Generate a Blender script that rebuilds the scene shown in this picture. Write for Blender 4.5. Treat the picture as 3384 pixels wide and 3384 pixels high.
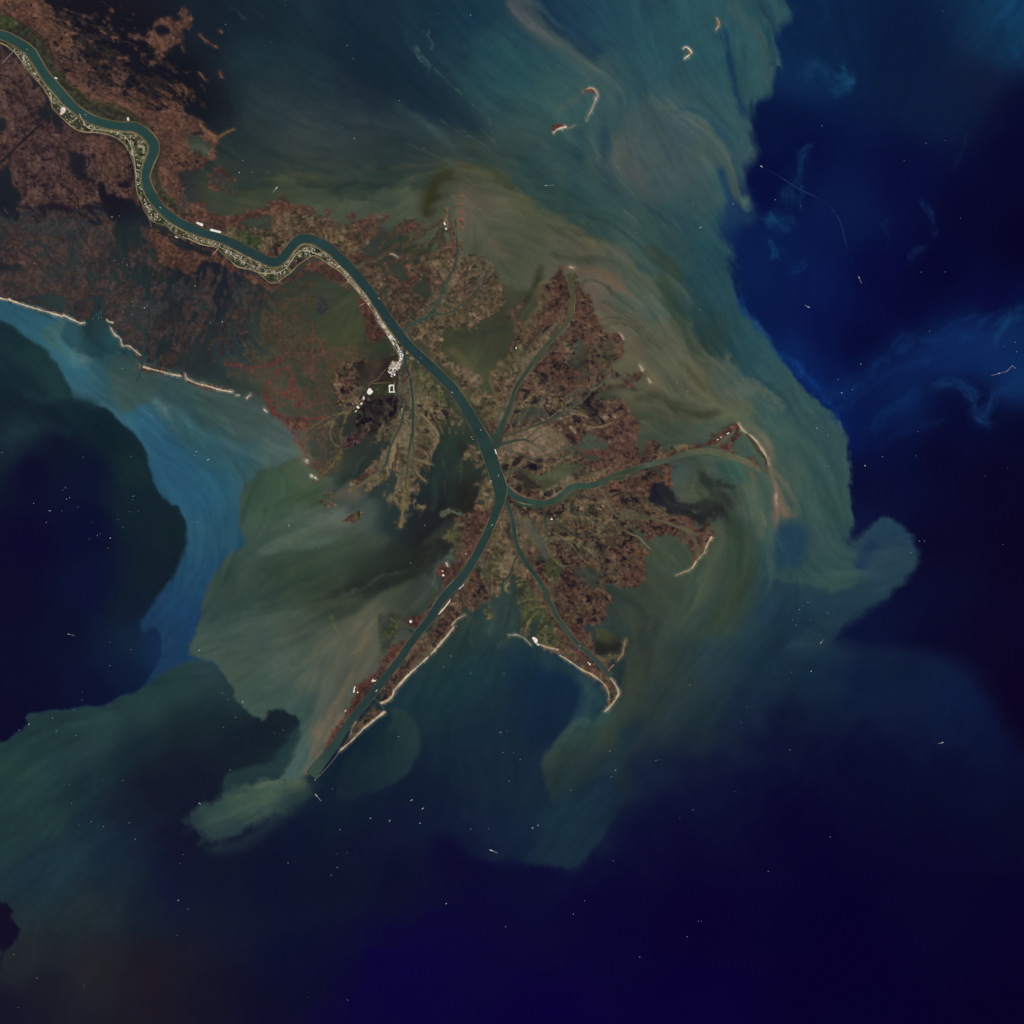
# A river delta seen straight down from orbit.
# 1 Blender unit = 100 m; 1 map unit = 32 m of ground (x east, y south in the survey tables, from the north-west corner).
import bpy
import math
import random
import numpy as np

for o in list(bpy.data.objects):
    bpy.data.objects.remove(o)
scene = bpy.context.scene
scene.unit_settings.scale_length = 100.0
COL = scene.collection
U = 0.32                                        # Blender units per map unit
MID = 1692.0
ORBIT = 7860.0                                  # 786 km

cam_data = bpy.data.cameras.new("camera")
cam = bpy.data.objects.new("camera", cam_data)
COL.objects.link(cam)
cam.location = (0, 0, ORBIT)
cam_data.sensor_width = 36.0
cam_data.lens = 36.0 * ORBIT / (3384 * U)
cam_data.clip_start = 50.0
cam_data.clip_end = 60000.0
scene.camera = cam

SUN_EL, SUN_AZ = math.radians(48), math.radians(150)
world = bpy.data.worlds.new("World")
scene.world = world
world.use_nodes = True
wn = world.node_tree
sky = wn.nodes.new("ShaderNodeTexSky")
sky.sky_type = 'NISHITA'
sky.sun_disc = False
sky.sun_elevation = SUN_EL
sky.sun_rotation = SUN_AZ
wn.links.new(sky.outputs[0], wn.nodes["Background"].inputs[0])
wn.nodes["Background"].inputs[1].default_value = 0.06
sun_data = bpy.data.lights.new("sun", 'SUN')
sun_data.energy = 4.2
sun_data.angle = math.radians(0.5)
sun_data.color = (1.0, 0.96, 0.90)
sun = bpy.data.objects.new("sun", sun_data)
COL.objects.link(sun)
sun.rotation_euler = (math.pi / 2 - SUN_EL, 0, math.pi - SUN_AZ)
scene.view_settings.view_transform = 'Standard'
scene.view_settings.look = 'None'
scene.view_settings.exposure = 0.0
scene.view_settings.gamma = 1.0
LIGHT = (1.17, 1.18, 1.20)                      # radiance of a white ground under this sun and sky

# ---
# ----------------------------------------------------------------- numeric helpers
STEP = 2.75                                     # survey grid step, in map units (1 map unit = 32 m)
LO, HI = -220.0, 3604.0
NX = int((HI - LO) / STEP) // 2 * 2 + 1
AX = LO + np.arange(NX) * STEP
AH = AX[::2]
NH = len(AH)
XH, YH = np.meshgrid(AH.astype(np.float32), AH.astype(np.float32))
XF, YF = np.meshgrid(AX.astype(np.float32), AX.astype(np.float32))


def sstep(a, b, v):
    t = np.clip((v - a) / (b - a), 0, 1)
    return t * t * (3 - 2 * t)


_LAT = {}


def noise(x, y, scale, seed):
    """smooth lattice noise in -1..1"""
    if seed not in _LAT:
        _LAT[seed] = np.random.RandomState(seed).rand(256, 256).astype(np.float32) * 2 - 1
    T = _LAT[seed]
    u = x / scale + 97.31
    v = y / scale + 41.17
    iu = np.floor(u).astype(np.int32)
    iv = np.floor(v).astype(np.int32)
    fu = (u - iu).astype(np.float32)
    fv = (v - iv).astype(np.float32)
    fu = fu * fu * (3 - 2 * fu)
    fv = fv * fv * (3 - 2 * fv)
    i0, i1, j0, j1 = iu & 255, (iu + 1) & 255, iv & 255, (iv + 1) & 255
    a = T[j0, i0] * (1 - fu) + T[j0, i1] * fu
    b = T[j1, i0] * (1 - fu) + T[j1, i1] * fu
    return a * (1 - fv) + b * fv


def fbm(x, y, scale, seed, octs=4, gain=0.55):
    s = 0
    a = 1.0
    tot = 0
    for k in range(octs):
        s = s + a * noise(x * (0.8 + 0.6 * (k % 2)) ** 0 + 0.31 * k * y, y - 0.31 * k * x, scale / (2 ** k), seed + 17 * k)
        tot += a
        a *= gain
    return s / tot * 1.6


def spline(pts, closed=False, n=6):
    P = np.array(pts, float)
    if closed:
        Q = np.vstack([P[-1:], P, P[:2]])
    else:
        Q = np.vstack([2 * P[:1] - P[1:2], P, 2 * P[-1:] - P[-2:-1]])
    out = []
    for i in range(1, len(Q) - 2):
        p0, p1, p2, p3 = Q[i - 1], Q[i], Q[i + 1], Q[i + 2]
        for t in np.arange(n) / n:
            out.append(0.5 * (2 * p1 + (p2 - p0) * t + (2 * p0 - 5 * p1 + 4 * p2 - p3) * t * t
                              + (3 * p1 - p0 - 3 * p2 + p3) * t ** 3))
    if not closed:
        out.append(Q[-2])
    return np.array(out)


def win(pts, pad):
    """half-grid window (slices) round some points"""
    P = np.asarray(pts, float)
    i0 = int(np.clip((P[:, 0].min() - pad - LO) / (2 * STEP), 0, NH - 2))
    i1 = int(np.clip((P[:, 0].max() + pad - LO) / (2 * STEP) + 2, i0 + 2, NH))
    j0 = int(np.clip((P[:, 1].min() - pad - LO) / (2 * STEP), 0, NH - 2))
    j1 = int(np.clip((P[:, 1].max() + pad - LO) / (2 * STEP) + 2, j0 + 2, NH))
    return i0, i1, j0, j1


def up(a):
    """half-grid -> full-grid (bilinear)"""
    h, w = a.shape[:2]
    o = np.empty((2 * h - 1, 2 * w - 1) + a.shape[2:], np.float32)
    o[::2, ::2] = a
    o[1::2, ::2] = (a[:-1] + a[1:]) / 2
    o[:, 1::2] = (o[:, :-2:2] + o[:, 2::2]) / 2
    return o


def seg_d2(x, y, a, b):
    dx, dy = b[0] - a[0], b[1] - a[1]
    L = dx * dx + dy * dy + 1e-9
    t = np.clip(((x - a[0]) * dx + (y - a[1]) * dy) / L, 0, 1)
    ex = x - a[0] - t * dx
    ey = y - a[1] - t * dy
    return ex * ex + ey * ey, t


def sdf(P, x, y):
    """signed distance, positive inside"""
    d2 = np.full(x.shape, 1e12, np.float32)
    ins = np.zeros(x.shape, bool)
    for k in range(len(P)):
        a, b = P[k - 1], P[k]
        d2 = np.minimum(d2, seg_d2(x, y, a, b)[0])
        if a[1] != b[1]:
            c = ((a[1] > y) != (b[1] > y)) & (x < (b[0] - a[0]) * (y - a[1]) / (b[1] - a[1]) + a[0])
            ins ^= c
    d = np.sqrt(d2)
    return np.where(ins, d, -d)


def mixfield(ctrl, x, y, s=110.0, p=2.2):
    """smooth blend of control colours (x, y, r, g, b)"""
    acc = np.zeros(x.shape + (3,), np.float32)
    wt = np.zeros(x.shape, np.float32)
    for c in ctrl:
        w = 1.0 / ((x - c[0]) ** 2 + (y - c[1]) ** 2 + s * s) ** p * 1e10
        wt += w
        acc += w[..., None] * np.array(c[2:5], np.float32)
    return acc / wt[..., None]


# wandering of the hand-surveyed outlines
WX = fbm(XH, YH, 60, 5, 4)
WY = fbm(XH, YH, 60, 6, 4)
NFINE = fbm(XF, YF, 11, 33, 3)                  # fine grain for shorelines


class Field:
    """a colour map on the full grid (display-referred 0..255)"""

    def __init__(self, rgb=(0, 0, 0)):
        self.c = np.empty((NX, NX, 3), np.float32)
        self.c[:] = rgb

    def crop(self, w):
        i0, i1, j0, j1 = w
        return slice(2 * j0, 2 * j1 - 1), slice(2 * i0, 2 * i1 - 1)

    def area(self, pts, col, soft=6, op=1.0, rough=0.0, wob=6.0, smooth=True, s=110.0, fade=None, softy=None):
        """blend a colour (or control colours) inside an outline; soft = edge width"""
        P = spline(pts, True) if smooth else np.array(pts, float)
        w = win(P, (max(q[1] for q in softy) if softy else soft) + 20)
        i0, i1, j0, j1 = w
        x, y = XH[j0:j1, i0:i1], YH[j0:j1, i0:i1]
        d = sdf(P, x + wob * WX[j0:j1, i0:i1], y + wob * WY[j0:j1, i0:i1])
        if isinstance(col[0], (tuple, list)):
            cc = up(mixfield(col, x, y, s))
        else:
            cc = np.array(col, np.float32)
        d = up(d)
        sy, sx = self.crop(w)
        if rough:
            d = d + rough * NFINE[sy, sx]
        if softy is not None:                    # edge width that changes from north to south
            soft = np.interp(YF[sy, sx], [q[0] for q in softy], [q[1] for q in softy]).astype(np.float32)
        a = sstep(-soft / 2, soft / 2, d) * op
        if fade is not None:                     # fade = (x0, y0, x1, y1): full at first point, none at second
            fx, fy = fade[2] - fade[0], fade[3] - fade[1]
            t = ((XF[sy, sx] - fade[0]) * fx + (YF[sy, sx] - fade[1]) * fy) / (fx * fx + fy * fy)
            a = a * (1 - sstep(0, 1, t))
        self.c[sy, sx] += (cc - self.c[sy, sx]) * a[..., None]

    def stroke(self, pts, width, col, op=1.0, soft=0.9, wob=3.0, fray=0.0, seed=3, ends=True):
        """blend along a curve. width: number or (start, end)"""
        P = spline(pts, False, 5)
        w0, w1 = width if isinstance(width, (tuple, list)) else (width, width)
        w = win(P, max(w0, w1) + 12 + wob)
        i0, i1, j0, j1 = w
        sy, sx = self.crop(w)
        fine = max(w0, w1) < 9
        if fine:
            x, y = XF[sy, sx], YF[sy, sx]
            ux, uy = up(WX[j0:j1, i0:i1]), up(WY[j0:j1, i0:i1])
        else:
            x, y = XH[j0:j1, i0:i1], YH[j0:j1, i0:i1]
            ux, uy = WX[j0:j1, i0:i1], WY[j0:j1, i0:i1]
        x = x + wob * ux
        y = y + wob * uy
        best = np.full(x.shape, 1e12, np.float32)
        tt = np.zeros(x.shape, np.float32)
        n = len(P) - 1
        for k in range(n):
            d2, t = seg_d2(x, y, P[k], P[k + 1])
            m = d2 < best
            best = np.where(m, d2, best)
            tt = np.where(m, (k + t) / n, tt)
        d = np.sqrt(best)
        if not fine:
            d, tt = up(d), up(tt)
        hw = (w0 + (w1 - w0) * tt) / 2
        a = 1 - sstep(1 - soft, 1 + soft, d / np.maximum(hw, 0.01))
        if fray:
            a = a * np.clip(1 - fray + fray * (0.5 + 1.1 * fbm(XF[sy, sx], YF[sy, sx], 26, seed, 3)), 0, 1.2)
        if ends:
            a = a * sstep(0, 0.12, tt) * (1 - sstep(0.86, 1, tt))
        a = np.clip(a * op, 0, 1)
        self.c[sy, sx] += (np.array(col, np.float32) - self.c[sy, sx]) * a[..., None]
# ----------------------------------------------------------------- the water: suspended sediment, plume by plume
SEA = Field()
BASE = [
 (300,60,24,23,34),(450,120,22,22,32),(600,250,20,22,32),(700,330,20,25,34),(560,330,20,20,30),(520,440,40,36,40),
 (700,60,24,34,46),(850,60,26,42,53),(850,200,30,50,58),(1000,80,26,44,56),(1150,60,26,44,58),(1200,150,22,36,50),
 (1050,200,30,50,58),(900,350,36,53,58),(1000,450,50,60,62),(1100,400,44,60,66),(1150,230,24,38,52),(1250,300,24,38,52),
 (1350,150,28,50,64),(1400,60,26,50,66),(1550,60,26,54,72),(1450,250,32,56,68),(1600,200,36,72,80),(1700,250,40,82,88),
 (1650,330,44,74,80),(1400,350,34,54,64),(1350,450,38,54,60),(1200,450,46,57,61),(1000,560,48,58,56),(800,600,40,54,52),
 (850,480,42,54,56),(1200,560,44,56,56),(1400,560,52,64,60),(1500,540,54,66,62),(1300,620,44,60,54),(1000,640,56,66,52),
 (1200,660,66,76,60),(1350,690,66,78,62),(850,650,58,68,52),(740,660,60,66,52),(1100,700,66,76,60),(1250,600,40,56,54),
 (1800,60,28,56,76),(1900,100,32,64,82),(2050,60,38,74,88),(2250,60,42,80,88),(2400,80,44,80,88),(2150,200,40,78,90),
 (2350,200,44,82,90),(2450,260,46,84,88),(2100,330,44,78,86),(2000,330,56,80,84),(2250,400,60,84,88),(2350,450,44,78,90),
 (2150,480,66,84,86),(2250,560,72,86,86),(2050,560,80,86,82),(2300,620,60,82,84),(1950,420,46,76,80),(1850,350,50,84,84),
 (1750,420,58,84,82),(1700,500,50,70,68),(1800,550,44,70,74),(1900,620,42,72,78),(2000,680,44,74,78),(2150,660,56,80,80),
 (2250,720,44,76,82),(2350,780,40,76,84),(2100,760,58,82,78),(2200,850,54,76,76),(2320,900,38,70,78),(2400,1000,36,72,86),
 (2380,850,38,76,88),(1600,560,54,64,58),(1500,600,58,66,50),(1750,560,44,66,66),(1850,650,48,68,62),(1950,740,52,74,66),
 (2250,1000,54,76,70),(2350,1100,46,66,62),(2450,1150,36,72,84),(2500,1250,38,74,84),(2330,1180,50,66,56),(2600,1350,46,78,84),
 (2550,1350,52,82,84),(2600,1450,62,88,80),(2700,1450,50,78,82),(2750,1550,50,78,80),(2700,1650,58,86,80),(2780,1700,54,82,76),
 (2600,1600,76,92,80),(2550,1750,66,92,84),(2700,1850,56,80,72),(2600,1820,36,66,82),(2650,1900,44,74,78),(2800,1880,50,76,74),
 (2950,1850,40,68,80),(2900,1780,34,58,84),(2980,1780,34,60,82),(2400,1380,76,88,72),(2300,1330,74,80,62),(2480,1400,76,92,76),
 (2400,1700,56,72,60),(2450,1800,54,78,70),(2500,1900,46,70,68),(2350,1950,58,74,62),(2250,2050,58,72,62),(2400,2050,46,68,66),
 (2550,2020,30,54,74),(2650,2050,26,50,70),(2800,2000,30,54,72),(2700,2100,30,52,68),(2150,2200,52,62,54),(2250,2250,44,60,58),
 (2350,2200,36,58,68),(2500,2180,26,50,66),(2600,2200,22,42,60),(2300,2350,34,52,58),(2450,2350,22,36,60),(2700,2250,18,38,58),
 (2850,2250,14,26,58),(3000,2250,15,28,56),(3150,2300,14,28,62),(3250,2400,13,22,56),(3350,2450,12,20,54),(2100,2350,46,58,52),
 (2600,2400,12,14,44),(2500,2500,10,14,48),(2800,2500,9,8,44),(3100,2600,10,12,42),(3384,2700,10,12,40),(2600,2700,8,2,44),
 (2800,3000,8,2,44),(3100,2900,9,6,44),(3384,3000,9,3,42),(3384,3384,9,2,40),(2800,3384,8,1,44),(2300,3384,10,2,52),
 (2200,2800,10,4,46),(2300,3000,9,2,46),(2000,3000,10,3,50),(1800,3384,11,2,56),(1500,3100,12,6,58),(1300,3200,11,4,60),
 (1200,3384,12,6,56),(900,3384,14,14,42),(1000,3200,13,16,46),(700,3300,20,20,40),(500,3384,28,24,36),(500,3200,30,26,36),
 (300,3200,34,34,40),(300,3000,34,46,50),(150,3300,26,28,40),(50,3384,20,20,40),(500,3000,24,34,46),(200,2850,28,52,64),
 (100,2900,28,50,62),(350,2800,24,42,60),(400,2900,24,38,52),(550,2950,18,22,52),(600,2800,18,20,44),(700,2900,18,22,44),
 (900,2900,14,18,44),(1000,2750,14,22,46),(1200,2800,16,22,46),(1100,2900,16,20,42),(1300,2900,14,16,42),(1500,2850,14,12,46),
 (1450,2700,16,28,52),(1300,2700,17,24,48),(50,3000,32,46,54),(100,3150,34,40,44),(2000,2600,30,46,56),(2150,2550,20,34,56),
 (2300,2600,12,14,50),(2150,2700,12,14,50),(2050,2450,40,54,56),(2000,2900,10,4,46),(1600,2950,10,6,50),(1750,2920,10,5,48),
 (1500,2250,26,56,62),(1600,2200,30,58,66),(1700,2200,26,48,66),(1800,2250,20,42,66),(1900,2300,16,36,62),(1800,2400,18,34,56),
 (1600,2400,24,42,56),(1500,2500,22,39,54),(1650,2600,25,41,54),(1800,2700,24,44,60),(1900,2750,24,46,62),(1600,2700,20,34,56),
 (1700,2780,22,38,60),(1550,2100,44,62,56),(1450,2150,40,58,54),(1650,2080,40,60,60),(1200,2600,16,32,48),(1150,2500,18,34,50),
 (1250,2450,22,42,52),(1350,2300,26,50,58),(1400,2600,16,28,48),(1100,2650,18,32,48),
 (50,2600,36,60,60),(200,2500,34,58,62),(400,2400,34,56,58),(600,2350,34,54,58),(650,2250,36,60,64),(700,2350,26,42,50),
 (800,2450,20,30,42),(600,2500,22,28,42),(500,2600,20,22,40),(450,2500,26,40,50),(300,2600,28,48,56),(300,2750,26,46,58),
 (700,2600,20,24,42),(650,2700,18,20,42),(150,2700,38,62,62),(50,2800,34,58,60),(400,2700,22,30,46),(880,2420,20,28,38),
 (850,2530,22,34,44),(950,2530,36,60,62),(800,2300,36,56,58),
 # inside the delta
 (950,1100,58,66,52),(1050,1150,62,68,48),(1150,1100,62,70,48),(850,1000,42,48,48),(1000,1000,56,60,50),(700,950,26,32,44),
 (800,1100,46,58,58),(750,1150,44,66,68),(650,1050,30,40,50),(1150,1220,62,62,46),(1180,1280,44,40,38),(1000,1250,66,72,58),
 (920,1250,64,74,62),(1020,1300,66,70,54),(950,1380,66,76,64),(1100,1500,56,60,50),(1050,1460,66,70,60),
 (1150,1450,40,42,42),(1200,1500,38,46,44),(1150,1550,44,56,50),(1250,1620,40,54,54),(1300,1700,36,50,54),(1400,1700,34,38,42),
 (1470,1700,30,28,36),(1440,1780,34,34,38),(1350,1850,38,48,44),(1250,1900,44,56,50),(1500,1500,42,54,48),(1520,1600,40,50,44),
 (1560,1650,34,32,32),(1450,1600,38,56,54),(1150,1680,76,84,76),(1200,1750,66,78,70),(1300,1950,54,64,54),(1400,1950,58,66,58),
 (1460,1850,62,70,64),(1250,2050,76,82,70),(1500,1900,62,70,62),(1550,1200,62,70,50),(1560,1280,66,72,52),(1500,1120,58,60,44),
 (1650,1100,60,60,46),(1640,1020,58,60,46),(1700,950,66,70,52),(1750,880,72,76,58),(1600,1080,52,56,44),(1800,830,74,74,56),
 (1350,780,42,42,36),(1450,700,50,50,34),(1400,800,44,44,38),(1300,780,50,62,58),(1600,750,74,82,66),(1600,850,70,76,58),
 (1700,800,74,78,56),(2000,1200,70,76,60),(2100,1250,72,78,64),(2150,1330,66,74,58),(2050,1350,58,64,50),
 (40,640,28,34,42),(200,700,38,28,38),(400,650,22,20,34),(450,800,34,48,48),(440,950,34,50,48),(100,720,30,34,42),(500,1000,38,52,52),
 (300,950,44,60,60),(520,1100,42,56,56),(550,1150,32,40,46),(620,1150,46,50,50),(700,1050,36,44,50),(560,1000,40,40,44),
 (620,900,34,32,40),(680,880,26,30,42),
 (1750,1620,52,60,46),(1850,1550,70,72,54),(1780,1980,60,70,58),(1700,2060,46,62,60),(2180,1860,62,72,58),(2150,1950,58,66,54),
 (2200,2000,56,66,56),(2300,1850,58,70,56),(2350,1800,54,64,50),(2380,1600,72,86,72),(2300,1600,74,80,66),(2250,1680,44,48,48),
 (2480,1650,70,88,78),(2420,1560,70,88,74),(2200,1780,60,72,60),
]
BASE += [(2600,1960,28,52,72),(2700,1975,27,50,68),(2800,1970,28,52,70),(2550,1945,34,56,72),(960,1150,66,72,58),(1080,1080,64,70,50),(1120,1180,66,68,52),(1000,1180,70,72,58),(1050,1220,68,72,58)]
_near = mixfield(BASE, XH + 24 * WX, YH + 24 * WY, 75.0, 1.8)
_wide = mixfield(BASE, XH + 40 * WX, YH + 40 * WY, 230.0, 3.0)
_m = np.clip(sstep(2820, 3040, YH + .3 * (XH - 1700)) + sstep(2250, 2500, YH) * sstep(2100, 2500, XH), 0, 1)[..., None]
SEA.c[:] = up(_near * (1 - _m) + _wide * _m)

# --- the deep, clear gulf in the east: a sharp front against the plumes
FRONT_E = [(2606,-260),(2604,40),(2575,90),(2560,140),(2570,190),(2558,250),(2544,310),(2500,335),(2482,380),(2488,466),(2499,500),
 (2466,560),(2458,620),(2482,677),(2480,722),(2440,730),(2405,770),(2420,830),(2445,932),(2463,1006),(2495,1056),(2532,1112),(2572,1176),
 (2631,1249),(2693,1324),(2743,1367),(2782,1411),(2803,1473),(2806,1530),(2812,1580),(2821,1647),(2821,1721),(2818,1780),(2870,1746),(2917,1712),(2967,1722),
 (3010,1763),(3034,1827),(3022,1875),(2985,1922),(2929,1970),(2855,2025),(2780,2085),(2755,2115),(2850,2140),(3000,2150),
 (3170,2190),(3260,2300),(3330,2420),(3420,2520),(3900,2700),(4000,1000),(3900,-260)]
DEEP_E = [(2700,100,13,36,70),(2660,250,14,42,78),(2600,420,10,22,60),(3000,150,12,28,60),(3300,150,18,50,80),(3384,60,20,60,95),
 (3100,330,14,30,62),(3250,270,18,28,58),(3370,350,10,12,46),(3000,600,10,15,58),(2800,700,11,26,70),(2700,750,11,24,70),
 (2550,640,8,14,58),(3200,700,9,9,46),(3384,800,8,6,38),(2900,900,9,12,58),(3000,1000,9,10,52),(2700,950,11,24,76),(2600,850,11,26,74),
 (2560,780,12,32,78),(2520,900,12,32,78),(2550,1020,11,26,72),(2620,1165,12,34,86),(2700,1275,12,36,94),(2790,1415,11,28,82),(2770,1250,10,20,70),
 (2720,1080,10,18,66),(2850,1150,8,8,48),(2900,1250,10,24,70),(3000,1250,12,34,82),(3150,1200,13,40,92),(3250,1180,14,44,96),(3384,1150,14,44,94),
 (3384,1250,16,48,96),(3000,1330,12,36,84),(2900,1400,10,24,68),(3100,1330,10,18,58),(3150,1380,9,10,46),(3200,1320,9,10,46),(3384,1420,9,9,40),
 (2950,1500,10,14,54),(2850,1600,11,14,50),(2900,1650,11,14,48),(3100,1500,10,8,40),(3300,1600,11,7,38),(3384,1800,11,6,36),
 (3100,1800,11,9,40),(3050,1950,12,14,46),(2950,2050,12,18,50),(2850,2080,12,20,54),(3100,2100,11,10,42),(3300,2100,12,7,38),(3384,2300,12,6,36),
 (2850,1720,16,24,62),(2640,480,9,16,60),(3384,500,8,8,44),(3100,900,8,8,46),(3300,1000,9,10,52)]
SEA.area(FRONT_E, DEEP_E, soft=14, rough=3.0, wob=9, s=90.0, softy=[(300,46),(680,60),(800,40),(1000,22),(1300,14),(1700,12),(1800,36),(1990,44),(2080,70),(2200,130)])
SEA.area([(2400,640),(2440,600),(2470,640),(2495,720),(2450,760),(2420,800),(2385,760)], (20,44,82), soft=60, op=.8)
# --- the bright blue band and the green plume in the west
BLUE_W = [(-260,940),(0,985),(60,1000),(200,1050),(280,1068),(330,1020),(400,1090),(460,1160),(620,1240),(780,1290),(900,1340),(1000,1480),
 (960,1700),(930,1900),(800,2100),(700,2240),(560,2230),(400,2330),(0,2480),(-260,2500)]
SEA.area(BLUE_W, [(50,1030,39,80,97),(150,1080,44,91,112),(130,1030,43,84,98),(200,1150,47,95,114),(250,1230,50,99,116),(300,1280,58,99,113),(350,1270,43,80,90),
 (380,1140,36,63,68),(300,1130,40,69,76),(180,1110,50,84,87),(420,1230,57,80,79),(400,1320,55,84,88),
 (450,1370,48,99,121),(500,1420,46,93,117),(550,1500,40,84,110),(600,1550,37,80,106),(650,1650,35,76,104),(700,1750,39,80,99),
 (700,1600,40,86,106),(800,1500,54,92,100),(900,1520,72,94,91),(700,1470,51,92,102),(620,1400,54,90,93),(700,1380,62,86,83),
 (850,1370,69,85,80),(930,1430,77,92,87),(800,1430,72,90,85),(580,1310,61,86,83),(500,1270,62,83,81),(400,1380,55,96,111),(860,1300,65,77,72),
 (640,1900,35,74,100),(600,2000,32,67,99),(560,2100,26,55,84),(600,2150,25,54,84),(640,2080,27,59,95),(1000,1600,82,93,84),
 (700,1300,62,81,76),(760,1340,66,84,78)],
 soft=40, wob=6, s=60.0)
SEA.area([(147,1087),(200,1062),(240,1060),(215,1090),(205,1140),(225,1190),(200,1170),(150,1130)], (60,92,92), soft=16, op=.75)
SEA.area([(210,1080),(250,1050),(350,1050),(395,1110),(392,1160),(372,1190),(300,1180),(235,1150),(205,1120)], [(230,1100,40,74,84),(300,1080,38,58,60),(330,1150,36,66,74),(380,1130,42,76,82)], soft=16, s=40)
SEA.area([(358,1225),(380,1180),(440,1175),(470,1185),(520,1230),(510,1310),(450,1350),(410,1358),(375,1310)], [(380,1230,56,84,84),(440,1250,66,80,74),(450,1320,60,88,88),(500,1270,62,82,76)], soft=14, op=.9)
FRONT_W = [(-260,1010),(0,1065),(62,1099),(124,1137),(168,1180),(205,1236),(232,1285),(240,1312),(268,1322),(310,1335),(362,1362),(410,1398),
 (460,1447),(481,1497),(503,1559),(528,1627),(560,1660),(590,1689),(612,1745),(614,1801),(596,1857),(559,1919),(528,1969),(486,2019),(467,2056),
 (476,2090),(505,2075),(530,2110),(536,2160),(520,2200),(500,2230),(466,2277),(404,2305),(329,2333),(242,2345),(149,2355),(93,2366),(93,2395),(56,2420),(19,2451),(-260,2500)]
SEA.area(FRONT_W, [(50,1120,24,46,52),(130,1180,30,54,56),(200,1260,34,60,62),(80,1250,21,42,50),(30,1350,21,34,46),(150,1350,21,34,44),(250,1360,22,42,48),
 (60,1420,27,48,54),(20,1480,23,38,50),(200,1450,15,22,42),(350,1420,20,38,46),(100,1550,14,14,42),(300,1550,14,21,46),(440,1530,24,44,48),
 (450,1700,20,36,46),(570,1750,21,37,44),(300,1750,12,16,46),(100,1800,14,12,44),(50,2000,14,14,42),(300,1950,13,19,50),(520,1900,20,33,44),
 (430,2000,18,30,46),(200,2100,14,18,43),(450,2130,19,36,56),(515,2130,22,44,78),(400,2200,16,28,54),(100,2250,14,16,42),(300,2280,14,19,48),(30,2350,14,14,42),(-200,1800,14,12,42)],
 soft=12, rough=2, wob=7, s=60)
SEA.stroke([(60,1290),(150,1320),(210,1300),(300,1330),(330,1345)], 30, (36,62,66), .6, fray=.3)
SEA.stroke([(0,1470),(60,1430),(160,1410),(260,1440)], 40, (30,52,60), .5, fray=.3)
GREEN_W = [(1010,1515),(930,1535),(876,1547),(839,1582),(801,1621),(787,1677),(790,1745),(795,1800),(745,1845),(708,1894),(677,1957),(665,2025),(647,2093),(626,2140),(640,2170),(702,2196),
 (739,2240),(770,2283),(779,2317),(807,2345),(826,2364),(860,2385),(882,2385),(888,2350),(920,2346),(960,2362),(990,2372),(992,2410),(975,2460),(955,2520),(935,2560),(930,2585),(1000,2570),(1030,2540),
 (1110,2440),(1200,2280),(1330,2130),(1420,2010),(1500,1900),(1420,1850),(1300,1790),(1260,1700),(1150,1600),(1050,1570)]
SEA.area(GREEN_W, [(900,1600,59,80,64),(1000,1560,64,79,63),(1050,1545,72,85,74),(900,1700,57,78,65),(1000,1750,71,87,77),(830,1800,63,82,74),(1120,1700,85,91,85),(1050,1640,55,72,55),
 (800,1950,53,72,64),(900,1900,49,68,57),(1000,1880,49,65,53),(1100,1960,52,63,50),(700,2050,55,74,70),(850,2100,59,78,72),(950,2200,70,85,77),
 (1100,2150,77,85,74),(1000,2100,64,77,67),(900,2290,59,80,74),(800,2220,59,78,70),(1000,2350,58,80,77),(1060,2250,83,91,80),(970,2440,58,84,82),
 (950,2520,62,86,83),(1150,2000,57,65,54),(1200,2100,84,87,75),(1250,1900,43,53,45),(1350,1870,43,49,43),(1300,1980,61,69,58),(1420,1950,61,69,61),(1460,1860,62,71,65),
 (1250,1750,64,75,67),(1180,1800,56,69,59),(1100,1830,54,69,59),(1200,1860,46,57,47),(1350,1780,39,47,47),(1400,1740,35,38,41),(1250,2040,81,85,73),(1080,2400,86,88,76),(1150,2250,82,85,74)],
 soft=15, rough=3, wob=8, s=60)
SEA.area([(1090,1610),(1180,1620),(1260,1660),(1330,1700),(1420,1660),(1500,1580),(1560,1640),(1570,1690),(1500,1720),(1460,1800),(1390,1870),(1300,1910),(1200,1950),(1150,1960),(1180,1880),(1260,1830),(1310,1780),(1240,1760),(1180,1740),(1120,1690)],
 [(1150,1650,58,68,64),(1200,1700,66,80,74),(1300,1720,36,50,52),(1400,1720,34,38,42),(1500,1660,30,32,34),(1440,1780,30,30,34),(1350,1850,36,44,40),(1230,1910,40,52,44),(1560,1660,34,32,30),(1420,1820,34,32,32)], soft=60, s=50)
SEA.stroke([(1230,1950),(1290,1925),(1370,1900),(1420,1870),(1440,1820)], (26,12), (34,38,34), .6, fray=.2)
SEA.stroke([(830,1830),(930,1795),(1030,1740),(1120,1710),(1180,1700)], (22,60), (86,100,90), .65, fray=.35)
SEA.stroke([(840,1840),(930,1812),(1040,1795),(1150,1770)], (10,30), (80,100,90), .5, fray=.3)
SEA.stroke([(850,1700),(980,1650),(1080,1600)], (30,14), (48,72,52), .6, fray=.3)
SEA.stroke([(1060,2560),(1040,2490),(1100,2350),(1150,2260),(1180,2210)], (24,20), (110,96,78), .75, fray=.3)
SEA.stroke([(1000,2575),(1060,2500),(1110,2420),(1140,2330)], (16,26), (118,98,80), .8, fray=.25)
SEA.stroke([(1160,2240),(1190,2150),(1230,2080),(1260,2020)], (26,30), (98,92,72), .6, fray=.3)
SEA.stroke([(1078,2010),(1100,2060),(1130,2110),(1150,2170)], 8, (88,92,70), .5, fray=.5)
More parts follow.
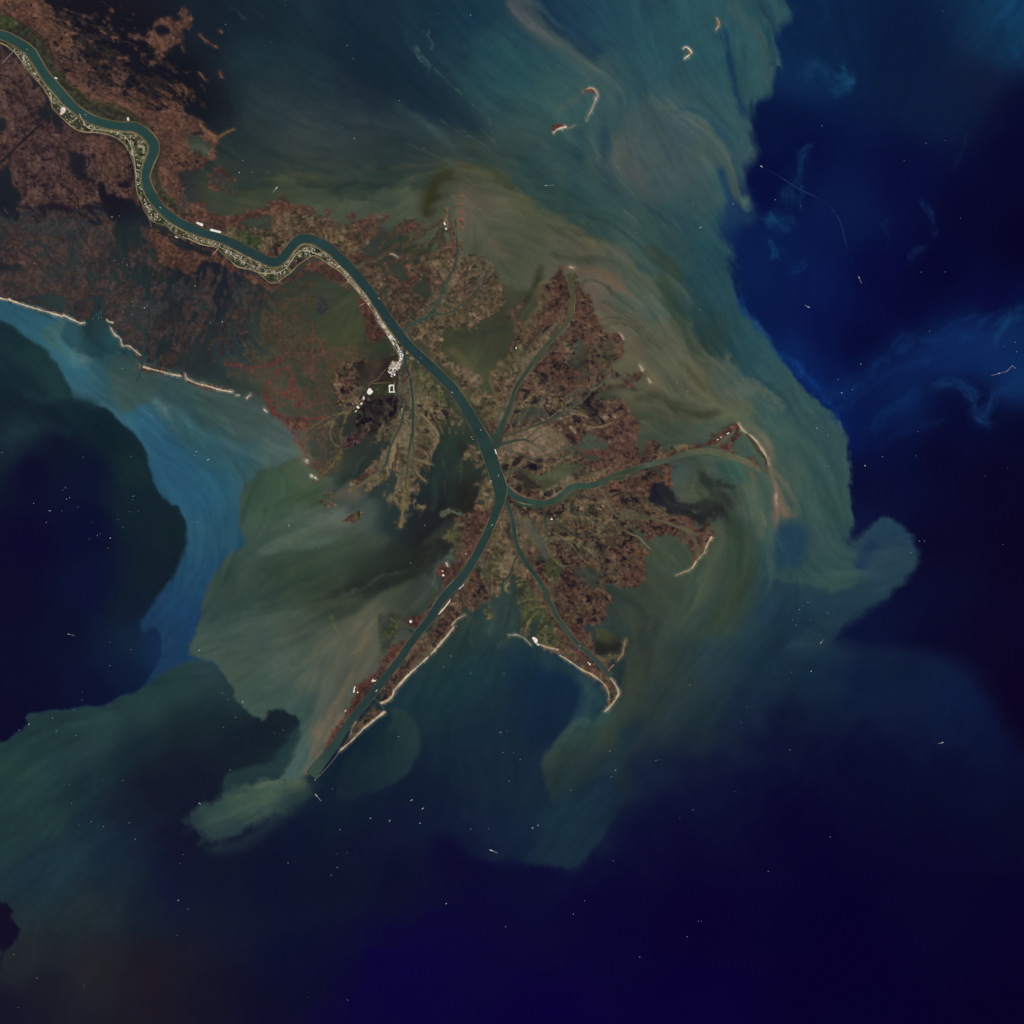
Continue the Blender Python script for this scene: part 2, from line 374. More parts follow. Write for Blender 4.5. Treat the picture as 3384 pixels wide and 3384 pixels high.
# --- south-western plume
SEA.area([(-100,2480),(19,2451),(56,2422),(93,2396),(96,2368),(149,2357),(242,2347),(329,2335),(404,2307),(466,2279),(520,2236),(565,2214),(640,2185),(702,2200),(739,2240),(770,2283),(780,2317),(800,2345),(780,2400),(700,2450),(560,2480),(430,2540),(300,2640),(150,2760),(-100,2800)],
 [(50,2560,38,64,62),(150,2420,33,56,58),(350,2390,35,58,60),(500,2330,36,60,60),(600,2270,36,60,62),(680,2240,38,60,64),(740,2290,34,54,58),(600,2400,24,38,44),(720,2390,22,36,44),(450,2470,24,40,50),(250,2560,30,52,58),(100,2700,36,60,60)],
 soft=8, rough=2, fade=(360,2380,560,2700), s=70)
SEA.stroke([(80,2470),(150,2420),(300,2385),(420,2360)], 26, (44,68,68), .5, fray=.4)
SEA.area([(742,2640),(745,2570),(800,2540),(880,2520),(940,2460),(985,2400),(1000,2440),(965,2520),(930,2565),(860,2590),(780,2618)], (36,58,60), soft=20, op=.8)
SEA.area([(1012,2560),(932,2582),(857,2594),(776,2619),(702,2641),(665,2650),(620,2690),(600,2710),(640,2735),(683,2768),(776,2765),(870,2728),(963,2662),(1030,2600)],
 [(1000,2580,80,92,76),(900,2620,66,86,74),(800,2670,56,78,70),(700,2690,48,70,68),(620,2715,38,56,62),(760,2740,46,64,66),(950,2640,50,70,66)], soft=34, rough=5, wob=16, s=40)
for k, (p, w, c, o) in enumerate([([(1010,2590),(900,2640),(780,2690),(650,2730)],16,(70,90,80),.5),([(1010,2600),(920,2670),(800,2730),(700,2770)],14,(38,54,58),.5),([(980,2585),(880,2605),(760,2640)],8,(88,100,82),.5),([(680,2700),(640,2735),(600,2760)],24,(40,58,60),.5),([(720,2740),(670,2775),(640,2800)],18,(40,58,60),.5),([(800,2740),(760,2780),(700,2800)],18,(38,54,58),.5)]):
    SEA.stroke(p, w, c, o, fray=.6, seed=660 + k, wob=10)
SEA.area([(1030,2560),(1050,2590),(1000,2660),(880,2760),(760,2820),(680,2800),(800,2780),(900,2700)], (36,54,60), soft=50, op=.6)
SEA.area([(-60,3220),(0,3198),(15,2990),(40,3010),(30,3040),(62,3070),(50,3110),(20,3140),(0,3170),(-60,3200)], (19,16,40), soft=12, rough=3)
SEA.area([(-60,2980),(-60,3160),(0,3140),(45,3110),(62,3075),(40,3045),(30,3010),(10,2985)], (19,16,40), soft=12, rough=3)
# --- lobes off the southern passes
SEA.area([(1286,2335),(1330,2348),(1371,2398),(1388,2451),(1375,2510),(1338,2563),(1286,2598),(1200,2625),(1120,2640),(1120,2560),(1160,2480),(1250,2420),(1290,2380)],
 [(1340,2390,40,60,58),(1370,2450,38,58,58),(1330,2540,32,52,56),(1250,2590,28,46,54),(1200,2450,22,40,50),(1180,2600,24,40,50),(1280,2450,26,46,52)], soft=20, wob=7, s=40, op=.8)
SEA.area([(1994,2337),(1951,2354),(1901,2392),(1845,2442),(1814,2488),(1796,2544),(1802,2594),(1827,2650),(1900,2640),(2000,2560),(2120,2430),(2180,2300),(2150,2180),(2080,2180),(2030,2300)],
 [(1960,2365,58,88,84),(1900,2420,48,70,66),(1840,2500,44,62,58),(1830,2600,40,56,54),(1950,2550,40,54,54),(2000,2420,50,62,52),(2080,2350,48,60,52),(2110,2250,52,62,53),(1900,2630,32,50,57),(2100,2430,28,44,56),(2000,2560,28,45,57),(2160,2300,42,56,56)], soft=20, wob=6, s=50)
SEA.area([(1810,2560),(1830,2640),(1900,2660),(2000,2600),(2080,2480),(1980,2500),(1880,2540)], (34,52,58), soft=70, op=.7)
SEA.stroke([(1890,2700),(1970,2590),(2060,2480),(2140,2330)], 60, (32,50,60), .5, fray=.3)
SEA.area([(1510,2780),(1560,2822),(1622,2852),(1655,2845),(1690,2830),(1752,2855),(1833,2872),(1895,2861),(1957,2805),(2007,2743),(2032,2693),(2060,2620),(1980,2560),(1800,2660),(1600,2700)],
 [(1560,2800,20,30,54),(1620,2835,22,36,58),(1700,2810,20,32,58),(1800,2850,26,46,60),(1900,2830,26,46,62),(1980,2730,26,46,62),(2020,2660,24,42,60),(1850,2700,27,50,65),(1700,2720,22,38,58)], soft=24, wob=7, op=.95, fade=(1800,2760,1700,2640), s=60)
SEA.stroke([(1840,2700),(1900,2660),(1960,2630),(1990,2600)], 24, (34,60,70), .4, fray=.4)
# inner lagoon between the southern passes
SEA.area([(1905,2225),(1960,2245),(2005,2310),(2005,2340),(1960,2350),(1900,2390),(1930,2300)], (44,72,76), soft=60, op=.8)
SEA.area([(1700,2110),(1800,2160),(1880,2190),(1900,2230),(1840,2220),(1760,2180),(1690,2140)], (34,60,64), soft=40, op=.7)
SEA.area([(1690,2210),(1790,2190),(1870,2260),(1900,2340),(1850,2420),(1760,2420),(1690,2330)], (18,38,58), soft=120, op=.45)

# --- northern sound
SEA.area([(1250,-60),(1330,120),(1400,220),(1520,330),(1590,420),(1560,440),(1420,380),(1290,290),(1180,240),(1100,100),(1120,-60)], (24,42,56), soft=120, op=.75)
SEA.area([(1690,-40),(1720,-40),(1800,70),(1920,160),(2010,210),(2060,290),(2000,310),(1900,220),(1790,150),(1700,70),(1680,20)], [(1690,10,84,88,90),(1740,60,82,88,88),(1800,120,76,87,84),(1900,190,66,84,84),(2000,250,58,82,84)], soft=64, rough=3, s=50, op=.85)
SEA.stroke([(1680,-30),(1695,40),(1750,95),(1820,150)], (26,14), (100,96,96), .5, fray=.4)
SEA.stroke([(1780,-30),(1830,60),(1920,140),(2000,200)], (44,50), (24,48,70), .5)
SEA.area([(2010,470),(2060,420),(2120,340),(2200,360),(2290,410),(2360,470),(2400,520),(2420,590),(2400,660),(2300,600),(2230,640),(2180,650),(2080,610),(2015,560)],
 [(2050,540,74,84,82),(2080,580,72,84,82),(2150,480,66,84,86),(2250,430,62,84,90),(2350,500,66,86,84),(2250,560,66,84,86),(2380,600,50,80,86),(2150,400,60,82,84)], soft=70, wob=14, s=50)
SEA.stroke([(2110,300),(2200,355),(2290,400),(2370,470),(2420,560),(2440,640),(2475,690)], (14,26), (78,92,84), .7, fray=.25)
SEA.stroke([(2460,640),(2470,680),(2480,700)], (26,18), (74,108,98), .8, fray=.4)
SEA.stroke([(2170,270),(2280,330),(2390,370),(2450,450),(2470,520)], 26, (52,84,86), .5, fray=.3)
SEA.stroke([(2200,360),(2300,380),(2380,440),(2430,540),(2450,640)], 22, (34,66,84), .5)
SEA.stroke([(2370,80),(2400,160),(2420,250),(2440,330),(2470,400)], (14,34), (24,52,84), .8)
SEA.stroke([(2400,0),(2460,60),(2510,120),(2540,210),(2540,300)], 34, (66,86,86), .55, fray=.3)
SEA.stroke([(2520,0),(2550,60),(2560,130)], 20, (28,56,80), .6)
SEA.stroke([(2380,540),(2400,620),(2410,700),(2400,780)], (34,24), (24,54,86), .7)
SEA.stroke([(1985,400),(2000,470),(1995,550),(2040,620),(2140,690),(2250,740)], (30,40), (32,60,74), .65)
SEA.stroke([(1950,480),(2000,560),(2080,650),(2200,740),(2330,830)], 18, (62,82,82), .5, fray=.3)
SEA.stroke([(2000,600),(2090,660),(2180,730),(2260,820),(2330,900)], 44, (60,80,76), .5, fray=.3)
SEA.stroke([(1880,320),(1990,300),(2040,360),(2020,420)], 30, (52,82,82), .5)
SEA.stroke([(1840,410),(1800,470),(1830,560),(1880,640)], 40, (60,80,78), .45, fray=.3)
SEA.stroke([(1900,420),(1910,480),(1920,540)], 40, (36,66,76), .6)
SEA.stroke([(1940,300),(1870,350),(1830,390)], 24, (72,84,80), .5, fray=.2)
for k, (p, w, c) in enumerate([
  ([(1360,150),(1380,185),(1415,215),(1425,250)],5,(66,92,96)),([(1425,70),(1418,110),(1428,150),(1420,170)],7,(58,86,92)),([(1400,90),(1412,115),(1425,140)],4,(58,86,92)),
  ([(1425,220),(1460,255),(1520,300),(1560,345),(1600,385)],4,(84,106,106)),([(1560,330),(1600,380),(1620,430),(1640,480)],3,(76,94,92)),
  ([(1480,400),(1540,450),(1600,490),(1650,530)],5,(78,92,88)),([(1440,390),(1490,420),(1530,450)],3,(80,94,90)),([(1580,420),(1620,460),(1650,500)],3,(80,90,86)),
  ([(1360,380),(1440,440),(1520,500),(1600,540)],16,(58,74,74)),([(1300,340),(1380,390),(1480,460)],20,(48,66,70)),
  ([(755,15),(790,30),(805,45),(825,60)],5,(52,66,72)),([(840,20),(870,40),(885,60)],4,(46,62,70)),([(1330,110),(1345,140),(1365,170)],3,(54,78,86))]):
    SEA.stroke(p, w, c, .75, fray=.5, seed=70 + k)
# brown-green shelf water along the north shore of the delta
SEA.area([(780,655),(850,620),(930,590),(1020,610),(1130,640),(1230,645),(1290,620),(1340,610),(1420,650),(1470,600),(1510,560),(1560,548),(1630,570),(1700,620),(1790,680),(1900,740),(2000,790),(2100,860),(2180,930),(2240,1010),(2300,1090),(2370,1200),(2420,1300),(2480,1390),
  (2300,1400),(2150,1390),(2060,1320),(1960,1220),(1880,1080),(1830,960),(1700,960),(1560,900),(1440,840),(1300,760),(1100,740),(900,730),(780,720)],
 [(850,660,58,66,52),(950,620,64,72,58),(1050,660,70,79,64),(1150,670,72,81,67),(1280,640,68,77,65),(1350,650,75,85,70),(1420,690,66,72,58),(1500,590,62,68,54),(1560,580,66,72,58),(1620,620,76,81,66),(1540,660,96,90,77),
  (1700,680,77,83,64),(1780,740,76,81,63),(1850,800,84,87,70),(1950,800,89,88,71),(2050,850,81,89,76),(2150,930,75,85,70),(1750,850,78,83,65),(1850,900,91,90,74),
  (1980,930,101,90,78),(2080,980,78,93,81),(2160,1000,84,98,86),(2060,1050,96,90,76),(2150,1120,92,92,74),(2240,1200,94,96,78),(2320,1300,86,87,67),(2250,1300,88,89,71),(2100,1200,84,85,68),(2000,1150,87,86,70),(2200,1380,68,72,60),(2400,1370,85,93,75),(1650,720,84,87,72),(1640,850,70,77,62)],
 soft=36, rough=4, wob=16, s=60)
SEA.area([(2180,900),(2230,930),(2262,1000),(2290,1100),(2340,1180),(2380,1240),(2350,1220),(2290,1160),(2230,1060),(2190,980)], (54,70,58), soft=36, op=.8)
SEA.area([(2160,800),(2220,840),(2265,900),(2262,928),(2235,930),(2190,890),(2120,850)], (56,66,50), soft=14, op=.5)
SEA.area([(2330,1180),(2380,1200),(2395,1160),(2430,1200),(2450,1250),(2500,1260),(2560,1320),(2600,1350),(2560,1340),(2500,1320),(2440,1330),(2390,1300),(2350,1240)], [(2380,1220,88,96,84),(2450,1290,92,98,88),(2540,1310,84,98,86)], soft=34, rough=12, wob=22, op=.7)
SEA.area([(2530,1290),(2570,1310),(2600,1350),(2550,1330)], (84,98,90), soft=10, rough=4, op=.7)
# peach-coloured shoals
SEA.area([(1868,878),(1920,872),(1990,882),(2050,900),(2075,940),(2095,985),(2050,960),(1990,930),(1930,900),(1880,890)], [(1880,880,102,92,72),(1950,890,104,91,72),(2040,930,110,91,74),(2080,970,98,91,75)], soft=30, rough=3, wob=9)
SEA.area([(1500,640),(1530,612),(1580,615),(1640,650),(1700,690),(1640,690),(1570,680),(1540,650)], (94,88,73), soft=50, op=.65)
SEA.area([(1590,800),(1620,770),(1680,820),(1690,850),(1640,850)], (94,86,70), soft=34, op=.5)
SEA.area([(2130,1240),(2160,1240),(2180,1290),(2160,1300),(2140,1275)], (100,88,72), soft=20, op=.6)
SEA.area([(2460,1410),(2520,1450),(2550,1520),(2560,1590),(2600,1660),(2630,1700),(2600,1720),(2575,1700),(2560,1750),(2550,1720),(2560,1660),(2548,1600),(2535,1520),(2500,1450)],
 [(2480,1430,112,104,84),(2530,1480,114,100,82),(2550,1550,114,97,82),(2580,1660,116,95,80),(2600,1690,94,92,80),(2560,1740,106,96,80)], soft=36, rough=2)
SEA.stroke([(2545,1540),(2600,1600),(2640,1660),(2655,1690)], (14,6), (112,104,86), .5)
SEA.area([(1100,1650),(1130,1622),(1170,1618),(1200,1640),(1180,1665),(1130,1660)], (96,88,75), soft=26, op=.7)
SEA.area([(990,1460),(1010,1500),(1020,1540),(1000,1550),(975,1510),(960,1470)], (100,96,84), soft=30, op=.7)
SEA.stroke([(1440,2070),(1460,2050),(1490,2020),(1550,2040),(1560,2080)], 14, (78,78,66), .5, fray=.4)
# --- swirls in the shelf water
SWIRLS = [
 ([(1890,950),(1940,930),(2000,945),(2060,990),(2110,1040)],8,(60,68,54),.7),([(1960,1005),(2010,1000),(2060,1030),(2110,1055),(2150,1090)],6,(52,60,48),.7),
 ([(1975,1060),(2030,1050),(2090,1065),(2150,1110),(2200,1180)],10,(66,72,56),.7),([(1985,1090),(2040,1070),(2100,1090),(2160,1150)],12,(66,70,54),.7),
 ([(1980,1040),(2030,1035),(2090,1050),(2140,1075)],8,(98,92,74),.6),([(2000,1110),(2050,1080),(2110,1110),(2170,1180),(2210,1260)],7,(100,94,74),.5),
 ([(1960,1000),(2000,1020),(2040,1022)],26,(98,84,68),.7),([(2080,1120),(2110,1140),(2130,1180)],18,(102,84,68),.6),
 ([(1800,740),(1880,755),(1960,780),(2040,800)],10,(66,72,54),.6),([(1790,760),(1840,790),(1900,810)],10,(94,90,68),.5),
 ([(1810,830),(1880,850),(1960,850),(2060,870)],14,(60,68,54),.6),([(1850,690),(1900,700),(1990,720),(2080,790),(2140,840)],8,(44,64,60),.7),
 ([(2050,690),(2080,710),(2110,740)],4,(92,100,90),.6),([(2200,900),(2250,960),(2300,1020)],20,(70,86,78),.5),
 ([(2100,1180),(2160,1260),(2240,1310),(2330,1320)],12,(98,100,78),.5),([(2250,1180),(2290,1240),(2330,1300)],20,(70,72,52),.6),
 ([(2080,1340),(2160,1310),(2240,1345),(2320,1370),(2400,1360)],30,(60,64,48),.8),([(2110,1360),(2170,1345),(2230,1380)],10,(90,92,70),.5),
 ([(2060,1390),(2110,1365),(2180,1380),(2240,1400)],14,(80,82,62),.6),([(2070,1440),(2110,1410),(2170,1420)],8,(88,90,68),.6),
 ([(2230,1290),(2300,1330),(2380,1345),(2460,1345)],10,(88,98,78),.6),
 ([(1500,560),(1450,600),(1420,660),(1400,720)],40,(48,48,30),.75),([(1500,560),(1570,552),(1640,580),(1720,640)],26,(56,60,40),.6),
 ([(1240,645),(1330,610),(1420,580),(1500,556),(1560,548)],10,(72,76,62),.6),([(900,600),(980,580),(1060,600),(1120,640)],14,(66,72,54),.6),
 ([(1180,560),(1280,555),(1400,545),(1500,548)],12,(62,68,58),.6),([(1460,525),(1520,540),(1600,555)],14,(80,78,68),.5),
 ([(1640,745),(1600,790),(1560,830),(1540,880)],18,(70,76,60),.5),([(1800,860),(1760,960),(1720,1010),(1650,1070)],26,(46,50,38),.8),
 ([(1860,870),(1830,930),(1790,960),(1770,1000)],20,(84,82,60),.5),([(1690,1080),(1640,1090),(1590,1100),(1530,1110),(1500,1090)],20,(48,56,48),.7),
 ([(1560,1130),(1570,1200),(1600,1270),(1610,1300)],40,(66,72,54),.6),([(1480,1150),(1530,1190),(1570,1250)],30,(86,80,58),.6)]
for k, (p, w, c, o) in enumerate(SWIRLS):
    SEA.stroke(p, w, c, o, fray=.3, seed=110 + k)
# --- east bays
SEA.area([(2205,1560),(2230,1530),(2310,1520),(2330,1580),(2400,1600),(2450,1650),(2420,1680),(2330,1650),(2260,1655),(2220,1620)], [(2230,1560,72,88,82),(2280,1620,70,80,66),(2320,1600,66,72,58),(2400,1640,46,54,48)], soft=26, s=40)
SEA.area([(2136,1611),(2161,1574),(2183,1552),(2200,1576),(2190,1600),(2232,1630),(2262,1652),(2300,1640),(2350,1648),(2390,1668),(2418,1716),(2401,1746),(2347,1733),(2292,1727),(2249,1733),(2194,1700),(2146,1656)],
 [(2150,1610,28,28,40),(2190,1590,36,38,44),(2225,1670,34,36,40),(2290,1700,34,36,38),(2360,1700,34,38,40),(2330,1660,46,52,46),(2250,1690,36,38,42)], soft=22, rough=9, wob=12, s=30)
for k, (p, w, c, o) in enumerate([([(2170,1600),(2200,1650),(2260,1680),(2340,1690)],10,(48,52,52),.6),([(2180,1640),(2230,1690),(2290,1710)],8,(50,52,50),.5),([(2270,1650),(2330,1640),(2390,1670),(2425,1730)],16,(60,66,54),.6),([(2283,1684),(2296,1692),(2310,1684),(2330,1680)],4,(84,86,72),.6),([(2296,1690),(2298,1660),(2302,1640)],4,(80,84,70),.5),
   ([(2230,1590),(2240,1640),(2280,1650),(2320,1620)],18,(80,88,72),.6),([(2300,1560),(2290,1600),(2310,1630),(2360,1640)],12,(88,92,74),.5),([(2250,1550),(2245,1600),(2270,1630)],14,(66,80,70),.6),([(2420,1740),(2400,1800),(2390,1880),(2350,1960)],40,(50,58,46),.5)]):
    SEA.stroke(p, w, c, o, fray=.4, seed=700 + k, wob=8)
SEA.area([(2360,1540),(2400,1530),(2450,1560),(2480,1600),(2420,1590),(2380,1580)], (50,82,74), soft=20, op=.8)
SEA.area([(2330,1530),(2350,1510),(2375,1540),(2400,1590),(2450,1650),(2480,1720),(2440,1690),(2390,1620),(2350,1590)], (76,86,76), soft=24, op=.7)
SEA.area([(2310,1560),(2380,1580),(2430,1610),(2390,1610),(2350,1600)], (44,52,46), soft=14, rough=4, op=.9)
SEA.area([(2420,1700),(2480,1760),(2500,1880),(2480,2000),(2420,2080),(2330,2100),(2380,1980),(2420,1850),(2410,1760)], (52,64,48), soft=80, op=.7)
SEA.area([(2340,1740),(2380,1710),(2410,1750),(2405,1840),(2360,1950),(2290,2010),(2330,1900),(2345,1820)], (64,76,64), soft=40, op=.8)
SEA.stroke([(2470,1560),(2490,1640),(2500,1720),(2510,1800)], (30,14), (78,88,74), .7, fray=.2)
SEA.stroke([(2500,1580),(2520,1660),(2540,1760),(2550,1880),(2530,1980)], 20, (62,86,76), .6, fray=.3)
SEA.stroke([(2505,1690),(2512,1720),(2516,1745)], 7, (104,96,78), .7)
SEA.area([(2570,1740),(2640,1720),(2680,1780),(2640,1860),(2580,1880),(2560,1820)], (30,58,80), soft=60, op=.8)
SEA.area([(2530,1900),(2600,1930),(2690,1935),(2780,1945),(2880,1920),(2850,1900),(2780,1860),(2700,1850),(2620,1870)], (48,76,74), soft=14, wob=12, rough=3, fade=(2700,1930,2690,1840))
SEA.area([(2820,1930),(2870,1860),(2930,1790),(2990,1770),(3025,1830),(3010,1880),(2960,1940),(2880,1990),(2800,2040),(2760,2000)], (36,62,76), soft=30, op=.85, fade=(2960,1830,2760,2060))
SEA.stroke([(2865,1770),(2920,1740),(2975,1760),(3010,1810)], 34, (34,64,86), .5, fray=.3)
SEA.stroke([(2895,1775),(2860,1840),(2835,1900)], 40, (28,50,78), .8)
SEA.area([(2700,2060),(2800,2050),(2770,2095),(2745,2128),(2680,2150),(2600,2150)], (34,56,70), soft=18, op=.7)
def wisp(p, w, c, o, seed):
    r = np.random.RandomState(seed)
    SEA.stroke(p, w * 1.9, c, o * .45, fray=.5, seed=seed, wob=16)
    Q = np.array(p, float)
    for t in range(7):
        q = Q + r.normal(0, w * .42, (1, 2)) + r.normal(0, w * .18, Q.shape)
        SEA.stroke([tuple(v) for v in q], (w * .3, w * .14), c, o * .55, fray=.9, seed=seed + 31 * t, wob=12)


for k, (p, w, c, o) in enumerate([
 ([(2655,280),(2700,210),(2760,260),(2830,270)],26,(20,62,96),.55),([(2775,200),(2790,220),(2805,255),(2830,275)],10,(26,78,110),.7),([(2770,240),(2810,270),(2780,290),(2740,310)],22,(24,74,106),.6),
 ([(2660,480),(2640,560),(2600,640),(2630,690)],26,(18,56,94),.6),([(2690,475),(2670,480),(2655,500)],10,(22,62,98),.6),([(2640,600),(2645,660),(2630,700)],14,(20,60,96),.6),
 ([(2520,740),(2560,720),(2600,750),(2620,770)],26,(22,70,106),.55),([(2545,770),(2560,820),(2570,850)],16,(24,76,112),.6),([(2540,690),(2560,720),(2545,760)],16,(22,70,106),.6),
 ([(2600,890),(2640,880),(2680,860)],18,(18,56,100),.5),([(3040,650),(3070,700),(3090,750),(3095,785)],10,(20,54,96),.55),([(2910,720),(2925,780),(2930,840)],8,(14,40,80),.5),
 ([(3000,860),(3030,840),(3080,820)],12,(16,46,88),.5),([(3200,430),(3180,500),(3160,560)],8,(14,36,72),.5),
 ([(2700,1360),(2800,1290),(2950,1180),(3100,1140),(3200,1080),(3300,1060)],60,(16,50,100),.35),([(3060,1300),(3140,1260),(3200,1300),(3230,1390),(3280,1410)],22,(18,58,104),.6),
 ([(3235,1390),(3270,1340),(3300,1310),(3384,1290)],20,(18,56,100),.5),([(3290,1120),(3330,1060),(3400,1040)],50,(18,56,100),.5),([(3290,1160),(3310,1080),(3340,1020)],18,(20,60,104),.5),
 ([(2870,1440),(2960,1350),(3060,1300)],24,(14,46,92),.5),([(2900,1480),(3000,1420),(3140,1370)],14,(14,32,76),.5),
 ([(2450,960),(2480,1040),(2530,1120),(2600,1200)],14,(16,58,116),.5),([(2570,1150),(2660,1240),(2740,1340),(2800,1450)],14,(18,60,124),.5),
 ([(2700,100),(2720,40),(2700,0)],40,(14,44,80),.5),([(3384,-20),(3350,80),(3384,220)],60,(20,66,102),.5)]):
    wisp(p, w, c, min(1, o * 1.35), 170 + k)


for k, (p, w, c, o) in enumerate([([(235,1165),(262,1190),(290,1182)],22,(104,118,110),.6),([(515,1310),(555,1365),(600,1430)],16,(92,120,118),.6),([(590,1360),(650,1425),(705,1490)],26,(64,104,112),.55),([(170,1095),(215,1160),(235,1220)],14,(74,124,134),.5),
   ([(330,1190),(380,1170),(400,1160)],12,(84,112,110),.5),([(740,1370),(760,1410),(778,1432)],6,(86,104,92),.6)]):
    wisp(p, w, c, o, 600 + k)
SEA.area([(1972,2078),(2000,2080),(2030,2092),(2062,2117),(2055,2150),(2046,2165),(2010,2155),(1985,2170),(1966,2140),(1964,2105)], [(1985,2150,34,36,36),(2040,2140,38,40,40),(2000,2095,62,68,48),(2050,2110,50,54,48)], soft=8, s=20)
for k, (p, w, c, o) in enumerate([([(1440,1965),(1428,1915),(1445,1862),(1475,1845),(1510,1862)],12,(90,98,86),.7),([(1400,1850),(1430,1790),(1470,1745),(1500,1740)],34,(74,84,76),.6),([(1425,1900),(1400,1960),(1350,2010)],24,(70,82,74),.5),
   ([(1355,2000),(1400,1990),(1450,1970)],16,(70,74,60),.5),([(1560,1330),(1520,1290),(1490,1240)],24,(88,84,62),.4),([(1600,1960),(1630,2000),(1640,2060),(1620,2110)],20,(70,80,72),.5),([(1680,2000),(1690,2050),(1670,2110),(1640,2150)],20,(62,78,72),.5),
   ([(1560,2060),(1545,2100),(1560,2140)],10,(84,84,70),.4),([(2110,2010),(2090,2100),(2110,2200),(2080,2300)],30,(60,66,54),.4),([(2170,1900),(2150,1980),(2130,2080)],30,(66,70,58),.4)]):
    SEA.stroke(p, w, c, o, fray=.4, seed=640 + k, wob=8)
for k, (p, w, c, o) in enumerate([([(1560,1630),(1510,1730),(1435,1812),(1345,1872),(1240,1925),(1140,1965),(1060,1985)],(74,34),(34,39,36),.75),([(1470,1420),(1512,1500),(1510,1590),(1465,1690)],40,(38,54,48),.6),([(1500,1440),(1545,1530),(1560,1600),(1520,1690)],20,(40,42,32),.6),
   ([(1425,1560),(1440,1630),(1420,1700)],22,(44,62,58),.5),([(1250,1480),(1220,1530),(1150,1580),(1090,1610)],26,(38,46,42),.6),([(1210,1510),(1170,1560),(1130,1600)],6,(70,88,82),.5),([(1460,1500),(1480,1570),(1470,1640)],5,(70,88,78),.5),([(1530,1480),(1535,1550),(1520,1620)],4,(62,74,64),.5),
   ([(1360,1880),(1280,1912),(1190,1950),(1120,1985)],(10,14),(74,84,74),.45)]):
    SEA.stroke(p, w, c, o, fray=.25, seed=740 + k, wob=10)
SEA.area([(1440,2760),(1520,2800),(1570,2838),(1620,2862),(1660,2850),(1692,2836),(1750,2862),(1830,2880),(1830,2960),(1600,2950),(1430,2880)], (13,12,48), soft=64, wob=8, op=.65, fade=(1620,2870,1600,2960))
# ----------------------------------------------------------------- streaks drawn out along the currents
FLOW = [[(1200,-50),(1350,150),(1650,480),(2000,690),(2300,950),(2450,1200),(2700,1450),(2810,1700)],[(1690,-40),(1850,130),(2030,260),(2040,480),(2150,680),(2350,880)],[(2100,-50),(2200,300),(2400,500),(2480,700)],[(2480,-50),(2540,150),(2540,300)],
 [(500,200),(700,300),(1000,450),(1400,545),(1600,560)],[(850,640),(1100,650),(1350,610),(1550,560),(1800,680),(2050,860),(2250,1050),(2350,1200),(2500,1380)],[(1880,890),(2000,930),(2150,1080),(2280,1300),(2400,1390)],[(1300,760),(1500,640),(1700,720),(1950,830),(2150,1000)],
 [(0,1030),(150,1120),(300,1260),(550,1480),(700,1600),(750,1800),(620,2060)],[(400,1200),(700,1380),(900,1480),(1000,1550)],[(1180,1640),(1000,1750),(830,1810)],[(1450,1780),(1250,1920),(1000,2000),(700,2100)],[(1250,2050),(1160,2250),(1050,2500),(1000,2580)],[(900,1600),(830,1800),(720,2000)],
 [(1020,2570),(850,2640),(620,2720),(300,2850),(100,3050),(50,3300)],[(700,2220),(400,2330),(150,2400),(0,2520)],[(950,2400),(700,2480),(500,2650),(300,2900)],[(2120,2150),(2080,2350),(1900,2580),(1750,2800)],[(1520,2120),(1420,2280),(1330,2420),(1330,2560)],[(1700,2000),(1650,2150),(1600,2400),(1650,2700)],
 [(2480,1430),(2570,1600),(2640,1800),(2750,1900),(2950,1880)],[(2460,1650),(2480,1900),(2350,2150),(2150,2350),(2000,2600)],[(2600,1850),(2500,2100),(2300,2350),(2100,2650),(1950,2850)],[(2700,100),(2760,400),(2680,800),(2720,1150),(2800,1420)],[(3300,50),(3050,400),(2900,800),(2800,1200)],[(3384,1100),(3100,1220),(2880,1420),(2820,1600)],
 [(2700,2120),(3000,2180),(3250,2300),(3400,2500)],[(600,3300),(1400,3150),(2200,2900),(2900,2500)],[(100,1200),(300,1400),(480,1650),(560,1850),(420,2050)],[(50,1500),(250,1700),(250,2000),(50,2250)],
 [(1655,1600),(1450,1850)],[(1650,1650),(1700,1900),(1690,2050)],[(1670,1500),(1900,1350),(2080,1250)],[(1670,1560),(2000,1570),(2300,1520)],[(1680,1650),(1950,1800),(2150,1950)],[(1640,1400),(1760,1150),(1880,950)],[(1350,1150),(1360,1400),(1330,1650)],[(1350,1080),(1500,900),(1510,700)],[(1300,1350),(1100,1520)],[(300,700),(400,900),(350,1050)],[(600,900),(560,1100),(480,1250)]]
_gx = AX[::16]
_GX, _GY = np.meshgrid(_gx, _gx)
_c2 = np.zeros(_GX.shape)
_s2 = np.zeros(_GX.shape)
for _f in FLOW:
    _P = spline(_f, False, 5)
    for _k in range(len(_P) - 1):
        _a, _b = _P[_k], _P[_k + 1]
        _th = 2 * np.arctan2(_b[1] - _a[1], _b[0] - _a[0])
        _d2, _ = seg_d2(_GX, _GY, _a, _b)
        _w = 1 / (_d2 + 30.0 ** 2) ** 1.6
        _c2 += _w * np.cos(_th)
        _s2 += _w * np.sin(_th)


def _coarse(a, x, y):
    u = np.clip((x - LO) / (16 * STEP), 0, len(_gx) - 1.001)
    v = np.clip((y - LO) / (16 * STEP), 0, len(_gx) - 1.001)
    i, j = u.astype(int), v.astype(int)
    u, v = u - i, v - j
    return (a[j, i] * (1 - u) + a[j, i + 1] * u) * (1 - v) + (a[j + 1, i] * (1 - u) + a[j + 1, i + 1] * u) * v


